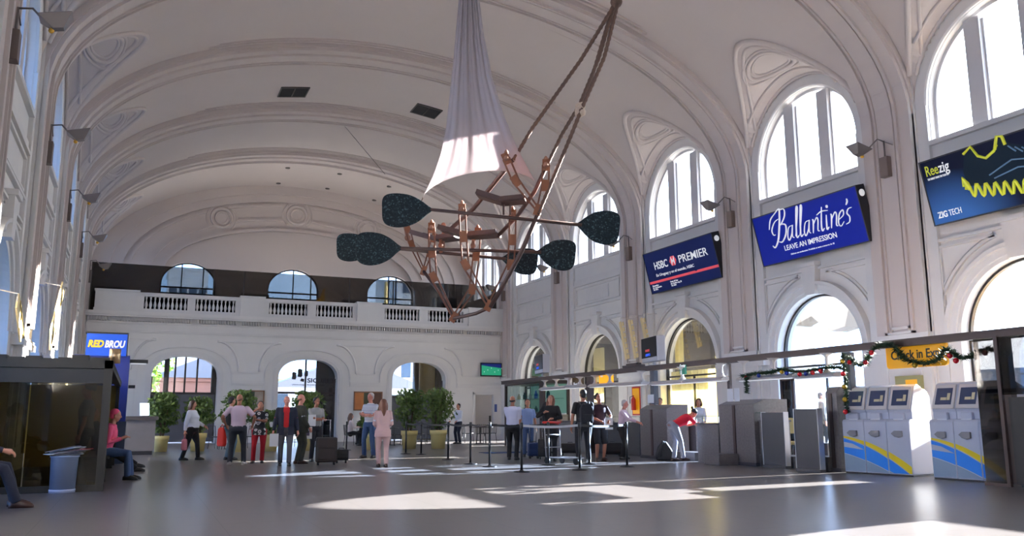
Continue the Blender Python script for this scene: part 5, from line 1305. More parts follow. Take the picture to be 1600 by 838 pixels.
# ================================================================ self-service machines
KWH = mat('machine_white', srgb(192, 193, 203), 0.3, coat=0.3); KSL = mat('machine_slate', srgb(128, 148, 168), 0.35); KBL = mat('machine_blue', srgb(20, 128, 226), 0.3); KYE = mat('machine_yellow', srgb(238, 208, 20), 0.3)
KBZ = mat('machine_bezel', srgb(214, 205, 196), 0.4); KSC = mat('machine_screen', srgb(48, 58, 84), 0.25, emit=srgb(48, 62, 92), estr=0.1); KGR = mat('machine_grey', srgb(120, 118, 122), 0.35)
def sweep_poly(off, W3, w_):
    """coloured swoosh over a bank of three: lower edge / upper edge as curves of s=0..3"""
    return off
def machine(loc, rz, idx, label, group):
    """front faces local -X; width along Y (0.5)"""
    w_ = 0.243; t = thing('self_service_machine', label, 'kiosk', loc, rz, group)
    b = MB()
    prof = [(0, 0.03), (0.0, 1.02), (0.03, 1.06), (0.12, 1.07), (0.12, 1.20), (0.10, 1.24), (0.26, 1.70), (0.34, 1.74), (0.66, 1.60), (0.74, 1.50), (0.80, 0.03)]
    b.prism(prof, (0, -w_, 0), (1,0,0), (0,0,1), (0,1,0), 2*w_); b.build('body', KWH, t, bevel=0.012)
    b = MB(); b.box(0.02, -w_, 0, 0.78, w_, 0.03); b.build('base', FRAME_D, t)
    # door panels: swoosh areas in the bank coordinate s = idx + (0..1)
    def curve(s, k):   # heights of the four curves
        return [0.74-0.0*s - 0.045*s - 0.075*s*s*0.9, 0.66 - 0.06*s - 0.085*s*s*0.75, 0.45 - 0.09*s - 0.045*s*s, 0.43 - 0.09*s - 0.045*s*s][k]
    S = [idx + q/10 for q in range(11)]
    def area(fa, fb, name, m, d):
        b = MB(); poly = []
        top = [(q, max(0.05, min(1.0, fa(q)))) for q in S]; bot = [(q, max(0.05, min(1.0, fb(q)))) for q in S]
        if all(a[1]-c[1] < 0.004 for a, c in zip(top, bot)): return
        vs = [(-d, w_-0.012-(q-idx)*(2*w_-0.024), z) for q, z in top] + [(-d, w_-0.012-(q-idx)*(2*w_-0.024), z) for q, z in bot]
        n = len(top); vs2 = [(0.0, v[1], v[2]) for v in vs]
        b._add(vs, [(i, n+i, n+i+1, i+1) for i in range(n-1)], False); b.build(name, m, t, solid=0.001)
    yel_t = lambda s: 0.735 - 0.05*s - 0.045*s*s; yel_b = lambda s: max(yel_t(s) - 0.03 - 0.045*s, 0.05)
    wh_b = lambda s: yel_b(s) - 0.02
    blu_b = lambda s: 0.40 - 0.10*s - 0.028*s*s
    area(yel_t, yel_b, 'yellow_band', KYE, 0.003)
    area(wh_b, blu_b, 'blue_band', KBL, 0.003)
    area(lambda s: blu_b(s)-0.015, lambda s: 0.05, 'slate_area', KSL, 0.003)
    if idx == 0:
        b = MB(); b._add([(-0.005, w_-0.012, 0.62), (-0.005, w_-0.012, 0.52), (-0.005, -w_*0.95, 0.47), (-0.005, w_*0.1, 0.585)], [(0,1,2,3)]); b.build('white_wedge', KWH, t, solid=0.001)
    # screen head
    ex, ez = Vector((0, -1, 0)), Vector((0.33, 0, 0.944)).normalized()
    o = Vector((0.095, 0, 1.24)); nrm = Vector((-0.944, 0, 0.33)).normalized()
    b = MB(); b.prism([(-w_+0.015, 0.01), (w_-0.015, 0.01), (w_-0.03, 0.47), (-w_+0.03, 0.47)], o, ex, ez, nrm, 0.03); b.build('bezel', KBZ, t, bevel=0.008)
    b = MB(); b.prism([(-0.165, 0.085), (0.165, 0.085), (0.165, 0.40), (-0.165, 0.40)], o+nrm*0.03, ex, ez, nrm, 0.004); b.build('screen', KSC, t)
    b = MB(); b.prism([(-0.06, 0.17), (0.06, 0.17), (0.06, 0.22), (-0.06, 0.22)], o+nrm*0.035, ex, ez, nrm, 0.002); b.prism([(0.07, 0.17), (0.13, 0.17), (0.13, 0.30), (0.07, 0.30)], o+nrm*0.035, ex, ez, nrm, 0.002); b.build('screen_window', mat('screen_tan', srgb(170, 160, 130), 0.4, emit=srgb(170, 160, 130), estr=0.2), t)
    b = MB(); b.prism([(-0.11, 1.06), (0.11, 1.06), (0.10, 1.19), (-0.11, 1.19)], (0.12, 0, 0), (0,-1,0), (0,0,1), (-1,0,0), 0.08); b.build('printer_slot', KWH, t, bevel=0.015)
    b = MB(); b.box(0.03, -0.10, 1.045, 0.07, 0.10, 1.075); b.build('slot_lip', mat('shiny_white', (0.8, 0.8, 0.82), 0.15), t)
    b = MB(); b.prism([(-0.13, 0.80), (-0.06, 0.85), (0.10, 0.85), (0.10, 0.74), (0.02, 0.72), (-0.06, 0.74)], (0.0, 0, 0), (0,-1,0), (0,0,1), (-1,0,0), 0.05); b.build('card_reader', KGR, t, bevel=0.012)
    return t
KG = 'white self-service machines in two banks of three'
# bank 1: left front corner at (1321,739), right front corner at (1422,745)
def bank(pa, pb, n0, names):
    a, c = pZ(*pa), pZ(*pb); d = (c-a); L_ = d.length; d.normalize(); ang = math.atan2(d.y, d.x) + PI/2
    for k in range(3):
        p = a + d*((k+0.5)*0.492)
        machine((p.x, p.y, 0), ang, k, names[k], KG)
    return L_
bank((1321, 739.5), (1422, 745.5), 0, ['left machine of the far bank of self-service machines, next to the granite pillar', 'middle machine of the far bank of self-service machines', 'right machine of the far bank, its white side lit by the sun'])
bank((1459, 749), (1578, 757.5), 0, ['left machine of the near bank of self-service machines', 'middle machine of the near bank of self-service machines', 'right machine of the near bank, half behind smoked glass'])
t = thing('dark_cabinet', 'tall dark cabinet at the right edge beside the nearest machine', 'cabinet', (12.95, 9.15, 0))
b = MB(); b.box(0, -0.85, 0.05, 0.35, 0.50, 1.42); b.build('body', DK, t); b = MB(); b.box(0.03, -0.8, 0, 0.32, 0.45, 0.05); b.build('base', BLACK, t)
b = MB(); b.box(-0.015, -0.8, 0.1, 0.0, 0.45, 1.38); b.build('door', DK, t)
t = thing('wall_dispenser', 'small pale green box with a sunlit label on the wall behind the machines', 'box', pX(1418, 600, 17.7))
b = MB(); b.box(0, -0.38, -0.2, 0.15, 0.38, 0.2); b.build('case', mat('pale_green', srgb(150, 146, 100), 0.5), t); b = MB(); b.box(-0.01, -0.3, -0.12, 0.0, 0.05, 0.1); b.build('label_plate', YSIGN, t)
# ================================================================ people
SKIN = mat('skin', srgb(188, 132, 108), 0.55, noise=0.06, nscale=8); SKIN2 = mat('skin_tan', srgb(164, 108, 84), 0.55, noise=0.06, nscale=8); SKIN3 = mat('skin_pink', srgb(206, 140, 122), 0.55, noise=0.06, nscale=8)
HAIRD = mat('hair_dark', srgb(28, 22, 20), 0.6, noise=0.3, nscale=30); HAIRG = mat('hair_grey', srgb(190, 186, 182), 0.6, noise=0.15, nscale=30); HAIRR = mat('hair_auburn', srgb(110, 66, 44), 0.5, noise=0.3, nscale=25); HAIRB = mat('hair_brown', srgb(84, 56, 40), 0.5, noise=0.3, nscale=25)
HAIRT = mat('hair_thin', srgb(128, 92, 76), 0.6, noise=0.1, nscale=30)
EYE = mat('eye_dark', (0.02, 0.015, 0.015), 0.3); LIP = mat('lips', srgb(150, 80, 72), 0.5)
SHOEB = mat('shoe_black', (0.015, 0.014, 0.014), 0.35); SHOEW = mat('shoe_white', srgb(200, 198, 196), 0.5); SHOEBR = mat('shoe_brown', srgb(58, 34, 26), 0.4)
def cloth(n, r, g, b, noise=0.08): return mat('cloth_'+n, srgb(r, g, b), 0.85, noise=noise, nscale=14)
def ik(a, t, l1, l2, hint):
    a, t = Vector(a), Vector(t); d = t-a; L_ = d.length; mx = (l1+l2)*0.995
    if L_ > mx: t = a + d*(mx/L_); d = t-a; L_ = mx
    u = d.normalized(); x = (l1*l1 - l2*l2 + L_*L_)/(2*L_); h = math.sqrt(max(0.0, l1*l1-x*x)); hv = Vector(hint); hv = (hv - u*hv.dot(u))
    hv = hv.normalized() if hv.length > 1e-4 else u.orthogonal()
    return a + u*x + hv*h, t
def person(label, loc, rz, H=1.75, top=None, bottom=None, shoes=SHOEB, hair='short', hairm=HAIRD, skin=SKIN, female=False, build=1.0, lean=0.0, pelvis=(0,0,0.93), feet=None, hands=None, elbows=None, head_yaw=0, head_pitch=0, sleeve='short', jacket=None, jacket_open=False, belly=0.0, hem=0.0, skirtlike=False, shorts=False, grip=(0.6, 0.6), palms=None, vest=None, knee=None, low=False):
    """local +Y is forward; measures for a height of 1.75 and then scaled"""
    S = H/1.75; t = thing('person', label, 'person', loc, rz)
    w = build; sh = (0.165 if female else 0.185)*w; hp = (0.10 if female else 0.093)*w
    P = Vector(pelvis); la = math.radians(lean)
    up = Vector((0, math.sin(la), math.cos(la))); fw_ = Vector((0, math.cos(la), -math.sin(la))); sd = Vector((1, 0, 0))
    def T(x, y, z): return P + sd*x + fw_*y + up*z
    feet = feet or [(-0.10, 0.0, 0.0, 8), (0.10, 0.02, 0.0, -8)]
    hands = hands or [(-0.27, 0.06, 0.80), (0.27, 0.06, 0.80)]
    elbows = elbows or [(-0.4, -1, -0.2), (0.4, -1, -0.2)]
    palms = palms or [None, None]
    legs = []
    for i, s_ in ((0, -1), (1, 1)):
        hipj = P + Vector((s_*hp, 0, -0.01)); fx, fy, fz, fa = feet[i]; ank = Vector((fx, fy, fz+0.085)); kh = Vector((s_*0.08, 1, 0.0)) if knee is None else Vector(knee)
        kn, ank = ik(hipj, ank, 0.43, 0.425, kh); legs.append((hipj, kn, ank, math.radians(fa), fz))
    arms = []
    for i, s_ in ((0, -1), (1, 1)):
        sj = T(s_*sh*0.97, -0.005, 0.462); el, wr = ik(sj, hands[i], 0.29, 0.255, elbows[i]); arms.append((sj, el, wr))
    neck = T(0, 0.0, 0.55); hy, hpi = math.radians(head_yaw), math.radians(head_pitch)
    RH = Matrix.Rotation(hy, 3, 'Z') @ Matrix.Rotation(-hpi - la*0.75, 3, 'X')
    hc = neck + up*0.045 + RH @ Vector((0, 0.02, 0.105))
    def HP(x, y, z): return hc + RH @ Vector((x, y, z))
    SM = Matrix.Scale(S, 4)
    def trunk(m, off, z0, z1, fac=1.0):
        rows = [(-0.10, 0.150, 0.115, 0.0), (-0.02, 0.168, 0.125, -0.005), (0.07, 0.150, 0.108, 0.0), (0.14, 0.138+0.01, 0.102, 0.005), (0.24, 0.152, 0.112, 0.01), (0.34, 0.166, 0.122, 0.012), (0.43, 0.164, 0.108, 0.004), (0.495, 0.125, 0.080, -0.004), (0.54, 0.075, 0.062, 0.0)]
        if female: rows = [(-0.10, 0.160, 0.120, 0.0), (-0.02, 0.175, 0.128, -0.008), (0.07, 0.145, 0.104, 0.0), (0.14, 0.125, 0.095, 0.004), (0.24, 0.135, 0.106, 0.012), (0.34, 0.150, 0.128, 0.026), (0.43, 0.152, 0.100, 0.004), (0.50, 0.128, 0.080, -0.004), (0.54, 0.06, 0.055, 0.0)]
        path = []
        rs = [r for r in rows if z0-0.03 <= r[0] <= z1+0.03]
        prof = [(math.cos(2*PI*k/20), math.sin(2*PI*k/20)) for k in range(20)]
        vs = []
        for z, a, b_, c in rs:
            bb = belly*math.exp(-((z-0.12)/0.11)**2)
            o = T(0, c + bb*0.55, z)
            for p in prof: vs.append(o + sd*((a*w*fac+off)*math.copysign(abs(p[0])**0.85, p[0])) + fw_*((b_*w*fac+off+bb*0.5)*math.copysign(abs(p[1])**0.9, p[1])))
        k = len(rs); n = 20
        m._add(vs, [(j*n+i, j*n+(i+1)%n, (j+1)*n+(i+1)%n, (j+1)*n+i) for j in range(k-1) for i in range(n)] + [tuple(reversed(range(n))), tuple((k-1)*n+i for i in range(n))], True)
    def hand(m, i):
        sj, el, wr = arms[i]; s_ = -1 if i == 0 else 1
        d = (wr-el).normalized()
        pn = palms[i]; pn = Vector(pn).normalized() if pn else Vector((-s_, 0.0, 0.0)) if abs(d.z) > 0.6 else Vector((0, 0, -1))
        pn = (pn - d*pn.dot(d)); pn = pn.normalized() if pn.length > 1e-3 else d.orthogonal().normalized()
        ax = d.cross(pn).normalized()       # across the palm
        if i == 0: ax = -ax                  # thumb side towards +ax
        g = grip[i]
        c = wr + d*0.045
        m.tube([wr - d*0.01, wr + d*0.03, wr + d*0.075, wr + d*0.09], [0.023, 0.028, 0.034, 0.028], 10)
        for k in range(4):
            o = wr + d*0.085 + ax*(0.027 - 0.018*k); L_ = (0.036, 0.041, 0.038, 0.030)[k]
            a1, a2, a3 = 0.35*g+0.1, 1.1*g+0.15, 1.6*g+0.2
            p1 = o + (d*math.cos(a1) + pn*math.sin(a1))*L_; p2 = p1 + (d*math.cos(a2) + pn*math.sin(a2))*L_*0.72; p3 = p2 + (d*math.cos(a3) + pn*math.sin(a3))*L_*0.55
            m.tube([o - d*0.02, o, p1, p2, p3], [0.0105, 0.0105, 0.0095, 0.0088, 0.0072], 7)
        o = wr + d*0.025 + ax*0.028; p1 = o + (d*0.65 + ax*0.62 + pn*0.3).normalized()*0.035; p2 = p1 + (d*0.9 + ax*0.1 + pn*0.4).normalized()*0.03; p3 = p2 + (d*0.9 + pn*0.5).normalized()*0.018
        m.tube([o - ax*0.012, o, p1, p2, p3], [0.014, 0.0135, 0.0115, 0.0105, 0.008], 7)
    def body(m):
        m.T = SM
        trunk(m, 0, -0.10, 0.54)
        m.tube([T(0, -0.01, 0.47), T(0, 0.0, 0.53), neck + up*0.04, hc - RH @ Vector((0, 0.005, 0.06))], [0.075*w, 0.060*w, 0.053, 0.052], 12)
        m.ball(HP(0, -0.012, 0.035), 0.1, 16, 12, (0.76, 0.93, 0.88), RH); m.ball(HP(0, 0.018, -0.025), 0.1, 14, 10, (0.62, 0.72, 0.85), RH)
        m.ball(HP(0, 0.040, -0.085), 0.034, 10, 8, (1.1, 0.95, 0.75), RH)                                   # chin
        m.tube([HP(0, 0.082, 0.02), HP(0, 0.100, -0.012), HP(0, 0.104, -0.024)], [0.010, 0.013, 0.014], 8)          # nose
        m.ball(HP(0, 0.078, -0.056), 0.016, 8, 6, (1.5, 0.7, 0.5), RH)                                       # mouth
        m.ball(HP(0, 0.070, 0.028), 0.03, 8, 6, (1.7, 0.5, 0.35), RH)                                        # brow
        for s_ in (-1, 1): m.ball(HP(s_*0.076, -0.005, -0.012), 0.026, 8, 6, (0.35, 0.7, 1.1), RH)
        for i, (sj, el, wr) in enumerate(arms):
            m.tube([sj - sd*(0.03*(-1 if i == 0 else 1)) , sj, (sj+el)/2, el, (el*0.65+wr*0.35), wr], [0.052*w, 0.054*w, 0.045*w, 0.036*w, 0.038*w, 0.0235], 10); m.ball(sj, 0.055*w, 10, 8); hand(m, i)
        for hipj, kn, ank, fa, fz in legs:
            m.tube([hipj + Vector((0, 0, 0.04)), hipj, (hipj+kn)/2, kn, kn*0.65+ank*0.35, ank, ank - Vector((0, 0, 0.03))], [0.08*w, 0.088*w, 0.072*w, 0.052, 0.054, 0.036, 0.036], 12)
            f = Vector((math.sin(-fa), math.cos(fa), 0)); m.tube([ank - Vector((0, 0, 0.04)) - f*0.03, ank - Vector((0, 0, 0.045)) + f*0.07, ank - Vector((0, 0, 0.055)) + f*0.14], [0.035, 0.036, 0.026], 8)
        m.T = None
    vox = 0.0125 if low else 0.0095
    bo = blob('body', body, skin, vox, t, 2)
    e_ = MB(); e_.T = SM
    for s_ in (-1, 1): e_.ball(HP(s_*0.030, 0.083, 0.010), 0.0105, 8, 6, (1.25, 0.5, 0.7), RH)
    e_.build('eyes', EYE, t)
    # trousers
    if bottom:
        def tr(m):
            m.T = SM; trunk(m, 0.014, -0.10, 0.07)
            m.tube([P + Vector((-hp*0.7, 0, -0.07)), P + Vector((hp*0.7, 0, -0.07))], [0.098*w]*2, 10)
            for hipj, kn, ank, fa, fz in legs:
                if shorts: m.tube([hipj + Vector((0, 0, 0.03)), hipj, (hipj+kn)/2, kn + (kn-hipj).normalized()*0.06], [0.105*w, 0.108*w, 0.098*w, 0.088*w], 12)
                else: m.tube([hipj + Vector((0, 0, 0.03)), hipj, (hipj+kn)/2, kn, kn*0.6+ank*0.4, ank + Vector((0, -0.005, -0.02))], [0.100*w, 0.106*w, 0.090*w, 0.071, 0.066, 0.062], 12)
            m.T = None
        blob('shorts' if shorts else 'trousers', tr, bottom, 0.0125, t, 4)
    def topadd(off, slv, z0, hemz=0.0, neckz=0.54):
        def f(m):
            m.T = SM; trunk(m, off, z0, neckz)
            if hemz > 0:
                r0 = 0.175*w + off + 0.008
                m.tube([T(0, 0.0, 0.02), T(0, 0.0, -hemz*0.5), T(0, 0.0, -hemz)], [r0*0.93, r0*0.98, r0*1.02], 20)
            for sj, el, wr in arms:
                r = 0.061*w + (off-0.014)*0.6
                if slv == 'short': m.tube([sj - (sj - T(0, 0, 0.47)).normalized()*0.05, sj, sj*0.5+el*0.5, sj*0.22+el*0.78], [r, r*1.0, r*0.93, r*0.95], 12); m.ball(sj, r*1.02, 10, 8)
                elif slv == 'long': m.tube([sj - (sj - T(0, 0, 0.47)).normalized()*0.05, sj, sj*0.5+el*0.5, el, el*0.4+wr*0.6, wr - (wr-el).normalized()*0.01], [r, r, r*0.86, r*0.78, r*0.66, r*0.56], 12); m.ball(sj, r*1.02, 10, 8)
            m.T = None
        return f
    if top: blob('shirt', topadd(0.014, sleeve, -0.06 if hem >= 0 else 0.04, max(0, hem)), top, 0.0125, t, 4)
    if jacket:
        jo = blob('jacket', topadd(0.030, 'long', -0.10, 0.16, 0.53), jacket, 0.0135, t, 4)
        if jacket_open:
            me = jo.data; import bmesh as bm_; B = bm_.new(); B.from_mesh(me)
            Si = 1/S; kill = []
            for f in B.faces:
                c = f.calc_center_median()*Si - P; y = c.dot(fw_); z = c.dot(up)
                if y > 0.04 and abs(c.x) < 0.055 + 0.02*max(0, z)/0.5 and z < 0.54: kill.append(f)
            bm_.ops.delete(B, geom=kill, context='FACES'); B.to_mesh(me); B.free()
    if vest: blob('vest', topadd(0.026, None, -0.04, 0, 0.5), vest, 0.0135, t, 4)
    # shoes
    for hipj, kn, ank, fa, fz in legs:
        f = Vector((math.sin(-fa), math.cos(fa), 0)); q = MB(); q.T = SM; o = Vector((ank.x, ank.y, ank.z-0.085))
        if knee is not None and ank.z > 0.16: pass
        pr_ = [(-0.085, 0.030, 0.07), (-0.05, 0.040, 0.100), (0.0, 0.044, 0.105), (0.06, 0.048, 0.090), (0.12, 0.048, 0.072), (0.17, 0.038, 0.052), (0.19, 0.015, 0.03)]
        vs = []; r_ = Vector((f.y, -f.x, 0))
        for y, hw, hz in pr_:
            for a, b_ in ((-1, 0), (-1, 0.45), (-0.75, 0.85), (0, 1), (0.75, 0.85), (1, 0.45), (1, 0)): vs.append(o + f*y + r_*(a*hw) + Vector((0, 0, hz*b_)))
        n = 7; k = len(pr_)
        q._add(vs, [(j*n+i, (j+1)*n+i, (j+1)*n+i+1, j*n+i+1) for j in range(k-1) for i in range(n-1)] + [(j*n, j*n+n-1, (j+1)*n+n-1, (j+1)*n) for j in range(k-1)] + [tuple(range(n)), tuple(reversed([(k-1)*n+i for i in range(n)]))], True)
        q.build('shoe', shoes, t)
    # hair
    def hr(m):
        m.T = SM
        if hair == 'short':
            m.ball(HP(0, -0.030, 0.055), 0.1, 14, 10, (0.86, 0.93, 0.83), RH); m.ball(HP(0, -0.055, 0.0), 0.1, 12, 8, (0.76, 0.62, 0.80), RH)
        elif hair == 'curly':
            for k in range(26):
                a = k*2.4; zz = 0.02+0.10*((k*7) % 26)/26; m.ball(HP(0.078*math.cos(a), -0.045+0.07*math.sin(a), zz), 0.036, 8, 6, rot=RH)
            m.ball(HP(0, -0.03, 0.06), 0.1, 12, 8, (0.84, 0.9, 0.8), RH)
        elif hair == 'ring':
            m.tube([HP(0.062*math.cos(a), -0.030+0.070*math.sin(a), -0.002-0.02*abs(math.sin(a))) for a in [math.radians(-188+q*19.6) for q in range(11)]], [0.014]+[0.026]*9+[0.014], 8)
        elif hair in ('long', 'bob'):
            m.ball(HP(0, -0.025, 0.05), 0.1, 14, 10, (0.92, 0.98, 0.88), RH)
            L_ = 0.30 if hair == 'long' else 0.12
            for s_ in (-1, 1): m.tube([HP(s_*0.07, -0.01, 0.03), HP(s_*0.088, -0.02, -0.06), HP(s_*0.085, -0.03, -0.06-L_*0.6)], [0.04, 0.04, 0.03], 8)
            m.tube([HP(0, -0.06, 0.03), HP(0, -0.085, -0.08), HP(0, -0.095, -0.06-L_)], [0.075, 0.085, 0.06], 10)
        elif hair == 'bun':
            m.ball(HP(0, -0.03, 0.05), 0.1, 14, 10, (0.88, 0.95, 0.85), RH); m.ball(HP(0, -0.15, 0.06), 0.045, 10, 8)
            m.tube([HP(0, -0.09, 0.05), HP(0, -0.14, 0.06)], 0.03, 8)
        m.T = None
    if hair != 'bald': blob('hair', hr, hairm, 0.011, t, 2)
    return t, dict(S=S, wr=[Vector(a[2])*S for a in arms], hc=hc*S, T=lambda x, y, z: T(x, y, z)*S)
def facing(loc, px_to):   # rotation so that local +Y points to a ground point
    d = Vector(px_to)-Vector(loc); return math.atan2(-d.x, d.y)
VIEW_A = lambda loc: facing(loc, (0, 0, 0))
NAVYC = cloth('navy', 28, 32, 50); WHITEC = cloth('white', 226, 228, 236, 0.04); BLKC = cloth('black', 22, 20, 22); REDC = cloth('red', 200, 36, 40); GREYC = cloth('grey', 94, 94, 102)
JEAN = cloth('jeans', 56, 78, 116, 0.15); OLIVE = cloth('olive', 56, 56, 46); PINKC = cloth('pink_suit', 216, 178, 172, 0.05); PINKS = cloth('pink_shirt', 220, 196, 208, 0.05); SLATEC = cloth('slate', 46, 50, 60)
def fl(px, py): return tuple(pZ(px, py))
def stripes():
    m = mat('cloth_stripes', srgb(225, 226, 232), 0.85); tt = m.node_tree; p = tt.nodes['Principled BSDF']; c = tt.nodes.new('ShaderNodeTexCoord'); wv = tt.nodes.new('ShaderNodeTexWave'); wv.bands_direction = 'Z'; wv.inputs['Scale'].default_value = 7.5
    r = tt.nodes.new('ShaderNodeValToRGB'); r.color_ramp.interpolation = 'CONSTANT'; r.color_ramp.elements[0].color = srgb(90, 100, 130)+(1,); r.color_ramp.elements[1].color = srgb(228, 229, 234)+(1,); r.color_ramp.elements[1].position = 0.25
    tt.links.new(c.outputs['Object'], wv.inputs['Vector']); tt.links.new(wv.outputs['Fac'], r.inputs[0]); tt.links.new(r.outputs[0], p.inputs['Base Color']); return m
def floral():
    m = mat('cloth_floral', srgb(30, 30, 32), 0.85); tt = m.node_tree; p = tt.nodes['Principled BSDF']; c = tt.nodes.new('ShaderNodeTexCoord'); v = tt.nodes.new('ShaderNodeTexVoronoi'); v.inputs['Scale'].default_value = 9
    r = tt.nodes.new('ShaderNodeValToRGB'); r.color_ramp.interpolation = 'CONSTANT'; r.color_ramp.elements[0].color = (0.75, 0.72, 0.74, 1); r.color_ramp.elements[1].color = (0.02, 0.02, 0.025, 1); r.color_ramp.elements[1].position = 0.42; a = r.color_ramp.elements.new(0.12); a.color = (0.05, 0.04, 0.05, 1); a = r.color_ramp.elements.new(0.2); a.color = (0.6, 0.58, 0.6, 1)
    tt.links.new(c.outputs['Object'], v.inputs['Vector']); tt.links.new(v.outputs['Distance'], r.inputs[0]); tt.links.new(r.outputs[0], p.inputs['Base Color']); return m
def hgt(px, ytop, yfoot):
    g = pZ(px, yfoot); return pD(px, ytop, (g-Vector((0,0,CAM_H))).dot(_fw)).z
VR = 0.0
# 1 white sweater woman walking to the right
l = fl(296, 720); h1 = hgt(298, 626, 720)
_, k1 = person('heavyset woman in a white sweater and black trousers walking with a pink bag', l, facing(l, (9.0, 22.0, 0)), h1, WHITEC, BLKC, hair='bob', hairm=HAIRB, female=True, build=1.34, belly=0.08, sleeve='long', feet=[(-0.09, 0.22, 0, 0), (0.08, -0.20, 0.0, 0)], hands=[(-0.24, 0.30, 1.00), (0.30, -0.08, 0.82)], elbows=[(-0.3, -1, -0.6), (0.3, -1, 0)], head_yaw=-10)
def carry(name, label, cat, base, rz, wr, builder, group=None):
    M = Matrix.Translation(base) @ Matrix.Rotation(rz, 4, 'Z'); p = M @ Vector(wr); t = thing(name, label, cat, p, rz, group); builder(t); return t
PINKB = cloth('pink_bag', 205, 130, 145)
def softbag(m, w_, h, d=0.10, hl=0.12):
    def f(t):
        b = MB(); b.prism([(-w_*0.4, -hl-h), (w_*0.4, -hl-h), (w_*0.5, -hl-h*0.85), (w_*0.42, -hl-h*0.1), (w_*0.25, -hl), (-w_*0.25, -hl), (-w_*0.42, -hl-h*0.1), (-w_*0.5, -hl-h*0.85)], (0, -d/2, 0), (1,0,0), (0,0,1), (0,1,0), d); b.build('bag_body', m, t, bevel=0.03)
        b = MB(); b.tube([(-w_*0.22, 0, -hl-0.01), (-w_*0.10, 0, -hl*0.3), (0, 0, -0.005), (w_*0.10, 0, -hl*0.3), (w_*0.22, 0, -hl-0.01)], 0.010, 6); b.build('handle', m, t)
    return f
carry('handbag', 'small soft pink bag in the hand of the woman in white', 'bag', l, facing(l, (9, 22, 0)), k1['wr'][1] + Vector((0.0, 0.0, -0.09)), softbag(PINKB, 0.24, 0.30))
# 2 behind the man: dark-haired with red bag
l = fl(357, 719); rz = facing(l, (6, 27, 0))
_, k2 = person('dark-haired person in a dark vest standing behind the man in the pale pink shirt', l, rz, hgt(355, 620, 719), WHITEC, cloth('pale_jeans', 96, 122, 140), hair='short', hairm=HAIRD, vest=BLKC, sleeve='short', hands=[(-0.26, 0.18, 1.0), (0.24, 0.20, 1.02)], female=True)
carry('carrier_bag', 'red and white carrier bag held by the person behind the man in pale pink', 'bag', l, rz, k2['wr'][0] + Vector((-0.06, -0.22, -0.02)), softbag(cloth('red_bag', 215, 48, 36), 0.34, 0.52, 0.12, 0.08))
# 3 man, back to us
l = fl(369, 727); rz = facing(l, (3.4, 28, 0))
person('man in a pale pink shirt, grey trousers and white shoes, back turned', l, rz, hgt(369, 616, 727), PINKS, SLATEC, shoes=SHOEW, hair='ring', hairm=HAIRT, skin=SKIN2, build=1.12, belly=0.03, feet=[(-0.16, 0.0, 0, 12), (0.17, 0.05, 0, -14)], hands=[(-0.30, 0.10, 0.98), (0.34, 0.16, 0.98)], elbows=[(-1, -0.6, 0), (1, -0.6, 0)])
# 4 floral top
l = fl(403, 724); rz = facing(l, (1.0, 10, 0))
person('woman in a black and white patterned top and red trousers, hand raised to her face', l, rz, hgt(402, 627, 724), floral(), cloth('red_trousers', 176, 22, 40), hair='bun', hairm=HAIRD, skin=SKIN2, female=True, build=1.08, hem=0.14, hands=[(0.05, 0.30, 1.22), (0.10, 0.20, 1.50)], elbows=[(-1, 0, -0.8), (1, 0.2, -0.6)], feet=[(-0.10, 0, 0, 6), (0.14, 0.0, 0, -10)])
# 5 bald man navy jacket red shirt
l = fl(444, 728); rz = VIEW_A(l) + 0.05
_, k5 = person('bald man in an open navy jacket over a red shirt, walking with papers', l, rz, hgt(447, 619, 728), REDC, GREYC, hair='bald', skin=SKIN3, build=1.10, belly=0.04, jacket=NAVYC, jacket_open=True, feet=[(-0.10, 0.20, 0, 4), (0.10, -0.16, 0.0, -6)], hands=[(-0.30, 0.06, 0.84), (0.31, 0.10, 0.84)], shoes=SHOEB)
def papers(t):
    b = MB(); b.box(-0.105, -0.004, -0.26, 0.105, 0.004, 0.04); b.build('sheets', PAPER, t)
    b = MB(); b.box(-0.05, -0.008, -0.18, 0.04, -0.004, -0.06); b.build('print', mat('print_blue', srgb(90, 80, 110), 0.6), t)
o = carry('papers', 'bundle of white papers in the lowered hand of the bald man in navy', 'papers', l, rz+0.25, k5['wr'][1] + Vector((0.02, 0.02, -0.10)), papers)
# 6 olive suit, profile right
l = fl(466, 725); rz = facing(l, (9.0, 23.5, 0))
_, k6 = person('man in a dark olive suit standing in profile', l, rz, hgt(468, 616, 725), WHITEC, OLIVE, shoes=SHOEBR, hair='ring', hairm=HAIRT, skin=SKIN3, build=1.08, jacket=OLIVE, jacket_open=True, hands=[(-0.22, 0.16, 0.88), (0.22, 0.16, 0.90)], belly=0.02)
carry('papers', 'white leaflet held by the man in the olive suit', 'papers', l, rz+1.2, k6['wr'][1] + Vector((0.0, 0.05, -0.02)), papers)
# 7 grey shirt arms crossed
l = fl(491, 721); rz = VIEW_A(l) + 0.35
CROSS = dict(hands=[(0.07, 0.21, 1.17), (-0.06, 0.25, 1.13)], elbows=[(-1, 0.1, -1), (1, 0.1, -1)], palms=[(0, -1, 0), (0, -1, 0)])
_, k7 = person('man in a grey short-sleeved shirt with folded arms behind the tall suitcase', l, rz, hgt(494, 621, 721), cloth('grey_shirt', 150, 152, 150), cloth('dark_trousers', 34, 34, 42), skin=SKIN2, head_yaw=22, **CROSS)
carry('papers', 'white sheet sticking out from the folded arms of the man in grey', 'papers', l, rz, k7['wr'][0] + Vector((0.12, 0.03, 0.06)), papers)
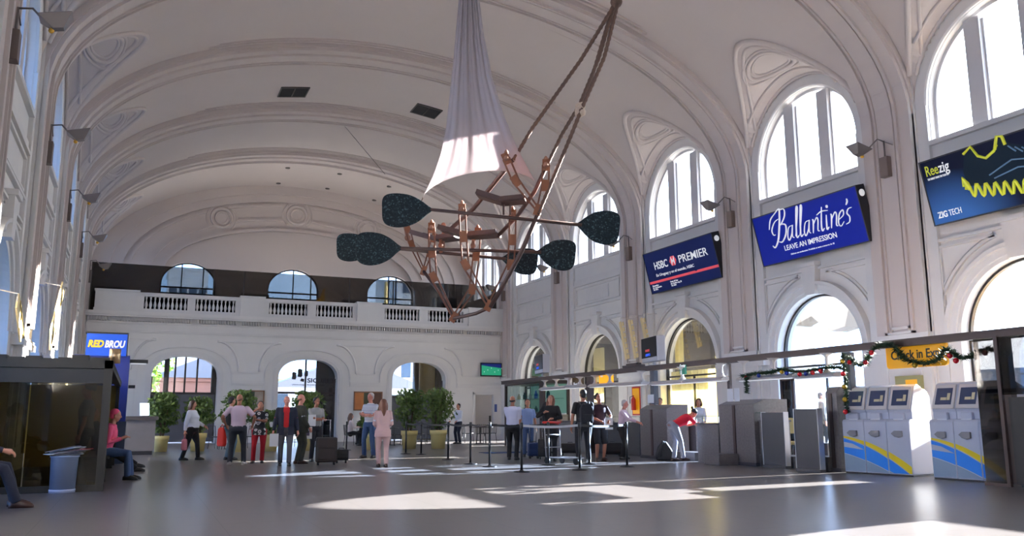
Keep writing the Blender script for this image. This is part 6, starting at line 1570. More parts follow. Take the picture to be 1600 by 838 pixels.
# 8 striped shirt
l = fl(577, 716); rz = VIEW_A(l) - 0.5
person('white-haired man in a striped polo shirt and jeans with folded arms', l, rz, hgt(577, 614, 716), stripes(), cloth('blue_jeans', 44, 70, 112, 0.12), skin=SKIN3, hair='short', hairm=HAIRG, feet=[(-0.15, 0.05, 0, 10), (0.16, 0, 0, -10)], head_yaw=-12, **CROSS)
# 9 pink suit woman from behind
l = fl(597, 730); rz = facing(l, (6.4, 28, 0))
person('woman in a pale pink suit with long auburn hair, seen from behind', l, rz, hgt(595, 624, 730), WHITEC, PINKC, hair='long', hairm=HAIRR, female=True, jacket=PINKC, shoes=SHOEBR, build=1.05, feet=[(-0.08, 0.12, 0, 0), (0.09, -0.08, 0, 0)], hands=[(-0.14, 0.26, 1.04), (0.15, 0.25, 1.04)], elbows=[(-0.5, -1, -0.3), (0.5, -1, -0.3)])
# 10, 11 seated at the cafe
SIT = dict(pelvis=(0, 0, 0.55), feet=[(-0.12, 0.42, 0, 6), (0.12, 0.38, 0, -6)], knee=(0, 0.6, 1))
def seat_at(px, py, to, label, **kw):
    l = fl(px, py); return person(label, l, facing(l, to), **{**dict(H=1.7, hands=[(-0.15, 0.34, 0.78), (0.16, 0.34, 0.78)]), **SIT, **kw}), l
CAFE = []
_, l = seat_at(547, 697, (9.5, 36, 0), 'light-haired woman in a pale cardigan seated at a cafe table', top=cloth('cardigan', 214, 200, 196), bottom=BLKC, hair='long', hairm=HAIRB, female=True, sleeve='long', low=True); CAFE.append(l)
_, l = seat_at(566, 694, (5, 31, 0), 'dark-haired woman in black seated beside the woman in the pale cardigan', top=BLKC, bottom=BLKC, hair='long', hairm=HAIRD, female=True, sleeve='long', low=True); CAFE.append(l)
l = fl(716, 694)
person('person in a white shirt and dark trousers by the grey door, near the cafe tables', l, facing(l, (6, 33, 0)), hgt(716, 631, 694), WHITEC, NAVYC, sleeve='long', hair='short', low=True, hands=[(-0.2, 0.3, 1.0), (0.2, 0.32, 1.0)])
# 12 white shirt man near the ropes
l = fl(801, 719); rz = facing(l, (13.0, 26.5, 0))
person('balding man in a white shirt and black trousers with folded arms at the queue', l, rz, hgt(801, 619, 719), cloth('white_shirt', 224, 222, 238, 0.03), BLKC, hair='ring', hairm=HAIRD, skin=SKIN2, sleeve='long', build=1.1, **CROSS)
l = (10.55, 23.2, 0)
person('person half hidden behind the balding man in the white shirt', l, facing(l, (8, 16, 0)), 1.66, cloth('pale_blue', 130, 150, 190), JEAN, hair='short', skin=SKIN2, low=True)
l = fl(826, 712); l = (12.2, 25.4, 0)
person('dark-haired woman in a white shirt and black vest at the glass showcase', l, facing(l, (15, 24.8, 0)), 1.62, WHITEC, BLKC, hair='bob', hairm=HAIRD, female=True, vest=BLKC, skin=SKIN2, hands=[(-0.15, 0.42, 1.1), (0.15, 0.45, 1.12)], low=True)
# 15 black coat
l = fl(861, 721); rz = VIEW_A(l) - 0.15
person('woman in a long black coat with long fair hair holding her phone arm up', l, rz, hgt(864, 617, 721), BLKC, BLKC, hair='long', hairm=HAIRR, female=True, jacket=BLKC, build=1.1, head_pitch=-22, head_yaw=-10, hands=[(-0.10, 0.26, 1.12), (0.14, 0.24, 1.28)], elbows=[(-1, -0.2, -0.8), (1, 0, -0.9)], hem=0.3, sleeve='long')
# 16 backpacker
l = fl(913, 724); rz = facing(l, (11.5, 26, 0))
_, k16 = person('man in a black t-shirt with a dark backpack, back turned', l, rz, hgt(914, 609, 724), BLKC, cloth('black_trousers', 18, 18, 24), skin=SKIN2, build=1.12, hair='short', hairm=HAIRD, shoes=SHOEW, feet=[(-0.14, 0, 0, 8), (0.15, 0.1, 0, -8)], hands=[(-0.30, 0.04, 0.86), (0.22, 0.36, 1.0)], elbows=[(-1, -0.6, 0), (1, -0.5, -0.4)])
def backpack(t):
    b = MB(); b.prism([(-0.15, 0), (0.15, 0), (0.17, 0.1), (0.165, 0.36), (0.10, 0.48), (-0.10, 0.48), (-0.165, 0.36), (-0.17, 0.1)], (0, 0, 0), (1,0,0), (0,0,1), (0,-1,0), 0.17); b.build('pack', cloth('backpack', 26, 28, 36), t, bevel=0.03)
    b = MB(); b.prism([(-0.11, 0.05), (0.11, 0.05), (0.12, 0.22), (-0.12, 0.22)], (0, -0.17, 0), (1,0,0), (0,0,1), (0,-1,0), 0.05); b.build('pocket', MATS['cloth_backpack'], t, bevel=0.015)
    b = MB()
    for s_ in (-1, 1): b.tube([(s_*0.11, 0.0, 0.42), (s_*0.13, 0.10, 0.53), (s_*0.13, 0.22, 0.44), (s_*0.15, 0.22, 0.25), (s_*0.15, 0.02, 0.06)], 0.018, 6)
    b.build('straps', BLACK, t)
carry('backpack', 'dark backpack on the back of the man in the black t-shirt', 'backpack', l, rz, k16['T'](0, -0.145, 0.02), backpack)
# 17 maroon shirt
l = fl(938, 721); rz = VIEW_A(l) + 0.35
_, k17 = person('man in a dark maroon shirt and shorts looking down at a paper', l, rz, hgt(939, 615, 721), cloth('maroon', 52, 30, 40), cloth('dark_shorts', 26, 26, 32), shorts=True, skin=SKIN2, hair='curly', hairm=HAIRD, head_pitch=-25, hands=[(-0.16, 0.30, 1.06), (0.10, 0.30, 1.04)], elbows=[(-1, -0.3, -0.8), (1, -0.3, -0.8)], shoes=SHOEBR)
carry('papers', 'blue and white leaflet in the hands of the man in maroon', 'papers', l, rz, k17['wr'][0] + Vector((0.03, 0.06, 0.02)), papers)
# 18 pink shirt grey hair at counter
l = fl(973, 718); rz = facing(l, (14.2, 18.6, 0))
person('grey-haired man in a pale pink shirt leaning an arm on the counter', l, rz, hgt(975, 625, 718), PINKS, BLKC, skin=SKIN3, hair='short', hairm=HAIRG, sleeve='long', build=1.06, lean=8, hands=[(-0.18, 0.48, 1.08), (0.18, 0.50, 1.10)], elbows=[(-0.6, -0.5, -1), (0.6, -0.5, -1)])
# employees behind counters
l = (14.75, 23.0, 0)
person('employee in a white shirt with long dark hair behind the long granite counter', l, facing(l, (12, 21.5, 0)), 1.66, WHITEC, BLKC, female=True, hair='long', hairm=HAIRD, sleeve='long', hands=[(-0.2, 0.38, 1.08), (0.2, 0.38, 1.08)], low=True)
yy = yx(1033, 14.6); l = (14.6, yy, 0)
person('employee whose dark-haired head shows above the granite podium by the slate post', l, facing(l, (10, yy-6, 0)), 1.70, GREYC, BLKC, hair='short', low=True)
X_ = 16.2; yy = yx(1094, X_); l = (X_, yy, 0)
person('employee in a white blouse seated in front of the bright yellow window', l, facing(l, (9, yy-9, 0)), pX(1094, 623, X_).z, WHITEC, BLKC, female=True, hair='bob', hairm=HAIRB, sleeve='long', hands=[(-0.2, 0.36, 1.0), (0.2, 0.36, 1.0)], low=True)
# 22 red shirt bending
l = fl(1060, 721); rz = facing(l, (14.6, 18.9, 0))
person('woman in a red t-shirt and pale grey jeans bending over the check-in desk', l, rz, 1.70, cloth('crimson', 200, 16, 48), cloth('pale_grey_jeans', 150, 152, 164, 0.06), female=True, hair='bun', hairm=HAIRD, shoes=SHOEBR, skin=SKIN2, lean=62, pelvis=(0, -0.12, 0.93), feet=[(-0.13, -0.06, 0, 6), (0.12, 0.10, 0, -6)], hands=[(-0.16, 0.66, 0.98), (0.16, 0.68, 0.98)], elbows=[(-0.8, 0, -1), (0.8, 0, -1)], head_pitch=10)
# outside the second right arch
X_ = 22.5
for px, yt, lab, m_ in ((1268, 611, 'person in a dark jacket with pale stripes outside the second right arch', cloth('dark_olive', 60, 58, 52)), (1284, 614, 'person in a brown hooded jacket outside the second right arch', cloth('brown_hood', 74, 66, 60))):
    X_ = 22.5 if px < 1275 else 23.4; yy = yx(px, X_, 650); person(lab, (X_, yy, -0.05), facing((X_, yy, 0), (30, yy-4, 0)), pX(px, yt, X_).z+0.05, m_, BLKC, jacket=m_, hair='short', low=True)
# ================================================================ queue ropes
STB = mat('stanchion_black', (0.014, 0.014, 0.016), 0.3, metal=0.2); TAPE = mat('tape_black', (0.012, 0.012, 0.014), 0.7); TAPE_SUN = mat('tape_silver', srgb(200, 202, 206), 0.4); STEEL = mat('steel_bright', (0.62, 0.62, 0.64), 0.25, metal=0.9)
ST = {}
def stanchion(px, py, label, to=None, tape=None):
    p = pZ(px, py); t = thing('stanchion', label, 'stanchion', p, group='black belt stanchions of the queue'); ST[px] = (t, p)
    b = MB(); b.lathe([(0.17, 0), (0.17, 0.012), (0.15, 0.022), (0.05, 0.03), (0.03, 0.05)], n=24); b.build('base', STB, t)
    b = MB(); b.lathe([(0.026, 0.03), (0.026, 0.88)], n=14); b.build('post', STB, t)
    b = MB(); b.lathe([(0.032, 0.88), (0.036, 0.89), (0.036, 1.0), (0.03, 1.015), (0.0, 1.015)], n=14); b.build('belt_head', STB, t)
for px, py, lab in ((634, 710, 'black stanchion left of the planters, farthest of the rope line'), (658, 711, 'black stanchion just before the bushy planter'), (700, 719, 'black stanchion between the planter and the corner post'), (735, 726, 'black stanchion second from the corner of the queue'),
                    (765, 730, 'black stanchion at the left corner of the queue'), (815, 738, 'black stanchion with a sunlit post holding the sunlit belt'), (906, 735, 'black stanchion before the man with the backpack'), (980, 730, 'black stanchion before the grey-haired man in pink'),
                    (541, 704, 'black stanchion beside the small black bag'), (857, 727, 'black stanchion before the woman in the black coat'), (921, 726, 'black stanchion before the man in maroon')):
    stanchion(px, py, lab)
def belt(a, c, m=TAPE, z=0.95):
    t, p = ST[a]; q = ST[c][1]-p; d = q.normalized(); b = MB(); n = 10
    pts = [p*0 + d*0.035 + (q-d*0.07)*(i/n) + Vector((0, 0, z - 0.03*math.sin(PI*i/n))) for i in range(n+1)]
    for u, v in zip(pts[:-1], pts[1:]): b.bar(u, v, 0.004, 0.05)
    b.build('belt', m, t)
belt(765, 735); belt(735, 700); belt(700, 658); belt(658, 634); belt(765, 857); belt(815, 906, TAPE_SUN); belt(906, 980); belt(857, 921)  # one belt is coloured pale to stand for sunlight on it
# ================================================================ luggage
LUGB = mat('luggage_brown', srgb(44, 34, 32), 0.6, noise=0.1, nscale=12); LUGK = mat('luggage_black', srgb(20, 19, 22), 0.6); LUGBL = mat('luggage_blue', srgb(30, 52, 96), 0.6)
def suitcase(label, px, py, w_, h, d, m, rz=0.0, handle=0.45):
    p = pZ(px, py); t = thing('suitcase', label, 'suitcase', p, VIEW_A(p)+rz)
    b = MB(); b.box(-w_/2, -d/2, 0.07, w_/2, d/2, h); b.build('shell', m, t, bevel=0.035)
    b = MB(); b.box(-w_/2+0.04, d/2, 0.14, w_/2-0.04, d/2+0.03, h*0.62); b.build('front_pocket', m, t, bevel=0.012)
    for i in (-1, 1):
        for j in (-1, 1): b = MB(); b.cone((i*(w_/2-0.06)-0.015, j*(d/2-0.05), 0.035), (i*(w_/2-0.06)+0.015, j*(d/2-0.05), 0.035), 0.035, 0.035, 12); b.build('wheel', STB, t)
    if handle:
        b = MB(); b.tube([(-0.09, -d/2+0.03, h), (-0.09, -d/2+0.03, h+handle), (0.09, -d/2+0.03, h+handle), (0.09, -d/2+0.03, h)], 0.014, 6); b.build('pull_handle', STEEL, t)
    b = MB(); b.tube([(-0.07, 0, h-0.01), (-0.06, 0, h+0.03), (0.06, 0, h+0.03), (0.07, 0, h-0.01)], 0.011, 6); b.build('grip', STB, t)
    return t
suitcase('tall dark brown suitcase with its handle pulled up', 509, 727, 0.50, 0.66, 0.30, LUGB, 0.1, 0.42)
suitcase('small black bag on wheels beside the tall brown suitcase', 533, 724, 0.34, 0.34, 0.24, LUGK, 0.1, 0)
suitcase('dark blue suitcase standing behind the sunlit stanchion', 834, 717, 0.34, 0.44, 0.24, LUGBL, 0.2, 0.5)
suitcase('black suitcase beside the woman in the black coat', 851, 718, 0.36, 0.55, 0.26, LUGK, 0.0, 0)
suitcase('low black suitcase behind the luggage cart', 891, 712, 0.55, 0.36, 0.28, LUGK, 0.0, 0)
suitcase('black suitcase at the foot of the long granite counter', 957, 714, 0.55, 0.40, 0.26, LUGK, 0.2, 0)
p = pZ(1040, 720); t = thing('backpack', 'black backpack slumped on the floor beside the bending woman', 'backpack', p, VIEW_A(p))
b = MB(); b.prism([(-0.24, 0), (0.24, 0), (0.26, 0.12), (0.20, 0.34), (0.08, 0.50), (-0.03, 0.50), (-0.16, 0.30), (-0.26, 0.1)], (0, -0.14, 0), (1,0,0), (0,0,1), (0,1,0), 0.28); b.build('pack', LUGK, t, bevel=0.05)
b = MB(); b.tube([(0.02, 0.13, 0.46), (0.06, 0.2, 0.52), (0.1, 0.18, 0.3), (0.12, 0.15, 0.1)], 0.018, 6); b.build('strap', BLACK, t)
# luggage cart
p = pZ(882, 726); t = thing('luggage_cart', 'steel luggage cart with a red handle bar', 'cart', p, 0.25)
b = MB()
for s_ in (-1, 1):
    b.tube([(s_*0.24, -0.45, 0.16), (s_*0.24, 0.40, 0.16), (s_*0.24, 0.46, 0.9), (s_*0.24, 0.46, 1.0)], 0.014, 8)
for y in (-0.45, -0.2, 0.1, 0.38): b.tube([(-0.24, y, 0.16), (0.24, y, 0.16)], 0.014, 6)
b.tube([(-0.24, 0.45, 0.7), (0.24, 0.45, 0.7)], 0.014, 6); b.tube([(-0.24, 0.44, 0.4), (0.24, 0.44, 0.4)], 0.014, 6)
b.build('frame', mat('cart_grey', srgb(140, 140, 146), 0.5), t)
b = MB(); b.tube([(-0.28, 0.46, 1.0), (0.28, 0.46, 1.0)], 0.03, 8); b.box(-0.2, 0.42, 0.86, 0.2, 0.5, 0.96); b.build('handle_bar', MATS['fire_red'], t)
for x, y in ((-0.24, 0.36), (0.24, 0.36), (0.0, -0.42)): b = MB(); b.cone((x-0.02, y, 0.085), (x+0.02, y, 0.085), 0.085, 0.085, 16); b.tube([(x, y, 0.085), (x, y, 0.17)], 0.015, 6); b.build('wheel', STB, t)
suit = None
# blue floor mat
b = MB(); b.box(-0.9, -0.45, 0, 0.9, 0.45, 0.012); tag(b.build('floor_mat', mat('mat_blue', srgb(38, 66, 112), 0.9), loc=(11.3, 26.3, 0)), 'flat blue mat on the floor behind the queue', 'mat')
# ================================================================ planters
POT = mat('pot_cream', srgb(208, 192, 128), 0.6, noise=0.05, nscale=6); SOIL = mat('soil', srgb(50, 38, 30), 0.95)
def planter(label, px, py, w_px, top, seed, fol=1.0, m=None, lean=0.0):
    p = pZ(px, py); d = (p-Vector((0, 0, CAM_H))).dot(_fw); r = w_px/F_PX*d/2; h = r*2*1.08
    t = thing('potted_ficus', label, 'potted plant', (p.x, p.y+r, 0), group=None)
    b = MB(); b.lathe([(r*0.78, 0), (r*0.92, h*0.72), (r*0.94, h*0.74), (r*1.0, h*0.76), (r*1.03, h), (r*0.90, h), (r*0.88, h*0.9)], n=28); b.build('pot', POT, t)
    b = MB(); b.lathe([(0.0, h*0.88), (r*0.9, h*0.9), (r*0.9, h*0.86)], n=20); b.build('soil', SOIL, t)
    H = pY(px, top, p.y+r).z; rnd = random.Random(seed); b = MB(); q = MB()
    for k in range(4):
        a = k*1.6+seed; x1, y1 = math.cos(a)*r*0.9+lean*0.3, math.sin(a)*r*0.6
        b.tube([(math.cos(a)*r*0.2, math.sin(a)*r*0.2, h*0.85), (x1*0.5, y1*0.5, (h+H)*0.45), (x1, y1, H*0.82)], [0.022, 0.016, 0.008], 6)
        leaves(q, (x1*0.9, y1*0.9, h+(H-h)*0.72), r*1.05*fol, int(130*fol), 0.17, rnd, (1.0, 0.9, 1.1)); leaves(q, (x1*1.5, y1, h+(H-h)*0.40), r*0.85*fol, int(80*fol), 0.16, rnd)
        leaves(q, (x1*0.5, y1*0.5, h+(H-h)*0.15), r*0.6, 50, 0.12, rnd)
    b.build('stems', BARK, t); q.build('foliage', m or LEAF2, t)
    return t
planter('tall potted ficus beside the stone counter, left of the first arch', 251, 707, 23, 610, 1, 1.3)
planter('potted ficus behind the woman in the white sweater', 309, 706, 26, 618, 2, 1.0)
planter('potted ficus behind the man in the pale pink shirt', 372, 707, 26, 608, 3, 1.25)
planter('potted ficus behind the bald man in navy', 424, 706, 24, 640, 4, 0.7)
planter('potted ficus in front of the middle arch, behind the suited man', 480, 705, 26, 612, 5, 1.25)
planter('potted ficus behind the man in the striped shirt', 582, 704, 24, 640, 6, 0.6)
planter('bushy potted ficus before the right arch, left of the pair', 643, 702, 26, 606, 7, 1.15)
planter('bushy potted ficus before the right arch, right of the pair', 689, 702, 27, 606, 8, 1.15)
# ================================================================ cafe chairs and tables
CHB = mat('chair_black', srgb(24, 22, 24), 0.45)
def chair(loc, rz, label):
    t = thing('cafe_chair', label, 'chair', loc, rz, 'black metal cafe chairs at the far end')
    b = MB(); b.box(-0.21, -0.21, 0.43, 0.21, 0.21, 0.46); b.build('seat', CHB, t, bevel=0.01)
    b = MB(); b.tube([(-0.19, -0.20, 0.45), (-0.19, -0.25, 0.85), (0.19, -0.25, 0.85), (0.19, -0.20, 0.45)], 0.013, 6)
    for x in (-0.09, 0.0, 0.09): b.tube([(x, -0.205, 0.46), (x, -0.25, 0.85)], 0.009, 5)
    b.build('backrest', CHB, t)
    for i in (-1, 1):
        for j in (-1, 1): b = MB(); b.tube([(i*0.18, j*0.18, 0.43), (i*0.21, j*0.22, 0)], 0.013, 6); b.build('leg', CHB, t)
    return t
def ctable(loc, label):
    t = thing('cafe_table', label, 'table', loc, group='small dark round cafe tables'); b = MB(); b.lathe([(0.0, 0.70), (0.36, 0.70), (0.37, 0.715), (0.36, 0.73), (0.0, 0.73)], n=28); b.build('tabletop', CHB, t)
    b = MB(); b.lathe([(0.03, 0.02), (0.03, 0.70)], n=12); b.build('column', CHB, t)
    b = MB(); b.lathe([(0.24, 0), (0.24, 0.015), (0.04, 0.03)], n=24); b.build('base', CHB, t)
tabs = [(3.3, 34.2, 'before the left arch'), (6.4, 35.0, 'before the middle arch'), (9.95, 36.0, 'beside the seated women'), (12.0, 36.6, 'behind the left bushy ficus'), (14.3, 36.6, 'behind the right bushy ficus'), (15.9, 35.2, 'nearest the grey door')]
for x, y, lab in tabs:
    ctable((x, y, 0), 'small round cafe table ' + lab)
    for k, a in enumerate((0.4, 2.4, 4.4)): chair((x+math.cos(a)*0.62, y+math.sin(a)*0.62, 0), a+PI/2, 'black metal chair, ' + ('right', 'left', 'near')[k] + ' side of the table ' + lab)
for l in CAFE: chair((l[0], l[1], 0), facing(l, (9.5, 36, 0)), 'black metal chair under a seated cafe woman at the table behind')
# ================================================================ facade fittings
P0, P1 = pY(751, 567, YF-0.25), pY(784, 589, YF-0.25)
t = thing('television', 'wall television showing a green football pitch', 'television', ((P0.x+P1.x)/2, YF-0.25, (P0.z+P1.z)/2), 0.0); w_, h = (P1.x-P0.x)/2, (P0.z-P1.z)/2
b = MB(); b.box(-w_, -0.02, -h, w_, 0.06, h); b.build('case', BLACK, t, bevel=0.01)
b = MB(); b.box(-w_+0.05, -0.026, -h+0.07, w_-0.05, -0.02, h-0.05); b.build('screen', mat('tv_navy', srgb(14, 24, 70), 0.3, emit=srgb(16, 30, 90), estr=0.8), t)
b = MB(); b.prism([(-w_+0.05, -h+0.07), (w_-0.05, -h+0.07), (w_-0.05, h*0.25), (-w_*0.2, h*0.45), (-w_+0.05, h*0.62)], (0, -0.027, 0), (1,0,0), (0,0,1), (0,-1,0), 0.002); b.build('picture', mat('tv_green', srgb(30, 130, 96), 0.3, noise=0.12, nscale=8, emit=srgb(30, 130, 96), estr=0.8), t)
for k in range(6): b = MB(); b.box(-w_*0.7+k*0.2, -0.032, -h*0.4+0.1*(k % 3), -w_*0.7+k*0.2+0.03, -0.03, -h*0.4+0.1*(k % 3)+0.05); b.build('picture_player', LWHITE, t)
b = MB(); b.box(-0.1, 0.06, -0.1, 0.1, 0.26, 0.1); b.build('bracket', FRAME_D, t)
b = MB(); b.box(16.38, YF+0.12, 0.0, 17.34, YF+0.18, 2.33); b.build('door_1', mat('door_grey', srgb(176, 170, 166), 0.5, noise=0.04, nscale=3), kind='structure')
dr = bpy.data.objects['door_1']
b = MB(); b.box(17.18, YF+0.05, 0.95, 17.26, YF+0.12, 1.25); b.build('door_lock', BLACK, dr)
b = MB(); b.box(17.44, YF-0.03, 1.45, 17.58, YF-0.001, 1.85); tag(b.build('door_notice', mat('notice_blue', srgb(70, 90, 150), 0.5)), 'small blue and white notice beside the grey door', 'notice')
b = MB(); b.box(16.22, YF-0.04, 0, 16.34, YF, 2.45); b.box(17.38, YF-0.04, 0, 17.42, YF, 2.45); b.box(16.22, YF-0.04, 2.37, 17.42, YF, 2.49); b.build('trim_90', STONE_T, kind='structure')
def picture(label, x0, x1, y0, y1, cols):
    P0, P1 = pY(x0, y0, YF-0.06), pY(x1, y1, YF-0.06); cx, cz, w_, h = (P0.x+P1.x)/2, (P0.z+P1.z)/2, (P1.x-P0.x)/2, (P0.z-P1.z)/2
    t = thing('framed_picture', label, 'picture', (cx, YF-0.06, cz))
    b = MB(); b.box(-w_, -0.02, -h, w_, 0.02, -h+0.06); b.box(-w_, -0.02, h-0.06, w_, 0.02, h); b.box(-w_, -0.02, -h, -w_+0.06, 0.02, h); b.box(w_-0.06, -0.02, -h, w_, 0.02, h); b.build('frame', mat('pic_frame', srgb(120, 84, 60), 0.5), t)
    k = len(cols)
    for i, c in enumerate(cols): b = MB(); b.box(-w_+0.06+(2*w_-0.12)*i/k, -0.005, -h+0.06, -w_+0.06+(2*w_-0.12)*(i+1)/k, 0.005, h-0.06); b.build('print', mat('pic_%d_%d' % (x0, i), srgb(*c), 0.6, noise=0.3, nscale=4), t)
picture('framed picture in orange and dark green between the middle and right arches', 553, 597, 612, 642, ((176, 110, 60), (52, 60, 40), (84, 56, 44)))
picture('framed picture between the left and middle arches', 369, 412, 610, 642, ((120, 120, 110), (60, 70, 56), (140, 130, 120)))
# stone counter with a bright screen
P0 = pZ(240, 711); cxr = P0.x; yc_ = P0.y
t = thing('stone_counter', 'grey stone reception counter with a darker top by the left wall', 'counter', (cxr-0.75, yc_, 0))
b = MB(); b.box(-0.75, 0, 0.12, 0.75, 0.9, 1.08); b.build('body', mat('counter_stone', srgb(140, 134, 132), 0.5, noise=0.08, nscale=4), t)
b = MB(); b.box(-0.80, -0.06, 1.08, 0.82, 0.95, 1.20); b.build('top', mat('counter_top', srgb(96, 90, 88), 0.4), t)
b = MB(); b.box(-0.70, 0.06, 0, 0.70, 0.85, 0.12); b.build('plinth', GRAND, t)
t = thing('desk_screen', 'tilted bright white screen standing on the stone counter', 'screen', (pY(226, 650, yc_+0.4).x, yc_+0.4, 1.20), VIEW_A((0.3, 29.7, 0)) + 0.3)
b = MB(); b.prism([(-0.14, 0.03), (0.14, 0.03), (0.14, 0.42), (-0.14, 0.42)], (0, 0, 0), (1,0,0), (0,-0.25,1), (0,1,0), 0.02); b.build('panel', mat('screen_glow', (0.8, 0.9, 1.0), 0.4, emit=(0.75, 0.88, 1.0), estr=1.6), t)
b = MB(); b.box(-0.10, -0.12, 0, 0.10, 0.02, 0.03); b.build('stand', MONB, t)
# ================================================================ smoked-glass booth at the left
BTH = mat('booth_frame', srgb(40, 35, 28), 0.5); 
P1 = pZ(161, 768); bx, by = P1.x, P1.y; bt = pY(100, 562, by).z
t = thing('smoked_glass_booth', 'dark booth of smoked brown glass at the left edge of the hall', 'booth', (bx, by, 0))
b = MB(); b.box(-0.12, 0, 0, 0.0, 0.12, bt); b.build('corner_post', BTH, t)
b = MB(); b.box(-2.3, 0, bt-0.13, 0.0, 0.12, bt); b.box(-0.12, 0.12, bt-0.13, 0.0, 8.5, bt); b.build('top_rail', BTH, t)
b = MB(); b.box(-2.3, 0, 0, -0.12, 0.10, 0.10); b.build('bottom_rail', BTH, t)
b = MB(); b.box(-2.3, 0.02, bt-0.36, -0.12, 0.07, bt-0.14); b.build('header_panel', BLACK, t)
for x0, x1 in ((-1.12, -0.12), (-2.3, -1.14)): b = MB(); b.box(x0, 0.04, 0.10, x1, 0.05, bt-0.36); b.build('glass_pane', GL_SMOKE2, t)
for y in (8.3,): b = MB(); b.box(-0.10, y, 0, -0.02, y+0.08, bt-0.13); b.build('post', BTH, t)
for y0, y1 in ((0.12, 1.1),): b = MB(); b.box(-0.065, y0, 0.05, -0.055, y1, bt-0.13); b.build('side_pane', GL_SMOKE2, t)
b = MB(); b.box(-2.3, 0.12, bt-0.06, 0.0, 8.5, bt-0.02); b.build('roof', BTH, t)
b = MB(); b.box(-2.25, 8.4, 0, -0.1, 8.5, bt-0.1); b.box(-2.28, 0.3, 0, -2.2, 8.4, bt-0.1); b.build('back_panel', mat('booth_back', srgb(168, 146, 78), 0.7), t)  # long tan panel added so the glass front shows an olive glow
b = MB()
rnd = random.Random(2)
x = -2.2
while x < -0.1:
    w_ = rnd.uniform(0.1, 0.3); hh = rnd.uniform(0.02, 0.09); b.box(x, 0.2, bt-0.02, x+w_, 0.5, bt+hh); x += w_+0.01
tag(b.build('clutter', BTH, loc=(bx, by, 0)), 'dark jumble of low things along the top of the booth', 'clutter', kind='stuff')
b = MB(); b.cone((0,0,0), (0,0,0.24), 0.09, 0.09, 16); tag(b.build('metal_can', mat('brass_can', srgb(190, 160, 120), 0.3, metal=0.8), loc=(bx-0.02+0.02, by+0.75, bt)), 'short shiny metal cylinder on the corner of the booth', 'cylinder')
# blue pillar and its sign
yb_ = 24.2; xr_ = pY(197, 640, yb_).x; xl_ = pY(178, 640, yb_).x
t = thing('blue_pillar', 'tall dark blue cash-machine pillar behind the booth', 'pillar', ((xr_+xl_-1.0)/2, yb_, 0)); hw = (xr_-xl_+1.0)/2
b = MB(); b.box(-hw, 0, 0, hw, 1.0, 2.72); b.build('cabinet', mat('pillar_blue', srgb(14, 38, 130), 0.35), t)
b = MB(); b.box(-hw-0.02, -0.02, 0.0, hw+0.02, 1.02, 1.05); b.build('lower_panel', mat('pillar_slate', srgb(48, 60, 88), 0.4), t)
P0, P1 = pY(136, 521, yb_-0.1), pY(197, 557, yb_-0.1)
t = thing('bank_sign', 'bright blue sign with yellow and white lettering high beside the left wall', 'sign', ((P0.x+P1.x)/2, yb_-0.1, (P0.z+P1.z)/2)); w_, h = (P1.x-P0.x)/2, (P0.z-P1.z)/2
b = MB(); b.box(-w_, -0.02, -h, w_, 0.25, h); b.build('box', mat('bank_blue', srgb(8, 72, 190), 0.4, emit=srgb(8, 72, 190), estr=0.3), t)
b = MB(); b.box(-w_-0.03, -0.03, h, w_+0.03, 0.26, h+0.04); b.box(w_, -0.03, -h, w_+0.03, 0.26, h); b.build('edge', CASE, t)
LYE2 = mat('letter_gold', srgb(230, 190, 50), 0.4, emit=srgb(230, 190, 50), estr=0.4)
text_mesh('RED', 0.24, LYE2, frame((-w_*0.92, -0.03, -0.06), (1,0,0), (0,0,1)), t, bold=0.012, shear=0.2, fit=w_*0.78)
text_mesh('BROU', 0.24, LWHITE, frame((-w_*0.10, -0.03, -0.06), (1,0,0), (0,0,1)), t, bold=0.012, shear=0.2, fit=w_*1.02)
t = thing('bracket_lamp', 'flat dark lamp arm sticking out right from beside the blue pillar', 'lamp', (xr_+0.02, yb_+0.4, pY(197, 563, yb_).z-0.05))
b = MB(); b.box(-0.35, -0.06, 0, 0.42, 0.06, 0.09); b.build('arm', CASE, t); b = MB(); b.box(0.0, -0.05, -0.03, 0.38, 0.05, 0.0); b.build('diffuser', LWHITE, t)
b = MB(); b.box(0, -0.05, 0, 0.16, 0.05, 0.08); tag(b.build('door_camera', CASE, loc=(xr_+0.01, yb_+0.5, pY(200, 606, yb_).z)), 'small black camera sticking out from the blue pillar', 'camera')
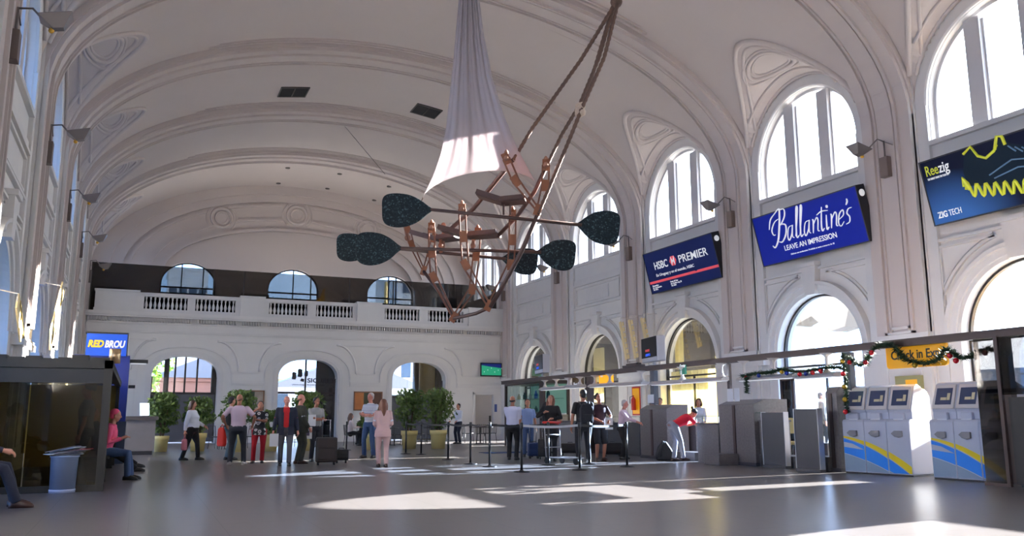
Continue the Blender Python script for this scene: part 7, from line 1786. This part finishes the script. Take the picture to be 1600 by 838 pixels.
# litter bin with newspapers
p = pZ(95, 772); r = 21/F_PX*(p-Vector((0, 0, CAM_H))).dot(_fw); p = Vector((p.x, p.y+r, 0)); hb = pY(94, 713, p.y-r).z
t = thing('litter_bin', 'pale grey-blue tapered litter bin before the booth', 'bin', p)
b = MB(); b.lathe([(r*0.88, 0.05), (r*0.95, hb-0.03), (r*1.02, hb-0.02), (r*1.02, hb), (r*0.92, hb)], n=36); b.build('drum', mat('bin_grey', srgb(136, 148, 172), 0.45), t)
b = MB(); b.lathe([(r*0.90, 0), (r*0.92, 0.05), (r*0.86, 0.06)], n=36); b.build('foot', mat('bin_foot', srgb(170, 176, 200), 0.4), t)
t = thing('newspapers', 'untidy heap of newspapers and red sheets lying on the litter bin', 'newspapers', (p.x, p.y, hb))
rnd = random.Random(11)
for k in range(9):
    b = MB(); a = rnd.uniform(-0.6, 0.6); c = Vector((rnd.uniform(-0.08, 0.14), rnd.uniform(-0.05, 0.05), 0.008+0.011*k)); ex = Vector((math.cos(a), math.sin(a), 0.05+0.02*k)).normalized(); ey = Vector((-math.sin(a), math.cos(a), 0))
    b.prism([(-0.21, -0.14), (0.21, -0.14), (0.21, 0.14), (-0.21, 0.14)], c, ex, ey, ex.cross(ey), 0.006); b.build('sheet', [PAPER, mat('newsprint', srgb(150, 140, 146), 0.8, noise=0.3, nscale=30), MATS['fire_red']][(0, 1, 1, 0, 1, 2, 1, 0, 1)[k]], t)
# hanging cream panels near the left wall
SUNC = mat('hanging_cream', srgb(236, 214, 160), 0.6)
def hang(label, a, c, X, wd):
    P0, P1 = pX(*a, X), pX(*c, X); t = thing('hanging_banner', label, 'decoration', P0, group=None); v = P1-P0
    b = MB(); b.bar((0,0,0), v, wd, 0.03, up=(1, 0, 0.0)); b.build('panel', SUNC, t)
    b = MB(); b.bar(Vector((0.0, 0.25, 0)), v+Vector((0.0, 0.25, 0)), wd*0.3, 0.05, up=(1, 0, 0)); b.build('edge_strip', OCHRE, t)
    b = MB(); b.tube([(0,0,-0.05), (0, 0, 0.12), (XL+0.28-P0.x, 0, 0.2)], 0.012, 5); b.build('wire', WLAMP, t)
hang('slanting cream panel hung by the left wall, right one of two', (97, 455), (78, 532), -2.0, 0.55)
hang('slanting cream panel hung by the left wall, left one of two', (27, 470), (33, 524), -2.0, 0.30)
# bench along the booth side and the people on it
BEN = mat('bench_dark', srgb(30, 28, 28), 0.5)
def bench(label, x, y, L_, rz=0):
    t = thing('bench', label, 'bench', (x, y, 0), rz)
    b = MB(); b.box(-0.22, -L_/2, 0.40, 0.22, L_/2, 0.45); b.build('seat', BEN, t, bevel=0.01)
    b = MB(); b.box(-0.26, -L_/2, 0.5, -0.22, L_/2, 0.8); b.build('backrest', BEN, t)
    for s_ in (-1, 1): b = MB(); b.box(-0.24, s_*(L_/2-0.15)-0.03, 0, 0.18, s_*(L_/2-0.15)+0.03, 0.40); b.build('leg', BEN, t)
    for s_ in (-1, 1): b = MB(); b.box(-0.26, s_*(L_/2-0.15)-0.03, 0.40, -0.22, s_*(L_/2-0.15)+0.03, 0.5); b.build('back_stay', BEN, t)
bench('low dark bench inside the open side of the booth', bx-0.22, by+4.6, 5.0)
l = (bx-0.10, 17.8, 0)
person('person in a bright pink hooded top and jeans seated beside the booth', l, facing(l, (5, 17.2, 0)), 1.66, cloth('pink_hood', 232, 90, 128), JEAN, hair='short', hairm=cloth('pink_hood', 232, 90, 128), sleeve='long', **{**SIT, 'feet': [(-0.10, 0.50, 0, 6), (0.10, 0.46, 0, -6)]}, hands=[(-0.12, 0.30, 0.80), (0.12, 0.30, 0.80)], lean=12)
l = (bx-0.30, 20.4, 0)
person('person in black trousers and black shoes stretching their legs out behind the booth', l, facing(l, (6, 21.6, 0)), 1.78, BLKC, BLKC, hair='short', sleeve='long', pelvis=(0, 0, 0.52), feet=[(-0.05, 0.86, 0.03, 6), (0.12, 0.74, 0.0, -6)], knee=(0, 0.3, 1), hands=[(-0.12, 0.25, 0.72), (0.12, 0.25, 0.72)], lean=-12, shoes=SHOEB)
l = (pY(136, 650, by+1.7).x, by+1.7, 0)
person('man in a grey shirt and dark trousers standing inside the smoked glass booth', l, facing(l, (-6, by+2.2, 0)), 1.72, cloth('dim_grey', 110, 112, 128), BLKC, hair='curly', hairm=HAIRD, sleeve='short', skin=SKIN2)
# the two seated at the lower left corner
p = pZ(47, 792)
bench('dark bench at the lower left corner of the picture', p.x-0.95, p.y-0.5, 3.4)
l = (p.x-0.75, p.y, 0)
person('seated person in navy trousers and brown shoes at the lower left edge', l, -PI/2, 1.78, NAVYC, NAVYC, shoes=SHOEBR, sleeve='long', hair='short', pelvis=(0, 0, 0.54), feet=[(-0.12, 0.55, 0, 4), (0.12, 0.60, 0, -4)], knee=(0, 0.6, 1), hands=[(-0.14, 0.38, 0.70), (0.12, 0.40, 0.70)])
l = (p.x-0.92, p.y-0.85, 0)
person('seated person with a raised white sneaker at the lower left edge', l, -PI/2, 1.72, cloth('blue_top', 50, 70, 120), cloth('night_jeans', 30, 36, 60), shoes=SHOEW, sleeve='long', hair='short', pelvis=(0, 0, 0.54), feet=[(0.02, 0.50, 0.14, 6), (0.16, 0.34, 0, -6)], knee=(0, 0.5, 1), hands=[(-0.14, 0.34, 0.78), (0.12, 0.36, 0.78)])
# dark door leaf standing in the second right arch
X_ = XR-0.12; ya, yb = pX(1243, 640, X_).y, pX(1222, 640, X_).y
t = thing('door_leaf', 'dark bronze glazed door leaf standing open in the second right arch', 'door', (X_, (ya+yb)/2, 0)); w_ = (yb-ya)/2
b = MB(); b.box(-0.03, -w_, 0, 0.03, -w_+0.08, 2.3); b.box(-0.03, w_-0.08, 0, 0.03, w_, 2.3); b.box(-0.03, -w_, 2.2, 0.03, w_, 2.3); b.box(-0.03, -w_, 0, 0.03, w_, 0.2); b.box(-0.03, -w_, 1.0, 0.03, w_, 1.08); b.build('frame', BRZ, t)
b = MB(); b.box(-0.006, -w_+0.08, 0.2, 0.006, w_-0.08, 2.2); b.build('glass', glass('door_leaf_glass', (0.05, 0.05, 0.05), 0.06), t)
# yellow office chair behind the two dark slabs
X_ = 14.6; yy = pX(1236, 680, X_).y
t = thing('office_chair', 'cream-backed office chair between the two dark slabs', 'chair', (X_, yy, 0), 0.4)
CRM = mat('chair_cream', srgb(222, 208, 150), 0.6)
b = MB(); b.prism([(-0.22, 0.72), (0.22, 0.72), (0.24, 0.95), (0.16, 1.10), (-0.16, 1.10), (-0.24, 0.95)], (0.24, 0, 0), (0,1,0), (0,0,1), (-1,0,0), 0.07); b.build('backrest', CRM, t, bevel=0.02)
b = MB(); b.box(-0.24, -0.24, 0.46, 0.24, 0.24, 0.54); b.build('seat', CRM, t, bevel=0.02)
b = MB(); b.tube([(0.2, 0, 0.48), (0.26, 0, 0.6), (0.25, 0, 0.8)], 0.02, 6); b.cone((0, 0, 0.08), (0, 0, 0.46), 0.03, 0.03, 10); b.build('stem', CHB, t)
for k in range(5): a = k*2*PI/5; b = MB(); b.tube([(0, 0, 0.10), (math.cos(a)*0.28, math.sin(a)*0.28, 0.05), (math.cos(a)*0.28, math.sin(a)*0.28, 0.0)], 0.02, 6); b.build('foot', CHB, t)
# ================================================================ sub-parts hang under their parts
RULES = {'screen': ('bezel',), 'screen_window': ('bezel',), 'printer_slot': ('body',), 'slot_lip': ('body',), 'card_reader': ('body',), 'soil': ('pot',), 'lens': ('reflector', 'ring'), 'socket': ('reflector',),
         'lettering': ('panel', 'box', 'screen'), 'small_lettering': ('panel',), 'script_lettering': ('panel',), 'emblem': ('panel',), 'red_stripe': ('panel',), 'shoe_picture': ('panel',), 'shoe_lines': ('panel',), 'zigzag_sole': ('panel',),
         'picture': ('screen',), 'picture_player': ('screen',), 'joint_block': ('rails',), 'belt_head': ('post',), 'belt': ('post',), 'hose': ('extinguisher',), 'door': ('body',), 'pocket': ('pack',), 'print': ('sheets',), 'front_pocket': ('shell',), 'eyes': ('body',), 'metal_edge': ('slab',), 'dark_joint': ('body',)}
base = lambda o: o.name.rsplit('.', 1)[0] if o.name[-3:].isdigit() and '.' in o.name else o.name
for r in [o for o in sc.objects if o.parent is None and 'label' in o.keys() and o.type == 'EMPTY']:
    kids = list(r.children)
    for c in kids:
        hosts = RULES.get(base(c))
        if not hosts or c.children: continue
        cand = [h for h in kids if base(h) in hosts and h is not c]
        if not cand: continue
        if base(c) == 'joint_block':   # the rails built just before this block
            i = sc_order[c.name] if False else None
            bc = sum((Vector(v) for v in c.bound_box), Vector())/8
            cand.sort(key=lambda h: min((bc - v.co).length for v in list(h.data.vertices)[::3]))
        c.parent = cand[0]
